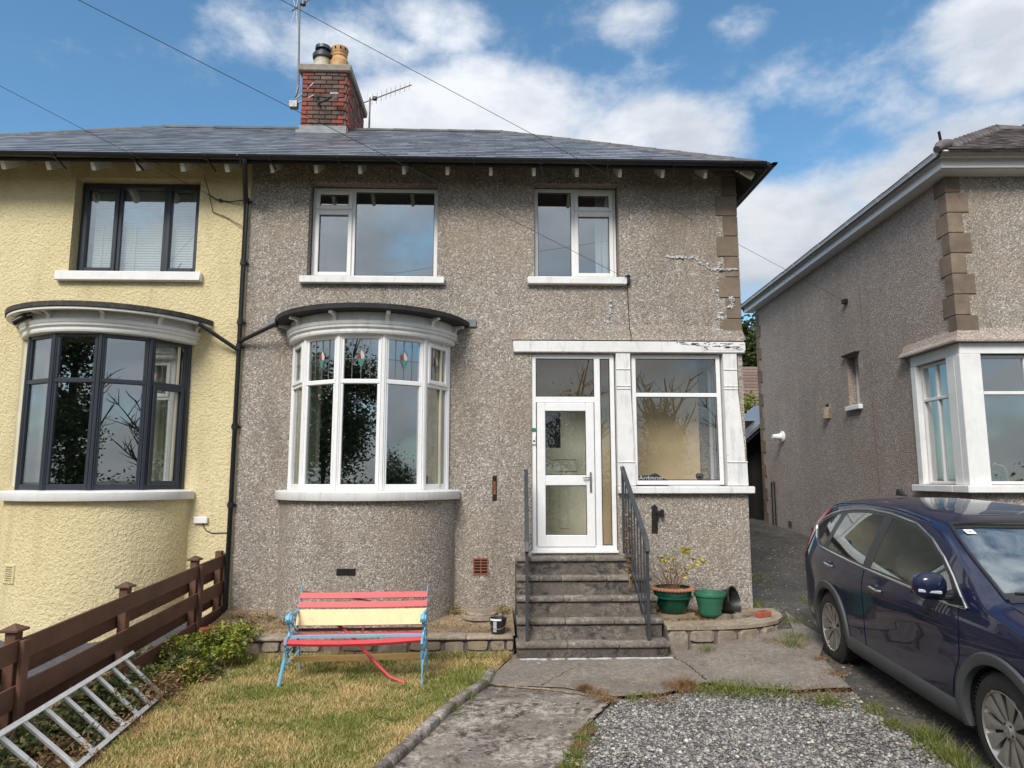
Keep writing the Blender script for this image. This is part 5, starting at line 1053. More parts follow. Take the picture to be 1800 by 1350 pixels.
db = thing('door_bell', 'small white door bell with black button on the door frame', 'bell', (.603, YF + .03, 2.58)); o = MB(); o.box(.58, .626, YF + .006, YF + .031, 2.515, 2.645, None, .006); o.build('bell_case', 'white_flat', db); o = MB(); o.tube([(.603, YF + .006, 2.565), (.603, YF + .001, 2.565)], .013, 10, up=(0, 0, 1)); o.build('button', 'iron', db)
sg = thing('door_badge', 'oval green badge above the door bell', 'badge', (.603, YF + .03, 2.72)); o = MB(); o.lathe([(0, 0), (.05, 0), (.046, .007), (0, .008)], 20, M=Matrix.Translation((.603, YF + .0295, 2.72)) @ Matrix.Rotation(R(90), 4, 'X') @ Matrix.Diagonal((1, .55, 1, 1))); o.build('badge_plate', 'green_sign', sg)
lb = MB(); lb.box(-3.955, -3.775, YF - .045, YF - .002, 1.455, 1.545, None, .008); lb.build('meter_box', 'upvc', None, label='small white box on the cream wall by the downpipe', cat='box')
lc = MB(); lc.tube([(-3.85, YF - .01, 1.455), (-3.8, YF - .012, 1.37), (-3.72, YF - .012, 1.33), (-3.50, YF - .012, 1.335)], .006, 6); lc.build('wall_cable', 'wire', None, label='thin cable running from the small white box to the downpipe', cat='cable')
fl = thing('security_camera', 'small dark security lamp under the cream bay roof', 'lamp', (-6.1, 9.02, 4.0)); t = R(-34); M = T((-5.21 + 1.19 * math.sin(t), 9.95 - 1.19 * math.cos(t), 0), t); o = MB(); o.bar(M @ Vector((0, .02, 4.10)), M @ Vector((-.05, -.10, 4.06)), .03, .03); o.tube([M @ Vector((.02, -.06, 4.09)), M @ Vector((-.07, -.16, 4.0))], .042, 10); o.build('lamp_head', 'black_plastic', fl, smooth=40); o = MB(); o.lathe([(.06, -.02), (.05, .0), (0, .0)], 16, tuple(M @ Vector((.28, -.05, 4.125)))); o.build('sensor_disc', 'white_fresh', fl)
ol = thing('wall_lamp', 'white cone shaped lamp on the side wall of the detached house', 'lamp', (6.8, 16.6, 3.0)); o = MB(); o.lathe([(.13, 0), (.13, .03), (.08, .05), (.05, .25), (0, .25)], 18, (0, 0, 0), Matrix.Translation((6.945, 16.5, 3.03)) @ Matrix.Rotation(R(-90), 4, 'Y')); o.build('lamp_shade', 'white_flat', ol, smooth=40)

# ---------------------------------------------------------------- aerials
def aerial(label, base, top, boom_to, nel, el, folded):
    a = thing('tv_aerial', label, 'aerial', base); o = MB(); o.tube([base, top], .019, 8); o.build('mast', 'galv', a)
    t = Vector(top) - Vector((0, 0, .06)); b = Vector(boom_to); o = MB(); o.tube([t - (b - t).normalized() * .18, b], .012, 6); o.build('boom', 'galv', a)
    for i in range(nel):
        c = t.lerp(b, (i + .5) / nel); k = el * (1.25 - .5 * i / nel); d = Vector((0, .25, 1)).normalized() * k / 2; o = MB(); o.tube([c - d, c + d], .0055, 5); o.build('element', 'galv', a)
    o = MB(); p = t.lerp(b, .12); o.lathe([(0, -.05), (.05, -.03), (.05, .03), (0, .05)], 10, tuple(p)); o.build('dipole_box', 'cowl', a); o = MB(); r = t - (b - t).normalized() * .1
    for s_ in (-1, 1): o.bar(r + Vector((0, 0, s_ * .05)), r + Vector((-.08, 0, s_ * .36)), .008, .008); o.bar(r + Vector((.03, 0, s_ * .05)), r + Vector((.05, 0, s_ * .30)), .008, .008)
    o.build('reflector', 'galv', a); return a
aerial('tall television aerial on a bent mast at the chimney left edge', (-3.62, 12.42, 9.35), (-3.665, 12.42, 11.02), (-3.05, 12.3, 11.30), 5, .24, True)
o = MB(); o.tube([(-3.66, 12.40, 9.1), (-3.62, 12.40, 9.3), (-3.62, 12.42, 9.36)], .02, 8); o.bar((-3.64, 12.38, 9.05), (-3.3, 12.32, 9.35), .02, .02); o.bar((-3.64, 12.38, 8.95), (-3.3, 12.32, 9.1), .02, .02); o.box(-3.74, -3.6, 12.3, 12.42, 8.86, 8.98); o.build('aerial_bracket', 'galv', None, label='steel lashing bracket holding the tall aerial to the chimney', cat='bracket')
aerial('low television aerial with many short rods behind the chimney', (-2.58, 14.05, 8.6), (-2.58, 14.05, 10.05), (-1.70, 14.0, 10.33), 9, .26, False)
o = MB(); o.bar((-2.78, 14.0, 9.0), (-2.5, 14.06, 9.0), .02, .05); o.build('aerial_bracket', 'galv', None, label='flat steel arm holding the low aerial behind the chimney', cat='bracket')
ds = thing('dish_bracket', 'bent satellite dish arm left on the chimney brick face', 'bracket', (-3.1, 12.3, 8.95)); o = MB(); o.tube([(-3.22, 12.30, 9.07), (-3.24, 12.24, 8.98), (-3.16, 12.2, 8.88), (-3.0, 12.16, 8.93), (-2.88, 12.12, 8.99)], .018, 8); o.bar((-3.25, 12.30, 9.1), (-3.16, 12.28, 8.85), .05, .02); o.build('bent_arm', 'iron', ds); o = MB(); o.tube([(-2.86, 12.14, 8.97), (-2.86, 12.06, 8.94)], .05, 10); o.bar((-2.95, 12.14, 9.03), (-2.80, 12.12, 9.02), .04, .03); o.build('receiver', 'galv', ds)
# ---------------------------------------------------------------- fence
FX = -3.52
def ftop(y): return .865 + .047 * (y - 5.6)
fe = thing('garden_fence', 'brown stained horizontal board fence between the two front gardens', 'fence', (FX, 7.0, 0))
POSTS = [2.2, 3.9, 5.60, 7.22, 8.85, 9.62]
for y in POSTS:
    o = MB(); o.box(FX - .095, FX - .015, y - .045, y + .045, -.1, ftop(y) + .05, None, .004); po = o.build('fence_post', 'fence', fe)
    if y < 9.5: o = MB(); zt = ftop(y) + .05; o.box(FX - .125, FX + .015, y - .075, y + .075, zt + .001, zt + .022, None, .004); o.add([(FX - .115, y - .065, zt + .0225), (FX + .005, y - .065, zt + .0225), (FX + .005, y + .065, zt + .0225), (FX - .115, y + .065, zt + .0225), (FX - .055, y, zt + .06)], [(3, 2, 1, 0), (0, 1, 4), (1, 2, 4), (2, 3, 4), (3, 0, 4)]); o.build('post_cap', 'fence', po)
for a, b in ((2.2, 3.9), (3.9, 5.60), (5.60, 8.85), (8.85, 9.66)):
    for (d0, d1, xx) in ((0, .155, FX), (.335, .50, FX), (.67, .83, FX), (.17, .325, FX - .118), (.51, .665, FX - .118)):
        za, zb = ftop(a + .004), ftop(b - .004); o = MB(); t = .011; j = rnd.uniform(-.004, .004)
        o.add([(xx + sx, y, z) for sx in (-t, t) for (y, z) in ((a + .004, za - d1 + j), (b - .004, zb - d1 + j), (b - .004, zb - d0 + j), (a + .004, za - d0 + j))], [(0, 1, 2, 3), (7, 6, 5, 4), (0, 4, 5, 1), (1, 5, 6, 2), (2, 6, 7, 3), (3, 7, 4, 0)]); o.build('fence_board', 'fence', fe)
for y in (5.60, 8.85): o = MB(); o.box(FX + .012, FX + .05, y - .04, y + .04, -.05, ftop(y) - .01, None, .005); o.build('cover_batten', 'fence', fe)
b = loose_brick(-3.27, 8.62, .27, R(55), 'loose red brick by the fence above the green shrub'); o = MB(); o.box(-3.42, -3.14, 8.5, 8.74, -.02, .27, None, .012); o.build('wall_stub', 'stone', None, label='stub of stone walling under the loose brick by the fence', cat='stone')

# ---------------------------------------------------------------- ladder
ld = thing('ladder', 'aluminium ladder lying on its edge against the brambles by the fence', 'ladder', (-3.0, 5.6, 0))
LA = Vector((-3.075, 7.13, .055)); UA = Vector((-3.34, 6.92, .43)); D_l = Vector((.20, -2.0, .0)).normalized(); acr = (UA - LA).normalized(); nrm = D_l.cross(acr).normalized()
for A in (LA, UA):
    o = MB(); B = A + D_l * 3.6
    o.bar(A, B, .076, .010, up=acr); o.bar(A + nrm * .036, B + nrm * .036, .006, .034, up=acr); o.bar(A - nrm * .036, B - nrm * .036, .006, .034, up=acr); o.bar(A + nrm * .012 + acr * .006, B + nrm * .012 + acr * .006, .006, .012, up=acr); o.build('stile', 'alu', ld)
for i in range(13):
    p = LA + D_l * (.14 + .278 * i) + nrm * .004; q = UA + D_l * (.14 + .278 * i) + nrm * .004; o = MB(); o.bar(p, q, .042, .028, up=nrm, bev=.006); o.bar(p + nrm * .0145 - D_l * .008, q + nrm * .0145 - D_l * .008, .006, .004, up=nrm); o.bar(p + nrm * .0145 + D_l * .008, q + nrm * .0145 + D_l * .008, .006, .004, up=nrm); o.build('rung', 'alu', ld)
    if i == 0:
        for A in (p, q): o = MB(); o.tube([A + nrm * .034, A + nrm * .046], .008, 8); o.build('bolt', 'iron', ld)

# ---------------------------------------------------------------- bench
bn = thing('garden_bench', 'broken garden bench painted red, cream and blue on the lawn', 'bench', (-1.38, 7.6, 0))
def bench_end(x, sgn, dx=0):
    P = lambda pts: [(x + (dx if abs(y) < 99 else 0) * 0, y, z) for y, z in pts]
    o = MB(); fl = .55
    o.tube(P([(7.96, 0), (7.93, .12), (7.86, .27), (7.80, .38), (7.76, .45), (7.755, .52), (7.775, .60), (7.83, .72), (7.88, .82), (7.90, .90)]), [.022, .02, .02, .022, .024, .022, .02, .02, .018, .015], 8, flat=fl); 
    o.build('back_leg', 'blue_paint', bn, smooth=60)
    o = MB(); o.tube([(x + sgn * .05, 7.33, 0), (x + sgn * .035, 7.345, .10), (x + sgn * .012, 7.36, .26), (x, 7.34, .36), (x, 7.325, .415), (x, 7.36, .455), (x, 7.44, .462)], [.024, .02, .02, .024, .028, .024, .02], 8, flat=fl); o.build('front_leg', 'blue_paint', bn, smooth=60)
    o = MB(); o.tube(P([(7.44, .46), (7.47, .50), (7.45, .56), (7.42, .60), (7.40, .64), (7.43, .675), (7.49, .68), (7.60, .66), (7.72, .665), (7.79, .66)]), [.018, .018, .017, .018, .02, .022, .022, .02, .018, .016], 8, flat=.8)
    t = [(7.44 + .042 * math.cos(a), .64 + .042 * math.sin(a)) for a in np.linspace(0.5, 6.0, 12)]; o.tube(P(t), .014, 8, flat=1.2); o.tube([(x - .03, 7.44, .64), (x + .03, 7.44, .64)], .04, 12); o.build('arm_rest', 'blue_paint', bn, smooth=60)
    o = MB(); o.tube(P([(7.76, .46), (7.66, .50), (7.58, .56), (7.60, .61), (7.66, .60), (7.67, .55), (7.60, .50), (7.50, .49)]), .010, 6); o.tube(P([(7.70, .66), (7.62, .60), (7.54, .57), (7.50, .61), (7.55, .64)]), .010, 6)
    o.tube(P([(7.34, .37), (7.50, .33), (7.62, .34), (7.79, .39)]), .016, 8, flat=.6); o.tube(P([(7.36, .20), (7.50, .22), (7.66, .21), (7.88, .24)]), .011, 6); o.tube(P([(7.40, .33), (7.48, .26), (7.56, .30), (7.50, .33)]), .009, 6); o.build('scroll_work', 'blue_paint', bn, smooth=60)
BX0, BX1 = -2.03, -.675
bench_end(BX0, -1); bench_end(BX1, .15)
def slat(name, m, a, b, w_, h_, up, bow=0.0, bev=.006):
    a, b = Vector(a), Vector(b); o = MB(); n = 5; u = Vector(up).normalized()
    pts = [a.lerp(b, i / n) + Vector((0, 0, -bow * 4 * (i / n) * (1 - i / n))) for i in range(n + 1)]
    d = (b - a).normalized(); sx = d.cross(u).normalized(); u = sx.cross(d); vs = []
    for p in pts: vs += [p - sx * w_ / 2 - u * h_ / 2, p + sx * w_ / 2 - u * h_ / 2, p + sx * w_ / 2 + u * h_ / 2, p - sx * w_ / 2 + u * h_ / 2]
    fs = [(i * 4 + k, i * 4 + (k + 1) % 4, (i + 1) * 4 + (k + 1) % 4, (i + 1) * 4 + k) for i in range(n) for k in range(4)] + [(3, 2, 1, 0), (n * 4, n * 4 + 1, n * 4 + 2, n * 4 + 3)]
    o.add(vs, fs); return o.build(name, m, bn)
bu = (0, -.9, .42)                                                     # the back leans: normal of its slats
slat('back_slat', 'red_paint', (BX0 - .005, 7.845, .805), (BX1 + .005, 7.845, .815), .062, .018, bu, .004); slat('back_slat', 'red_paint', (BX0 - .005, 7.805, .718), (BX1 + .005, 7.80, .728), .062, .018, bu, .006)
slat('back_board', 'cream_paint', (BX0 - .005, 7.755, .595), (BX1 + .0, 7.75, .605), .165, .018, bu, .003)
slat('seat_slat', 'red_paint', (BX0, 7.60, .455), (BX1, 7.60, .462), .06, .022, (0, 0, 1), .004); slat('seat_slat', 'blue_slat', (BX0, 7.475, .462), (BX1, 7.475, .472), .05, .022, (0, 0, 1), .0); slat('seat_slat', 'red_paint', (BX0 - .03, 7.36, .428), (BX1 - .01, 7.37, .452), .055, .03, (0, -.5, .8), .022)
slat('stretcher', 'raw_wood', (BX0 - .03, 7.62, .205), (BX1 - .02, 7.62, .235), .035, .055, (0, 0, 1), .0); slat('back_rail', 'dark_red', (BX0, 7.80, .46), (BX1, 7.80, .465), .02, .03, (0, 0, 1)); 
slat('brace', 'dark_red', (BX0 + .02, 7.88, .845), (BX0 + .75, 7.86, .745), .014, .03, (0, -1, .3)); slat('brace', 'dark_red', (-1.32, 7.79, .58), (-1.325, 7.60, .43), .014, .02, (1, 0, 0))
o = MB(); o.tube([(-1.78, 7.92, .60), (-1.45, 7.74, .405), (-1.15, 7.52, .18), (-1.0, 7.43, .075), (-.90, 7.40, .045), (-.845, 7.39, .03)], [.017, .018, .018, .017, .017, .016], 6, flat=.7); o.build('fallen_slat', 'red_paint', None, label='loose red slat slanting down from under the broken bench to the lawn', cat='slat')

# ---------------------------------------------------------------- growing things
rg = np.random.default_rng(11)
def blob(c, r, n, shell=.55):
    d = rg.normal(size=(n, 3)); d /= np.linalg.norm(d, axis=1)[:, None]; d[:, 2] = np.abs(d[:, 2]) * 1.0
    return np.array(c) + d * np.array(r) * rg.uniform(shell, 1.0, n)[:, None] ** .6
def plant(name, label, cat, base, blobs, mat_, size, nstem, stemmat='twig', group=None, aspect=.6, up=.5):
    t = thing(name, label, cat, base, 0, group); V = []; F = []; k = 0
    for c, r, n in blobs:
        v, f = leaves(blob(c, r, n), size, rg, up, 0, aspect); V.append(v); F.append(f + k); k += len(v)
    npmesh('leaf_mass', np.concatenate(V), np.concatenate(F), mat_, t)
    s_ = MB()
    for i in range(nstem):
        c, r, n = blobs[i % len(blobs)]; e = Vector(c) + Vector((rg.normal() * r[0] * .6, rg.normal() * r[1] * .6, r[2] * rg.uniform(.5, 1.08))); b = Vector((c[0] + rg.normal() * r[0] * .25, c[1] + rg.normal() * r[1] * .25, base[2])); s_.tube([b, b.lerp(e, .5) + Vector((rg.normal() * .03, rg.normal() * .03, .02)), e], [.006, .005, .002], 4)
    s_.build('stem', stemmat, t, kind='stuff' if nstem > 12 else None); return t
sb = []
for i in range(46):
    y = rg.uniform(7.35, 8.62); x = rg.uniform(-3.42, -3.0 + .45 * (y - 7.35) / 1.25); h = .10 + .24 * rg.random() ** 1.5; sb.append(((x, y, .02 + .16 * rg.random() * (y > 7.8) + .10 * (y > 8.2)), (rg.uniform(.09, .19), rg.uniform(.09, .18), h), int(rg.uniform(90, 230))))
plant('garden_shrub', 'low yellow green shrub spilling round the end of the garden wall', 'shrub', (-3.05, 8.15, 0), sb, 'leaf_shrub', .045, 40)
bb = []
for i in range(46):
    y = rg.uniform(4.4, 7.9); x = rg.uniform(-3.48, -3.10) + max(0, (y - 7.0)) * .3; bb.append(((x, y, .0), (.2, .22, .14 + .24 * rg.random()), 210))
plant('bramble_patch', 'dark straggling brambles and ivy along the foot of the fence under the ladder', 'bramble', (-3.25, 6.3, 0), bb, 'leaf_bramble', .05, 90, 'bark')
bb = [((rg.uniform(-3.35, -2.95), rg.uniform(4.7, 7.7), .0), (.2, .2, .10 + .16 * rg.random()), 190) for i in range(26)]
plant('dead_bramble', 'dry brown stems and leaves tangled below the ladder', 'bramble', (-3.15, 6.2, 0), bb, 'leaf_dead', .05, 90, 'leaf_dead', aspect=.3)
bb = [((rg.uniform(-3.35, -2.3), rg.uniform(9.1, 9.55), .24), (.13, .1, .05 + .10 * rg.random()), 70) for i in range(22)]
plant('wall_weeds', 'tufts of weeds growing on the terrace left of the bench', 'weeds', (-2.9, 9.3, .26), bb, 'leaf_bramble', .04, 50, 'leaf_dead', aspect=.25)
bb = [((-.35 + rg.normal() * .12, 9.5, .3), (.10, .06, .12), 60), ((.18, 9.45, .29), (.08, .08, .14), 70), ((-.45, 9.45, .28), (.12, .08, .12), 60)]
plant('wall_weeds', 'dark weeds on the terrace round the round drain cover', 'weeds', (-.2, 9.45, .28), bb, 'leaf_weed', .05, 10, aspect=.25)
vd = [((1.80, 9.2, .85 + .1 * i), (.03, .05, .06), 26) for i in range(8)]
plant('dried_climber', 'dead orange brown climber hanging behind the railing balusters', 'climber', (1.80, 9.2, .6), vd, 'leaf_dead', .05, 8, 'leaf_dead')
# lawn grass, gravel, weeds: one mass each
LAWN = [(-3.4, 8.54), (0.26, 8.54)] + [(x - .09, y) for x, y in PATH_L[1:8]] + [(-3.4, 3.2)]
def blades(P, h, wd, rng, lean=.5):
    n = len(P); a = rng.uniform(0, 2 * np.pi, n); hh = h * rng.uniform(.45, 1.25, n); w_ = wd * rng.uniform(.6, 1.3, n); t = rng.uniform(0, 2 * np.pi, n); l = hh * lean * rng.uniform(.2, 1.4, n)
    sx = np.stack([np.cos(a), np.sin(a), np.zeros(n)], 1) * w_[:, None] / 2; tip = P + np.stack([np.cos(t) * l, np.sin(t) * l, hh], 1)
    V = np.stack([P - sx, P + sx, tip], 1).reshape(-1, 3); F = np.arange(3 * n).reshape(-1, 3); return V, F
n = 250000; y = 3.3 + (8.56 - 3.3) * rg.random(n) ** 1.0; x = rg.uniform(-3.45, .27, n); P = np.stack([x, y, np.zeros(n) + .012], 1); P = P[inpoly(P, LAWN)]
clump = .5 + .5 * np.sin(P[:, 0] * 9 + 2 * np.sin(P[:, 1] * 7)) * np.cos(P[:, 1] * 8 + np.sin(P[:, 0] * 5)); h = .022 + .030 * clump * rg.uniform(.4, 1.5, len(P)) + .025 * (P[:, 1] > 8.35)
V, F = blades(P, h, .0075, rg, .9); npmesh('lawn_grass', V, F, 'grass', kind='stuff')
n = 70000; P = np.stack([rg.uniform(-9, -3.65, n), rg.uniform(3.4, 7.1, n), np.full(n, .06)], 1); V, F = blades(P, .045, .010, rg, .9); npmesh('neighbour_grass', V, F, 'grass', kind='stuff')
GRAV = [(1.2, 6.86)] + [(x + .05, y) for x, y in PATH_R[1:8]] + [(x, y) for x, y in DRIVE_L[::-1][1:7]] + [(2.83, 6.66), (2.43, 6.98), (2.16, 7.24), (1.66, 6.95)]
n = 44000; x = rg.uniform(-.2, 3.4, n); y = rg.uniform(3.5, 7.3, n); keep = rg.random(n) < np.clip(1.25 - (y - 4.4) * .2, .5, 1); P = np.stack([x, y, np.zeros(n)], 1)[keep]; P = P[inpoly(P, GRAV)]; P[:, 2] = [G(a, b) - .008 for a, b in P[:, :2]]
V, F = stones(P, .0112, rg); npmesh('gravel', V, F, 'gravel', kind='stuff')
n = 2600; x = rg.uniform(2.9, 6.5, n); y = rg.uniform(4.5, 14, n); P = np.stack([x, y, np.zeros(n)], 1); P = P[inpoly(P, [(3.55, 9.8), (3.6, 8.0), (3.3, 6.6), (3.2, 5), (3.5, 5), (3.7, 7.6), (6.6, 10), (6.8, 14), (3.7, 14)])]; P[:, 2] = [G(a, b) - .002 for a, b in P[:, :2]]
V, F = stones(P, .010, rg); npmesh('loose_chippings', V, F, 'gravel', kind='stuff')
n = 2600; x = rg.uniform(2.1, 3.6, n); y = rg.uniform(8.85, 9.6, n); P = np.stack([x, y, np.zeros(n)], 1); P = P[inpoly(P, [(2.1, 9.6), (2.1, 8.9), (3.0, 8.95), (3.35, 9.2), (3.5, 9.6)])]; P[:, 2] = [.292 + .05 * max(0, b - 9) for a, b in P[:, :2]]
V, F = leaves(P, .035, rg, 1.5, 0, .5); npmesh('leaf_litter', V, F, 'leaf_dead', kind='stuff')
n = 3000; x = rg.uniform(-3.3, .25, n); y = 8.72 + np.abs(rg.normal(size=n)) * .35; P = np.stack([x, y, np.zeros(n)], 1); P = P[y < 9.6]; P[:, 2] = [terr_l(a, b) + .002 for a, b in P[:, :2]]
V, F = leaves(P, .03, rg, 1.2, 0, .35); npmesh('terrace_litter', V, F, 'leaf_dead', kind='stuff')
WEED = [(3.26, 5.46, .09, .8, .09), (3.22, 5.10, .11, 1.0, .10), (3.16, 4.82, .10, .8, .09), (3.16, 5.72, .07, .5, .06), (3.2, 6.05, .09, .5, .07), (2.95, 6.35, .08, .5, .06), (2.62, 6.83, .16, .9, .045), (2.40, 6.98, .16, 1.2, .055), (2.25, 7.10, .15, 1.2, .055), (2.05, 7.16, .13, .9, .045), (2.75, 6.70, .16, .7, .04), (-.10, 7.30, .07, .5, .13), (-.2, 6.95, .06, .3, .08), (-.33, 6.6, .05, .3, .07), (3.42, 8.15, .12, .6, .08), (3.62, 8.5, .16, .7, .07), (2.52, 8.42, .07, .3, .10), (.85, 6.12, .06, .4, .05), (.74, 5.85, .07, .5, .05), (.65, 5.55, .08, .6, .06), (.58, 5.3, .08, .6, .06), (1.35, 6.9, .06, .3, .05), (1.5, 6.95, .06, .3, .05), (3.9, 9.2, .12, .5, .08), (4.5, 10.0, .14, .5, .06), (4.2, 11.2, .16, .5, .06), (3.66, 9.85, .08, .4, .07)]
V = []; F = []; k = 0
for (cx, cy, r, dn, h) in WEED:
    n = int(420 * dn); P = np.stack([cx + rg.normal(size=n) * r * .55, cy + rg.normal(size=n) * r * .75, np.zeros(n)], 1); P[:, 2] = [G(a, b) + .002 for a, b in P[:, :2]]
    v, f = blades(P, h, .006, rg, 1.0); V.append(v); F.append(f + k); k += len(v)
npmesh('edge_weeds', np.concatenate(V), np.concatenate(F), 'leaf_weed', kind='stuff')
V = []; F = []; k = 0
for (cx, cy, r, dn, h) in [(1.02, 7.0, .10, .6, .05), (1.1, 6.8, .07, .6, .05), (.93, 7.16, .05, .8, .07), (1.85, 7.22, .12, .9, .05), (1.6, 6.85, .15, .7, .03), (1.9, 7.1, .12, .6, .05), (3.1, 6.5, .16, .6, .03), (3.36, 7.0, .1, .6, .03), (3.45, 7.5, .08, .5, .03), (2.9, 6.6, .15, .5, .03), (3.3, 8.4, .15, .5, .03), (.78, 6.0, .06, .5, .04), (.68, 5.7, .06, .5, .04), (.15, 8.3, .12, .5, .03), (1.95, 7.26, .07, 1.0, .08)]:
    n = int(420 * dn); P = np.stack([cx + rg.normal(size=n) * r * .6, cy + rg.normal(size=n) * r * .6, np.zeros(n)], 1); P[:, 2] = [G(a, b) + .014 for a, b in P[:, :2]]
    v, f = blades(P, h, .006, rg, 1.6); V.append(v); F.append(f + k); k += len(v)
npmesh('dry_weeds', np.concatenate(V), np.concatenate(F), 'leaf_dead', kind='stuff')
# cracks and the broken slab pieces where path, apron and gravel meet
def crack_line(pts, w_, m, name, dz=.004, jit=.02):
    o = MB(); q = random.Random(int(pts[0][0] * 1000)); P = []
    for a, b in zip(pts, pts[1:]):
        k = max(2, int(math.dist(a, b) / .05))
        for i in range(k): P.append((a[0] + (b[0] - a[0]) * i / k + q.uniform(-jit, jit), a[1] + (b[1] - a[1]) * i / k + q.uniform(-jit, jit)))
    P.append(pts[-1])
    for a, b in zip(P, P[1:]):
        if m == 'filler' and q.random() < .35: continue
        ww = w_ * q.uniform(.3, 1.2); d = Vector((b[0] - a[0], b[1] - a[1])).normalized(); n_ = Vector((-d.y, d.x)) * ww / 2; z0 = G(*a) + .012
        o.prism([(a[0] - n_.x, a[1] - n_.y), (b[0] - n_.x, b[1] - n_.y), (b[0] + n_.x, b[1] + n_.y), (a[0] + n_.x, a[1] + n_.y)], z0 - .004, z0 + dz + q.uniform(0, .001), 'z')
    return o.build(name, m, None, kind='structure')
crack_line([(.33, 8.33), (.9, 8.32), (1.5, 8.345), (2.1, 8.33)], .06, 'filler', 'cement_edge', jit=.016); crack_line([(0.02, 7.36), (.55, 7.2), (1.1, 6.93)], .03, 'soil', 'path_joint'); crack_line([(1.15, 6.90), (1.02, 6.68), (.86, 6.36), (.70, 6.0)], .06, 'cap', 'path_edge_patch', jit=.012)
crack_line([(1.02, 8.1), (.75, 7.7), (.52, 7.32)], .016, 'leaf_dead', 'apron_joint'); crack_line([(2.12, 8.35), (2.18, 7.9), (2.2, 7.4)], .012, 'void', 'apron_joint'); crack_line([(1.0, 7.15), (1.3, 7.3), (1.6, 7.42), (1.95, 7.3)], .014, 'soil', 'apron_joint'); crack_line([(1.1, 7.05), (1.25, 6.98), (1.45, 7.12), (1.68, 7.05)], .022, 'soil', 'apron_joint')

# bits lying on the concrete and gravel, clover and flat weeds in the lawn
n = 700; x = rg.uniform(-.7, 3.3, n); y = rg.uniform(4.6, 8.4, n); P = np.stack([x, y, np.zeros(n)], 1); P = P[inpoly(P, [(.2, 8.3), (0.05, 7.5), (-.6, 5.4), (-.8, 4.6), (3.1, 4.6), (3.2, 6.5), (3.4, 7.6), (2.1, 8.3)])]; P[:, 2] = [G(a, b) + .016 for a, b in P[:, :2]]
V, F = leaves(P, .022, rg, 2.0, 0, .5); npmesh('fallen_leaves', V, F, 'leaf_dead', kind='stuff')
n = 260; x = rg.uniform(-.7, 3.3, n); y = rg.uniform(4.6, 8.4, n); P = np.stack([x, y, np.zeros(n)], 1); P = P[inpoly(P, [(.2, 8.3), (0.05, 7.5), (-.6, 5.4), (-.8, 4.6), (.3, 4.6), (.9, 6.5), (2.1, 7.4), (3.3, 7.0), (3.4, 7.6), (2.1, 8.3)])]; P[:, 2] = [G(a, b) + .012 for a, b in P[:, :2]]
V, F = stones(P, .011, rg, .5); npmesh('scattered_stones', V, F, 'gravel', kind='stuff')
C = []
for i in range(90): c = np.array((rg.uniform(-3.2, .1), rg.uniform(4.7, 8.4), .02)); k = int(rg.integers(8, 26)); C.append(c + np.stack([rg.normal(size=k) * .055, rg.normal(size=k) * .055, rg.uniform(0, .025, k)], 1))
C = np.concatenate(C); C = C[inpoly(C, LAWN)]; V, F = leaves(C, .035, rg, 1.6, 0, .6); npmesh('lawn_weeds', V, F, 'leaf_weed', kind='stuff')

bb = [((rg.uniform(-3.95, -3.68), rg.uniform(5.4, 8.2), .04), (.13, .16, .06 + .16 * rg.random()), 110) for i in range(26)]
plant('garden_shrub', 'low green plants along the cream house side of the fence', 'shrub', (-3.8, 6.8, .05), bb, 'leaf_bramble', .05, 20)
C = np.concatenate([np.array((x, y, 0)) + np.stack([rg.normal(size=k) * r, rg.normal(size=k) * r * .8, rg.uniform(.004, .03, k)], 1) for x, y, r, k in ((2.35, 6.98, .14, 150), (2.2, 7.1, .1, 90), (2.6, 6.8, .1, 70), (2.95, 6.4, .09, 60), (3.05, 6.2, .07, 40), (.62, 5.45, .05, 40), (.75, 5.9, .05, 40), (3.2, 5.3, .09, 60))]); C[:, 2] += [G(a, b) for a, b in C[:, :2]]
V, F = leaves(C, .035, rg, 1.5, 0, .6); npmesh('edge_clover', V, F, 'leaf_weed', kind='stuff')
# ---------------------------------------------------------------- the parked car: length along y (rear axle at 0), right hand side +x
def ip(x, xs, ys):
    """smooth interpolation through control points"""
    xs = np.asarray(xs, float); ys = np.asarray(ys, float); h = np.diff(xs); dl = np.diff(ys) / h; m_ = np.zeros(len(xs)); m_[0] = dl[0]; m_[-1] = dl[-1]
    for i in range(1, len(xs) - 1): m_[i] = 0 if dl[i - 1] * dl[i] <= 0 else 2 * dl[i - 1] * dl[i] / (dl[i - 1] + dl[i])
    x = min(max(x, xs[0]), xs[-1]); i = min(int(np.searchsorted(xs, x, 'right') - 1), len(xs) - 2); t = (x - xs[i]) / h[i]
    return float((1 + 2 * t) * (1 - t) ** 2 * ys[i] + t * (1 - t) ** 2 * h[i] * m_[i] + t * t * (3 - 2 * t) * ys[i + 1] + t * t * (t - 1) * h[i] * m_[i + 1])
TOPY = [-.99, -.96, -.90, -.80, -.66, -.48, -.2, .3, .8, 1.25, 1.55, 1.92, 2.24, 2.50, 2.70, 2.93, 3.15, 3.35, 3.46, 3.55]
TOPZ = [.60, .84, 1.03, 1.24, 1.44, 1.575, 1.635, 1.66, 1.655, 1.62, 1.565, 1.41, 1.25, 1.10, 1.055, 1.01, .955, .88, .80, .60]
def ctop(y): return ip(y, TOPY, TOPZ)
def cedge(y): return ctop(y) - ip(y, [-.99, -.8, -.5, 0, 1.2, 1.6, 2.3, 2.6, 3.1, 3.55], [.02, .05, .085, .10, .10, .075, .05, .055, .05, .03])
def cw(y): return ip(y, [-.99, -.93, -.8, -.55, -.2, .4, 2.3, 2.8, 3.1, 3.3, 3.45, 3.55], [.70, .77, .825, .865, .895, .91, .91, .905, .875, .82, .73, .60])
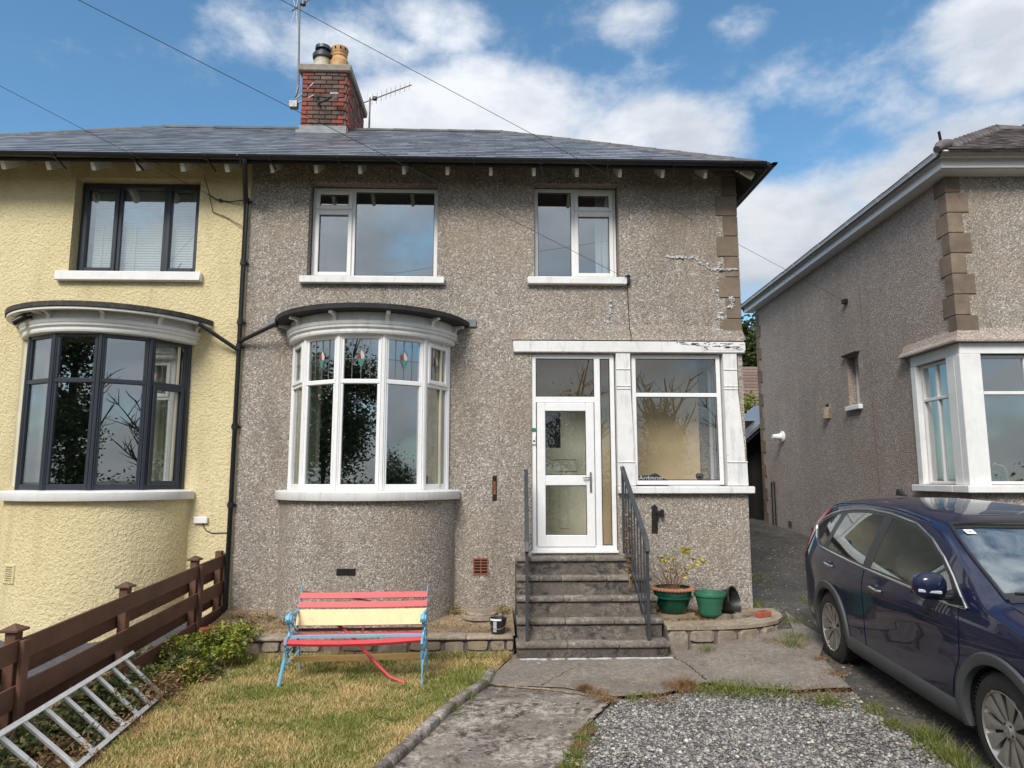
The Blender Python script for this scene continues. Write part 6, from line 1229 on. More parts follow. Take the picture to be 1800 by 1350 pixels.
def cprof(z): return ip(z, [.2, .3, .42, .55, .70, .80, .88, .97, 1.06, 1.15, 1.3, 1.42, 1.55, 1.65], [.93, .965, .985, .99, .992, 1.0, 1.0, .985, .955, .915, .84, .775, .70, .63])
def hw(y, z): return cw(y) * cprof(z)
def section(y, inset=0.0, zlo=.22, nside=18, ntop=9):
    e = cedge(y) - inset * .8; t = ctop(y) - inset; r = []
    for i in range(nside + 1): z = zlo + (e - zlo) * i / nside; r.append((hw(y, z) - inset, z))
    xe = r[-1][0]
    for i in range(1, ntop + 1): a = math.pi / 2 * i / ntop; r.append((xe * math.cos(a) ** .62, e + (t - e) * math.sin(a) ** .85))
    return r
def loft(ys, inset=0.0, zlo=.22):
    b = MB(); rows = []
    for y in ys:
        s_ = section(y, inset, zlo); row = [(x, y, z) for x, z in s_] + [(-x, y, z) for x, z in s_[-2::-1]]; rows.append(row)
    n = len(rows[0]); vs = [p for r in rows for p in r]; fs = []
    for i in range(len(rows) - 1):
        for k in range(n - 1): fs.append((i * n + k, (i + 1) * n + k, (i + 1) * n + k + 1, i * n + k + 1))
        fs.append((i * n + n - 1, (i + 1) * n + n - 1, (i + 1) * n, i * n))
    fs.append(tuple(range(n))); fs.append(tuple((len(rows) - 1) * n + k for k in range(n))[::-1]); return b.add(vs, fs)
def tmp(b, m): me = b.mesh('cutter', m); o = bpy.data.objects.new('cutter', me); COL.objects.link(o); return o
car = thing('parked_car', 'dark navy family car with grey wheel arch trim parked on the drive', 'car', (4.49, 7.46, .155)); car.rotation_euler = (R(-1.3), 0, R(174.6)); car.scale = (1.03, 1.10, 1.03)
ysC = list(np.linspace(-.99, -.6, 14)) + list(np.linspace(-.55, 2.3, 44)) + list(np.linspace(2.36, 3.2, 16)) + list(np.linspace(3.24, 3.55, 12))
body0 = tmp(loft(ysC), 'paint')
G_FRONT = [(.895, 1.075), (2.15, 1.045), (2.13, 1.09), (2.01, 1.19), (1.84, 1.29), (1.61, 1.395), (1.33, 1.475), (.93, 1.515)]
G_REAR = [(-.13, 1.13), (.745, 1.08), (.775, 1.52), (.42, 1.525), (.15, 1.505), (-.01, 1.485)]
G_QUART = [(-.60, 1.285), (-.48, 1.20), (-.34, 1.145), (-.235, 1.135), (-.115, 1.475), (-.32, 1.435), (-.50, 1.37)]
DLO = [(2.32, 1.022), (2.22, 1.09), (2.07, 1.195), (1.89, 1.30), (1.64, 1.415), (1.35, 1.505), (.86, 1.553), (.42, 1.56), (.12, 1.54), (-.12, 1.51), (-.34, 1.465), (-.54, 1.395), (-.655, 1.31), (-.645, 1.265), (-.52, 1.175), (-.36, 1.115), (.80, 1.055), (2.1, 1.015)]
cutters = [tmp(loft(list(np.linspace(-.5, 2.38, 26)), .075, .62), 'dark_in')]
for g in (G_FRONT, G_REAR, G_QUART): cutters.append(tmp(MB().prism(g, -1.2, 1.2, 'x'), 'dark_in'))
WS = [(-.50, 1.63), (.50, 1.63), (.60, 1.85), (.665, 2.22), (.67, 2.43), (-.67, 2.43), (-.665, 2.22), (-.60, 1.85)]
cutters.append(tmp(MB().prism(WS, .98, 1.9, 'z'), 'dark_in'))
for yc in (0.0, 2.62):
    for sg in (-1, 1): c = MB(); c.tube([(sg * .58, yc, .345), (sg * 1.1, yc, .345)], .392, 36); cutters.append(tmp(c, 'void'))
for c in cutters:
    md = body0.modifiers.new('cut', 'BOOLEAN'); md.operation = 'DIFFERENCE'; md.solver = 'EXACT'; md.material_mode = 'TRANSFER'; md.object = c
dg = bpy.context.evaluated_depsgraph_get(); me = bpy.data.meshes.new_from_object(body0.evaluated_get(dg)); me.name = 'body'
for o in [body0] + cutters: bpy.data.objects.remove(o)
me.polygons.foreach_set('use_smooth', [True] * len(me.polygons)); me.set_sharp_from_angle(angle=R(32)); body = link('body', me, car)
def side_patch(poly, off_, m, name, parent, both=True, res=.06, thick=0.006, only=None):
    """a panel cut to a side view outline and bent to the body's flank, on each side"""
    for sg in ((1, -1) if both else (1,)):
        bm = bmesh.new(); bm.faces.new([bm.verts.new((0, y, z)) for y, z in poly]); ys_ = [p[0] for p in poly]; zs_ = [p[1] for p in poly]
        for ax, lo, hi in ((1, min(ys_), max(ys_)), (2, min(zs_), max(zs_))):
            k = lo + res
            while k < hi - .005: no = (0, 1, 0) if ax == 1 else (0, 0, 1); bmesh.ops.bisect_plane(bm, geom=bm.verts[:] + bm.edges[:] + bm.faces[:], plane_co=Vector(no) * k, plane_no=no); k += res
        r = bmesh.ops.extrude_face_region(bm, geom=bm.faces[:]); up = [e for e in r['geom'] if isinstance(e, bmesh.types.BMVert)]; ups = set(up)
        for v in bm.verts: v.co.x = sg * (hw(v.co.y, min(v.co.z, 1.6)) + (off_ if v in ups else off_ - thick))
        bmesh.ops.recalc_face_normals(bm, faces=bm.faces); me = bpy.data.meshes.new(name); bm.to_mesh(me); bm.free(); me.materials.append(MAT[m]); me.polygons.foreach_set('use_smooth', [True] * len(me.polygons)); me.set_sharp_from_angle(angle=R(40)); yield link(name, me, parent), sg
def arcpts(yc, r, a0, a1, n): return [(yc + r * math.cos(R(a0 + (a1 - a0) * i / n)), .345 + r * math.sin(R(a0 + (a1 - a0) * i / n))) for i in range(n + 1)]
D_FRONT = [(.815, .36), (2.10, .36), (2.14, .52), (2.22, .68), (2.25, .85), (2.23, 1.0), (2.16, 1.01), (.815, 1.048)]
D_REAR = [(.79, .36), (.42, .36)] + [(yc, zc) for yc, zc in arcpts(0, .465, 5, 70, 7)] + [(.02, .84), (-.14, .93), (-.26, 1.02), (-.30, 1.10), (.79, 1.05)]
hold = {}
for nm, poly in (('front_door', D_FRONT), ('rear_door', D_REAR)):
    for o, sg in side_patch(poly, .0045, 'paint', nm, car): hold[(nm, sg)] = o
for o, sg in side_patch(DLO, .003, 'black_plastic', 'window_surround', car, thick=.004, res=.05): 
    o.parent = None                                                   # openings for the glass are cut out of the surround
    cs = [tmp(MB().prism(g, -1.2, 1.2, 'x'), 'black_plastic') for g in (G_FRONT, G_REAR, G_QUART)]
    for c in cs: md = o.modifiers.new('cut', 'BOOLEAN'); md.operation = 'DIFFERENCE'; md.solver = 'EXACT'; md.object = c
    dg = bpy.context.evaluated_depsgraph_get(); me = bpy.data.meshes.new_from_object(o.evaluated_get(dg)); o.modifiers.clear(); o.data = me
    for c in cs: bpy.data.objects.remove(c)
    o.parent = car
for g, nm in ((G_FRONT, 'front_side_window'), (G_REAR, 'rear_side_window'), (G_QUART, 'quarter_window')):
    for o, sg in side_patch(g, .0015, 'glass_car', nm, car, thick=.003, res=.07): pass
for sg in (1, -1):
    t = MB(); P = DLO + DLO[:1]; P2 = []
    for a, b in zip(P, P[1:]): P2 += [(a[0] + (b[0] - a[0]) * i / 4, a[1] + (b[1] - a[1]) * i / 4) for i in range(4)]
    P2.append(P2[0]); t.tube([(sg * (hw(y, min(z, 1.6)) + .004), y, z) for y, z in P2], .0105, 6, cap=False, up=(sg, 0, 0)); t.local('window_trim', 'chrome', car, 60)
    for nm, y, z in (('front_door', .98, .93), ('rear_door', -.04, .985)):
        h = MB(); h.tube([(sg * (hw(y + .19 * i / 6, z) + (.006 if i in (0, 6) else .034)), y + .19 * i / 6, z - .012 * i / 6) for i in range(7)], [.010, .013, .014, .014, .014, .013, .010], 8, up=(sg, 0, 0)); h.local('handle', 'chrome', hold[(nm, sg)], 60)
        h = MB(); M = Matrix.Translation((sg * (hw(y + .1, z) + .0035), y + .12, z - .006)); h.lathe([(0, .002), (.06, .002), (.062, 0)], 20, M=M @ Matrix.Rotation(sg * R(90), 4, 'Y') @ Matrix.Diagonal((.62, 1, 1, 1))); h.local('handle_cup', 'paint', hold[(nm, sg)], 60)
    # wheel arch trims and sill
    for yc in (0.0, 2.62):
        a = MB(); vs = []; n = 26; a0, a1 = (-14, 196)
        for i in range(n + 1):
            t_ = R(a0 + (a1 - a0) * i / n); 
            for r, d in ((.380, -.03), (.384, .018), (.40, .026), (.452, .022), (.462, .004)):
                y, z = yc + r * math.cos(t_), .345 + r * math.sin(t_); z = max(z, .215); vs.append((sg * (hw(y, z) + d), y, z))
        fs = [(i * 5 + k, i * 5 + k + 1, (i + 1) * 5 + k + 1, (i + 1) * 5 + k) for i in range(n) for k in range(4)]; a.add(vs, fs); o = a.local('wheel_arch_trim', 'clad', car, 50)
    s_ = MB(); vs = []; n = 16
    for i in range(n + 1):
        y = .43 + (2.19 - .43) * i / n
        for z, d in ((.20, -.03), (.22, .012), (.27, .024), (.35, .018), (.375, .002)): vs.append((sg * (hw(y, z) + d), y, z))
    s_.add(vs, [(i * 5 + k, i * 5 + k + 1, (i + 1) * 5 + k + 1, (i + 1) * 5 + k) for i in range(n) for k in range(4)]); s_.local('sill_trim', 'clad', car, 50)
    # mirror
    m_ = MB(); y, z = 2.07, 1.09; x = hw(y, z); sx = sg
    secs = [(x + .04, .035, .05), (x + .07, .065, .085), (x + .13, .078, .098), (x + .20, .074, .09), (x + .245, .05, .066), (x + .262, .02, .03)]; vs = []
    for X, ry, rz_ in secs:
        for k in range(14): t_ = 2 * math.pi * k / 14; c_, s2 = math.cos(t_), math.sin(t_); vs.append((sx * X, y + .02 + math.copysign(abs(c_) ** .7, c_) * ry, z + .045 + math.copysign(abs(s2) ** .7, s2) * rz_))
    fs = [(i * 14 + k, i * 14 + (k + 1) % 14, (i + 1) * 14 + (k + 1) % 14, (i + 1) * 14 + k) for i in range(5) for k in range(14)] + [tuple(range(14)), tuple(70 + k for k in range(14))]; m_.add(vs, fs); mir = m_.local('door_mirror', 'paint', car, 50)
    m_ = MB(); m_.bar((sx * (x - .03), y + .03, z - .03), (sx * (x + .12), y + .02, z - .035), .08, .035, bev=.01); m_.bar((sx * (x + .06), y - .055, z - .02), (sx * (x + .24), y - .05, z - .005), .02, .03, bev=.008); m_.local('mirror_foot', 'black_plastic', mir)
    m_ = MB(); m_.bar((sx * (x + .10), y + .098, z + .01), (sx * (x + .25), y + .075, z + .02), .012, .022, bev=.004); m_.local('indicator_lens', 'clear_lens', mir)
    # lamps
    tl = MB(); vs = []; zs_ = [.93, .98, 1.06, 1.16, 1.26, 1.36, 1.45, 1.50]
    for z in zs_:
        ye = -.99
        for q in np.linspace(-.985, -.4, 120):
            if cedge(q) >= z - .03: ye = q; break
        wdt = ip(z, [.93, 1.0, 1.25, 1.5], [.15, .16, .13, .10])
        for i in range(5): y = ye - .004 + wdt * i / 4; vs.append((sg * (hw(y, z) + .008), y, z))
    tl.add(vs, [(i * 5 + k, i * 5 + k + 1, (i + 1) * 5 + k + 1, (i + 1) * 5 + k) for i in range(len(zs_) - 1) for k in range(4)]); tl.local('tail_lamp', 'tail', car, 60)
    hl = MB(); vs = []
    for i in range(9):
        y = 2.98 + .42 * i / 8
        for z in (.74 + .04 * (8 - i) / 8, .80, .865 - .03 * i / 8): vs.append((sg * (hw(y, z) + .006), y, z))
    hl.add(vs, [(i * 3 + k, i * 3 + k + 1, (i + 1) * 3 + k + 1, (i + 1) * 3 + k) for i in range(8) for k in range(2)]); hl.local('headlamp', 'clear_lens', car, 60)
    # roof seam strip
    rs = MB(); rs.tube([(sg * (section(y)[20][0] + .0), y, section(y)[20][1] + .003) for y in np.linspace(-.45, 1.5, 22)], .006, 6, up=(0, 0, 1)); rs.local('roof_strip', 'black_plastic', car, 60)
    # wheels
    for yc in (0.0, 2.62):
        wx = .885; wh = bpy.data.objects.new('wheel', None); COL.objects.link(wh); wh.parent = car; wh.location = (sg * wx, yc, .345); wh.scale = (1, 1.03 / 1.10, 1); wh.rotation_euler = (0, 0, 0 if sg > 0 else math.pi); wh.empty_display_size = .1
        Mx = Matrix.Rotation(R(90), 4, 'Y')
        t = MB(); t.lathe([(.232, -.20), (.27, -.212), (.318, -.205), (.340, -.185), (.346, -.15), (.346, -.06), (.340, -.022), (.318, -.004), (.27, .004), (.236, -.006), (.228, -.03)], 48, M=Mx); ty = t.local('tyre', 'tyre', wh, 30)
        t = MB()
        for i in range(60): M = Matrix.Rotation(2 * math.pi * i / 60, 4, 'X'); t.box(-.20, -.012, -.006, .006, .343, .3485, M)
        t.local('tread', 'tyre', ty)
        t = MB(); t.lathe([(.231, -.19), (.20, -.185), (.195, -.05), (.215, -.03), (.2335, -.004), (.2345, .002), (.229, .004), (.222, -.006)], 40, M=Mx); t.lathe([(0, -.10), (.2, -.10)], 24, M=Mx); t.local('rim_barrel', 'alloy', wh, 30)
        for i in range(5):
            for e in (-1, 1):
                A = 2 * math.pi * i / 5; p = MB(); M = Matrix.Rotation(A, 4, 'X'); w0, w1 = .024, .052
                pr = [(e * .004 - (w0 if e < 0 else 0), .05), (e * .004 + (w0 if e > 0 else 0), .05), (e * (.075 + .004) + (w1 if e > 0 else .012), .226), (e * (.024) - (0 if e > 0 else .0), .2265)] if e > 0 else [(-.028, .05), (-.004, .05), (-.026, .2265), (-.132, .212)]
                if e > 0: pr = [(.004, .05), (.028, .05), (.132, .212), (.026, .2265)]
                vs = []
                for (yy, zz) in pr: xo = -.030 if zz < .1 else -.004; vs.append((xo, yy, zz))
                vs2 = [(a - .03, b, c) for a, b, c in vs]; mid = tuple(sum(v[q] for v in vs) / 4 + (.006 if q == 0 else 0) for q in range(3))
                p.add(vs + vs2 + [mid], [(0, 1, 8), (1, 2, 8), (2, 3, 8), (3, 0, 8), (7, 6, 5, 4), (0, 4, 5, 1), (1, 5, 6, 2), (2, 6, 7, 3), (3, 7, 4, 0)], M); p.local('spoke', 'alloy', wh)
        p = MB(); p.lathe([(.065, -.06), (.062, -.028), (.04, -.018), (.034, -.012), (0, -.010)], 20, M=Mx); hb_ = p.local('hub', 'alloy', wh, 40)
        p = MB(); p.box(-.0105, -.007, -.016, -.010, -.018, .018); p.box(-.0105, -.007, .010, .016, -.018, .018); p.box(-.0105, -.007, -.0095, .0095, -.003, .003); p.local('hub_emblem', 'chrome', hb_)
        for i in range(5): A = 2 * math.pi * (i + .5) / 5; p = MB(); p.tube([(-.04, .046 * math.sin(A), .046 * math.cos(A)), (-.018, .046 * math.sin(A), .046 * math.cos(A))], .008, 6); p.local('wheel_nut', 'iron', hb_)
        p = MB(); p.lathe([(.15, -.12), (.15, -.108), (0, -.108)], 28, M=Mx); p.local('brake_disc', 'galv', wh)
# glass on top, hood shut line, wipers, fin
def top_pt(y, u, off_=.004):
    s_ = section(y); pts = s_[18:]; x = abs(u)
    for (x0, z0), (x1, z1) in zip(pts, pts[1:]):
        if x1 <= x <= x0: f = (x - x1) / (x0 - x1 + 1e-9); return (u, y, z1 + (z0 - z1) * f + off_)
    return (u, y, (pts[0][1] if x > pts[0][0] else pts[-1][1]) + off_)
def top_patch(y0, y1, wfun, m, name, off_=.004, ny=14, nx=14, th=.004):
    b = MB(); vs = []
    for lay in (off_, off_ - th):
        for i in range(ny + 1):
            y = y0 + (y1 - y0) * i / ny; w_ = wfun(y)
            for k in range(nx + 1): vs.append(top_pt(y, -w_ + 2 * w_ * k / nx, lay))
    n1 = (ny + 1) * (nx + 1); I = lambda l, i, k: l * n1 + i * (nx + 1) + k; fs = []
    for i in range(ny):
        for k in range(nx): fs.append((I(0, i, k), I(0, i, k + 1), I(0, i + 1, k + 1), I(0, i + 1, k))); fs.append((I(1, i, k), I(1, i + 1, k), I(1, i + 1, k + 1), I(1, i, k + 1)))
    for i in range(ny): fs += [(I(0, i, 0), I(0, i + 1, 0), I(1, i + 1, 0), I(1, i, 0)), (I(0, i, nx), I(1, i, nx), I(1, i + 1, nx), I(0, i + 1, nx))]
    for k in range(nx): fs += [(I(0, 0, k), I(1, 0, k), I(1, 0, k + 1), I(0, 0, k + 1)), (I(0, ny, k), I(0, ny, k + 1), I(1, ny, k + 1), I(1, ny, k))]
    b.add(vs, fs); return b.local(name, m, car, 50)
wsw = lambda y: ip(y, [1.58, 1.85, 2.22, 2.47], [.56, .635, .70, .715])
top_patch(1.60, 2.465, wsw, 'glass_screen', 'windscreen'); top_patch(1.588, 1.63, lambda y: .555, 'black_plastic', 'windscreen_band', .0065, 2); top_patch(2.40, 2.49, lambda y: .70, 'black_plastic', 'windscreen_cowl', .008, 3)
for sg in (1, -1): b = MB(); b.tube([top_pt(y, sg * (wsw(y) - .01), .006) for y in np.linspace(1.6, 2.46, 14)], .013, 6); b.local('pillar_trim', 'black_plastic', car, 60)
top_patch(2.53, 3.30, lambda y: ip(y, [2.53, 2.95, 3.3], [.72, .70, .60]), 'paint', 'bonnet', .005, 14, 14, .006)
f = MB(); f.prism([(-.12, 1.655), (-.31, 1.655), (-.30, 1.675), (-.275, 1.725), (-.25, 1.728), (-.18, 1.68)], -.02, .02, 'x'); f.local('roof_fin', 'black_plastic', car)
f = MB(); f.prism([(-.035, -.03), (.035, -.03), (.035, .03), (-.035, .03)], 0, .002, 'z', Matrix.Translation(top_pt(1.76, .50, .008)) @ Matrix.Rotation(R(-25), 4, 'X')); pm = f.local('parking_sticker', 'white_flat', car)
f = MB(); f.box(-.012, .012, -.002, .012, .0022, .003); f.box(-.022, .022, -.016, -.012, .0022, .003); fo = f.local('sticker_print', 'green_sign', pm); fo.matrix_basis = Matrix.Translation(top_pt(1.76, .50, .008)) @ Matrix.Rotation(R(-25), 4, 'X')
for (a, b_) in (((.1, 2.47), (.62, 2.41)), ((-.5, 2.47), (.02, 2.39))): f = MB(); f.tube([top_pt(a[1], a[0], .02), top_pt((a[1] + b_[1]) / 2, (a[0] + b_[0]) / 2, .022), top_pt(b_[1], b_[0], .014)], .008, 6); f.local('wiper', 'black_plastic', car)
# seats, wheel, dash inside
for x, y in ((.37, .95), (-.37, .95), (.37, .05), (-.37, .05), (0, .05)):
    s_ = MB(); s_.box(x - .24, x + .24, y, y + .48, .42, .66, None, .05); s_.bar((x, y + .02, .62), (x, y - .16, 1.18), .46, .14, up=(0, 1, .3), bev=.05); s_.bar((x, y - .17, 1.20), (x, y - .20, 1.38), .24, .10, up=(0, 1, .3), bev=.04); s_.local('seat', 'seat', car, 50)
s_ = MB(); s_.box(-.72, .72, 1.82, 2.34, .66, 1.0, None, .06); s_.local('dashboard', 'dark_in', car, 50)
s_ = MB(); M = Matrix.Translation((.37, 1.70, 1.02)) @ Matrix.Rotation(R(62), 4, 'X'); r_ = [(M @ Vector((.185 * math.cos(t), .185 * math.sin(t), 0))) for t in np.linspace(0, 2 * math.pi, 25)]; s_.tube(r_, .016, 8, cap=False); s_.bar(M @ Vector((-.17, 0, 0)), M @ Vector((.17, 0, 0)), .05, .02); s_.local('steering_wheel', 'iron', car, 60)
f = MB(); f.box(-.78, .78, 3.42, 3.56, .24, .42, None, .05); f.local('front_bumper', 'clad', car); f = MB(); f.box(-.55, .55, 3.49, 3.555, .60, .74, None, .03); f.local('grille', 'black_plastic', car); f = MB(); f.box(-.74, .74, -1.03, -.9, .26, .56, None, .05); f.local('rear_bumper', 'clad', car)

# ---------------------------------------------------------------- inside the windows
def curtain(label, x0, x1, y, z0, z1, m='curtain', waves=4, depth=.03, M=None, tie=0.0):
    b = MB(); nx = waves * 8; nz = 8; vs = []
    for s_ in (0, .006):
        for k in range(nz + 1):
            z = z0 + (z1 - z0) * k / nz; t = k / nz
            for i in range(nx + 1):
                u = i / nx; x = x0 + (x1 - x0) * u * (1 - tie * math.sin(math.pi * min(1, (1 - t) * 1.3)) * .5); vs.append((x, y + s_ + depth * math.sin(u * waves * 2 * math.pi + .4 * math.sin(3 * t)) * (1 - .3 * t), z))
    n1 = (nz + 1) * (nx + 1); fs = []
    for k in range(nz):
        for i in range(nx): a = k * (nx + 1) + i; fs += [(a, a + 1, a + nx + 2, a + nx + 1), (n1 + a, n1 + a + nx + 1, n1 + a + nx + 2, n1 + a + 1)]
    for k in range(nz):
        for i in (0, nx): a = k * (nx + 1) + i; fs.append((a, a + nx + 1, n1 + a + nx + 1, n1 + a))
    b.add(vs, fs, M); return b.build('curtain', m, None, 60, label=label, cat='curtain', group='curtains inside the windows')
curtain('cream curtain drawn to the bench bow window end nearest the downpipe', -2.56, -2.26, 9.40, 1.95, 3.9, waves=3)
curtain('cream curtain drawn to the bench bow window end nearest the door', -.91, -.66, 9.5, 1.95, 3.9, waves=3)
curtain('pale curtain seen through the far left light of the dark grey bow window', -6.2, -5.72, 9.35, 1.95, 3.9)
curtain('pale curtain seen through the dark grey bow window beside the downpipe', -4.62, -4.22, 9.55, 1.95, 3.9)
curtain('white curtain hanging inside the narrow upstairs window', 1.55, 1.84, 10.05, 4.95, 6.28, 'net', 3)
curtain('white curtain inside the narrow side pane of the corner window', 0, .86, 0, 1.98, 3.78, 'net', 5, .03, T((6.97, 10.80, 0), R(-92.5)))
bl_ = thing('window_blind', 'white venetian blind behind the dark grey upstairs window', 'blind', (-4.95, 10.0, 4.93)); b = MB()
for i in range(34): z = 4.955 + .0375 * i; M = Matrix.Translation((0, 9.975, z)) @ Matrix.Rotation(R(72), 4, 'X'); b.box(-5.74, -4.16, -.019, .019, -.0012, .0012, M)
b.build('blind_slats', 'blind', bl_, kind='stuff'); b = MB(); b.box(-5.76, -4.14, 9.965, 10.01, 6.225, 6.26); b.build('head_rail', 'blind', bl_)
for x in (-5.62, -5.15, -4.62, -4.32): b = MB(); b.box(x - .012, x + .012, 9.962, 9.966, 4.95, 6.225); b.build('ladder_tape', 'blind', bl_)
sn = thing('name_sign', 'dark slate house name sign standing inside the porch window', 'sign', (2.27, 9.86, 1.99)); b = MB()
b.prism([(2.055, 1.985), (2.50, 1.985), (2.48, 2.03), (2.42, 2.055), (2.36, 2.10), (2.31, 2.125), (2.24, 2.10), (2.16, 2.095), (2.055, 2.088)], 9.85, 9.875, 'y'); b.build('sign_board', 'sign_slate', sn)
def text_mesh(txt, size, M, m, name, parent):
    cu = bpy.data.curves.new('lettering', 'FONT'); cu.body = txt; cu.size = size; cu.extrude = .0015; to = bpy.data.objects.new('lettering', cu); COL.objects.link(to); dg = bpy.context.evaluated_depsgraph_get()
    me = bpy.data.meshes.new_from_object(to.evaluated_get(dg)); bpy.data.objects.remove(to); me.transform(Matrix.Translation(-wloc(parent)) @ M); me.materials.clear(); me.materials.append(MAT[m]); return link(name, me, parent)
text_mesh('Ardmoat', .095, Matrix.Translation((2.075, 9.847, 2.028)) @ Matrix.Rotation(R(90), 4, 'X'), 'white_flat', 'lettering', sn)
b = MB(); b.lathe([(.03, 0), (.05, .03), (.058, .06), (.05, .085), (.03, .095), (0, .097)], 14, (2.98, 10.0, 2.03)); b.build('dark_jar', 'iron', None, 50, label='small dark round jar on the sill inside the porch window', cat='jar'); b = MB(); b.box(2.05, 3.24, 9.90, 10.06, 1.942, 1.985); b.build('inner_sill', 'upvc', gh)
cr_ = thing('clothes_airer', 'grey towel on a black folding frame inside the corner window', 'airer', (7.25, 10.3, 1.75)); b = MB()
for y in (10.2, 10.42): b.bar((7.02, y, 2.28), (7.26, y, 1.72), .016, .016); b.bar((7.40, y, 2.28), (7.16, y, 1.72), .016, .016)
b.build('folding_frame', 'iron', cr_); b = MB(); b.box(7.06, 7.37, 10.18, 10.44, 2.02, 2.29, None, .03); b.build('towel', 'grey_cloth', cr_)
cb = thing('folding_chair', 'dark curved chair back inside the corner window', 'chair', (7.6, 10.4, 1.7)); b = MB(); b.tube([(7.42, 10.4, 1.7), (7.42, 10.4, 2.1), (7.46, 10.4, 2.22), (7.58, 10.4, 2.27), (7.72, 10.4, 2.22), (7.76, 10.4, 2.1), (7.76, 10.4, 1.7)], .022, 8); b.build('chair_frame', 'grey_cloth', cb); b = MB(); b.box(7.44, 7.74, 10.39, 10.41, 1.72, 2.16, None, .004); b.build('chair_back', 'green_plastic', cb)

# ---------------------------------------------------------------- beyond the passage
sh = thing('garden_shed', 'navy painted shed with open dark doorway at the end of the side passage', 'shed', (6.4, 18.6, .95)); b = MB()
b.box(5.2, 6.64, 18.3, 18.38, .8, 3.0); b.box(6.64, 6.72, 18.27, 18.4, .8, 2.98); b.box(5.2, 5.28, 18.381, 20.6, .8, 3.0); b.box(5.281, 8.0, 20.52, 20.6, .8, 3.3); b.build('shed_wall', 'navy', sh); b = MB(); b.prism([(5.05, 3.0), (6.6, 3.0), (7.9, 4.1), (7.9, 4.18), (6.58, 3.08), (5.05, 3.08)], 18.15, 20.8, 'y'); b.build('shed_roof', 'slate', sh); b = MB(); b.prism([(5.1, 2.88), (6.6, 2.88), (7.9, 3.98), (7.9, 4.09), (6.62, 2.995), (5.1, 2.995)], 18.22, 18.265, 'y'); b.build('barge_board', 'navy', sh); b = MB(); b.box(6.725, 8.0, 18.9, 18.94, .8, 3.6); b.build('shed_inner', 'void', sh)
for i in range(5): b = MB(); b.box(5.3 + .26 * i, 5.54 + .26 * i, 18.286, 18.2985, .84, 2.86); b.build('plank', 'navy', sh)
fh = thing('distant_house', 'distant house with a brown tiled roof seen in the gap between the houses', 'house', (16, 48, 1.6)); b = MB(); b.box(11.5, 21.5, 46, 53, 1.5, 6.5); b.build('wall', 'cream', fh); b = MB(); b.prism([(45.4, 6.4), (53.6, 6.4), (49.5, 9.95)], 11, 22, 'x'); rf = b.build('roof', 'tile_far', fh)
for r in range(14):
    t = r / 14; b = MB(); y = 45.4 + 4.1 * t; z = 6.4 + 3.55 * t; b.prism([(y - .03, z + .02), (y - .03, z + .10), (y + .33, z + .31), (y + .33, z + .29)], 11, 22, 'x'); b.build('tile_course', 'tile_far', rf)
for x in (12.5, 15.5, 18.5): b = MB(); b.box(x, x + 1.3, 45.95, 45.99, 3, 4.4); wf = b.build('window', 'upvc', fh); b = MB(); b.box(x + .1, x + 1.2, 45.93, 45.949, 3.1, 4.3); b.build('pane', 'dark_in', wf)
def tree(name, label, cat, x, y, z0, h, r, n, leaf, mat_, bare=0, group=None, trunk=.16, crown_lo=.3, seed=1):
    q = np.random.default_rng(seed); t = thing(name, label, cat, (x, y, z0), 0, group); b = MB(); ends = []
    b.tube([(x, y, z0 - .1), (x + .05, y, z0 + h * .25), (x - .05, y + .05, z0 + h * .5), (x, y, z0 + h * .8)], [trunk, trunk * .8, trunk * .55, trunk * .2], 8)
    for i in range(9 + bare):
        a = q.uniform(0, 6.28); zb = z0 + h * q.uniform(.25, .65); e = Vector((x + math.cos(a) * r * q.uniform(.4, .9), y + math.sin(a) * r * q.uniform(.4, .9), zb + h * q.uniform(.15, .42))); s0 = Vector((x, y, zb)); m1 = s0.lerp(e, .5) + Vector((q.normal() * .15, q.normal() * .15, -.1)); b.tube([s0, m1, e], [trunk * .4, trunk * .25, trunk * .08], 5); ends.append(e)
        if bare:
            for j in range(5): s1 = m1.lerp(e, q.uniform(0, .9)); e1 = s1 + Vector((q.normal() * .45, q.normal() * .45, q.uniform(.2, 1.0))); b.tube([s1, s1.lerp(e1, .5) + Vector((q.normal() * .06, q.normal() * .06, 0)), e1], [.03, .02, .008], 4)
    b.build('trunk', 'bark', t)
    if n:
        C = []; k = 26
        for i in range(k):
            u = q.normal(size=3); u /= np.linalg.norm(u); c = np.array((x, y, z0 + h * (crown_lo + (1 - crown_lo) * .5))) + u * np.array((r * .72, r * .72, h * (1 - crown_lo) * .40)) * q.uniform(.3, 1); s_ = r * q.uniform(.2, .36); d = q.normal(size=(n // k, 3)); C.append(c + d * s_ * .55)
        V, F = leaves(np.concatenate(C), leaf, q, .3, 0, .65); npmesh('crown', V, F, mat_, t)
    return t
tree('garden_tree', 'dark tree showing above the distant tiled roof in the gap', 'tree', 22.5, 62, 1.5, 15, 6.5, 14000, .6, 'leaf_tree', seed=3, trunk=.35)
tree('garden_tree', 'light green tree in front of the distant tiled roof', 'tree', 11.0, 31, 1.4, 5.0, 1.6, 3500, .20, 'leaf_light', seed=4)
plant('garden_shrub', 'yellow leaved shrub above the clipped hedge in the gap', 'shrub', (11.6, 31.5, 1.5), [((11.6 + .3 * i, 31.5, 4.0 + .15 * (i % 2)), (.5, .5, .8), 500) for i in range(3)], 'leaf_yellow', .14, 6)
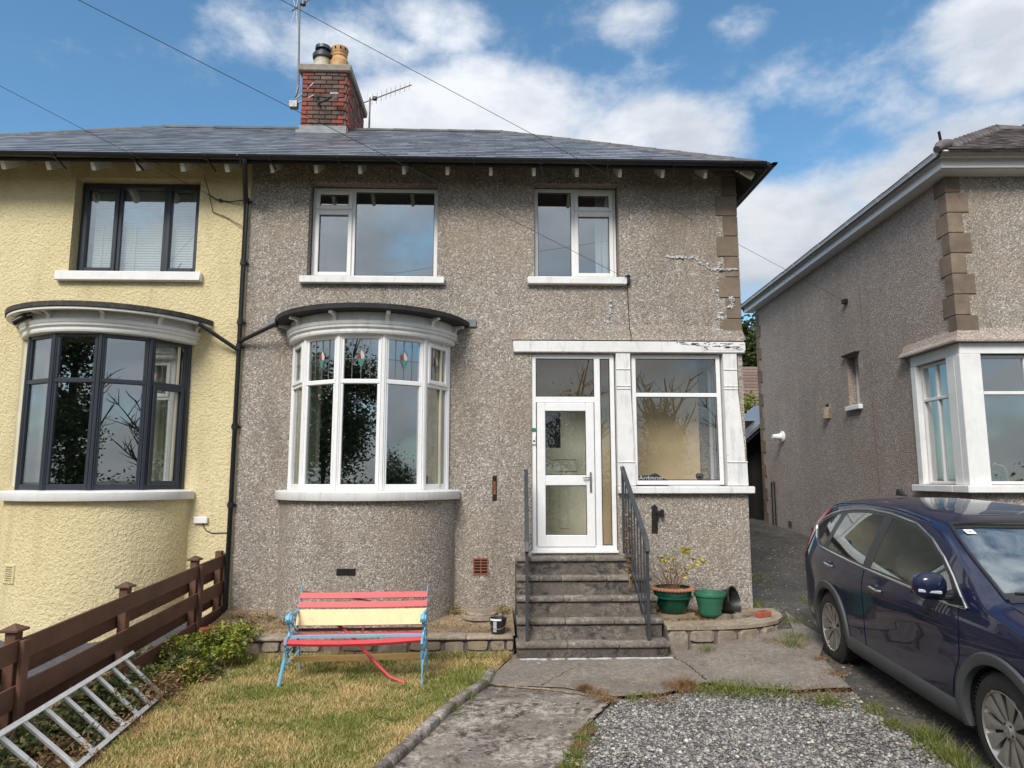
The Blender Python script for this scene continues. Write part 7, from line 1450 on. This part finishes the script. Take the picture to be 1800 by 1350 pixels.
hd = thing('clipped_hedge', 'clipped green hedge closing the garden behind the side passage', 'hedge', (12, 29, 1.4)); C = np.stack([rg.uniform(5, 18, 16000), rg.uniform(28.4, 29.6, 16000), rg.uniform(1.4, 4.45, 16000)], 1); V, F = leaves(C, .13, rg, .2, 0, .6); npmesh('leaf_mass', V, F, 'leaf_light', hd); b = MB(); b.box(5.1, 17.9, 28.6, 29.4, 1.3, 4.3); b.build('hedge_core', 'leaf_tree', hd)
# ---------------------------------------------------------------- across the road, mirrored in the window glass
TG = 'trees across the road mirrored in the glass'
tree('leafy_tree', 'full leafy tree across the road mirrored in the white bow window', 'tree', -7.3, -14.5, 0, 9.0, 3.1, 17000, .18, 'leaf_tree', seed=11, group=TG, crown_lo=-.05, trunk=.25)
tree('leafy_tree', 'tall dark tree across the road mirrored in the dark grey bow window', 'tree', -19.8, -16, 0, 13, 4.4, 21000, .24, 'leaf_tree', seed=12, group=TG, crown_lo=-.05, trunk=.3)
tree('leafy_tree', 'broad tree between the two taller ones across the road', 'tree', -13, -19, 0, 7, 3.0, 5000, .3, 'leaf_tree', seed=13, group=TG, crown_lo=.1)
tree('ivy_tree', 'bare branched ivy tree across the road mirrored in the front door glass', 'tree', 4.4, -16, 0, 8.0, 2.2, 6000, .15, 'leaf_tree', bare=8, seed=14, group=TG, crown_lo=-.12, trunk=.22)
tree('ivy_tree', 'thick ivy tree with bare top branches mirrored in the porch window', 'tree', 8.6, -15.5, 0, 7.6, 2.2, 11000, .15, 'leaf_tree', bare=10, seed=15, group=TG, crown_lo=-.25, trunk=.26)
tree('bare_tree', 'bare spreading tree across the road beyond the ivy trees', 'tree', 12.6, -14.5, 0, 6.5, 2.8, 0, .2, 'leaf_tree', bare=16, seed=16, group=TG, trunk=.16)
tree('leafy_tree', 'small leafy tree mirrored low in the bow window end by the door', 'tree', 22, -9.5, 0, 3.6, 2.0, 6000, .16, 'leaf_tree', seed=17, group=TG, crown_lo=.0)
tree('leafy_tree', 'round leafy tree far along the road on the cream house side', 'tree', -27, 1.5, 0, 9, 3.6, 12000, .22, 'leaf_tree', seed=18, group=TG, crown_lo=.05)
C = np.stack([rg.uniform(-34, 34, 22000), rg.uniform(-12.6, -11.2, 22000), np.abs(rg.normal(size=22000)) * .55 + rg.uniform(0, 1.2, 22000)], 1); V, F = leaves(C, .22, rg, .3, 0, .6); npmesh('roadside_hedge', V, F, 'leaf_tree', label='long loose hedge along the far side of the road', cat='hedge')
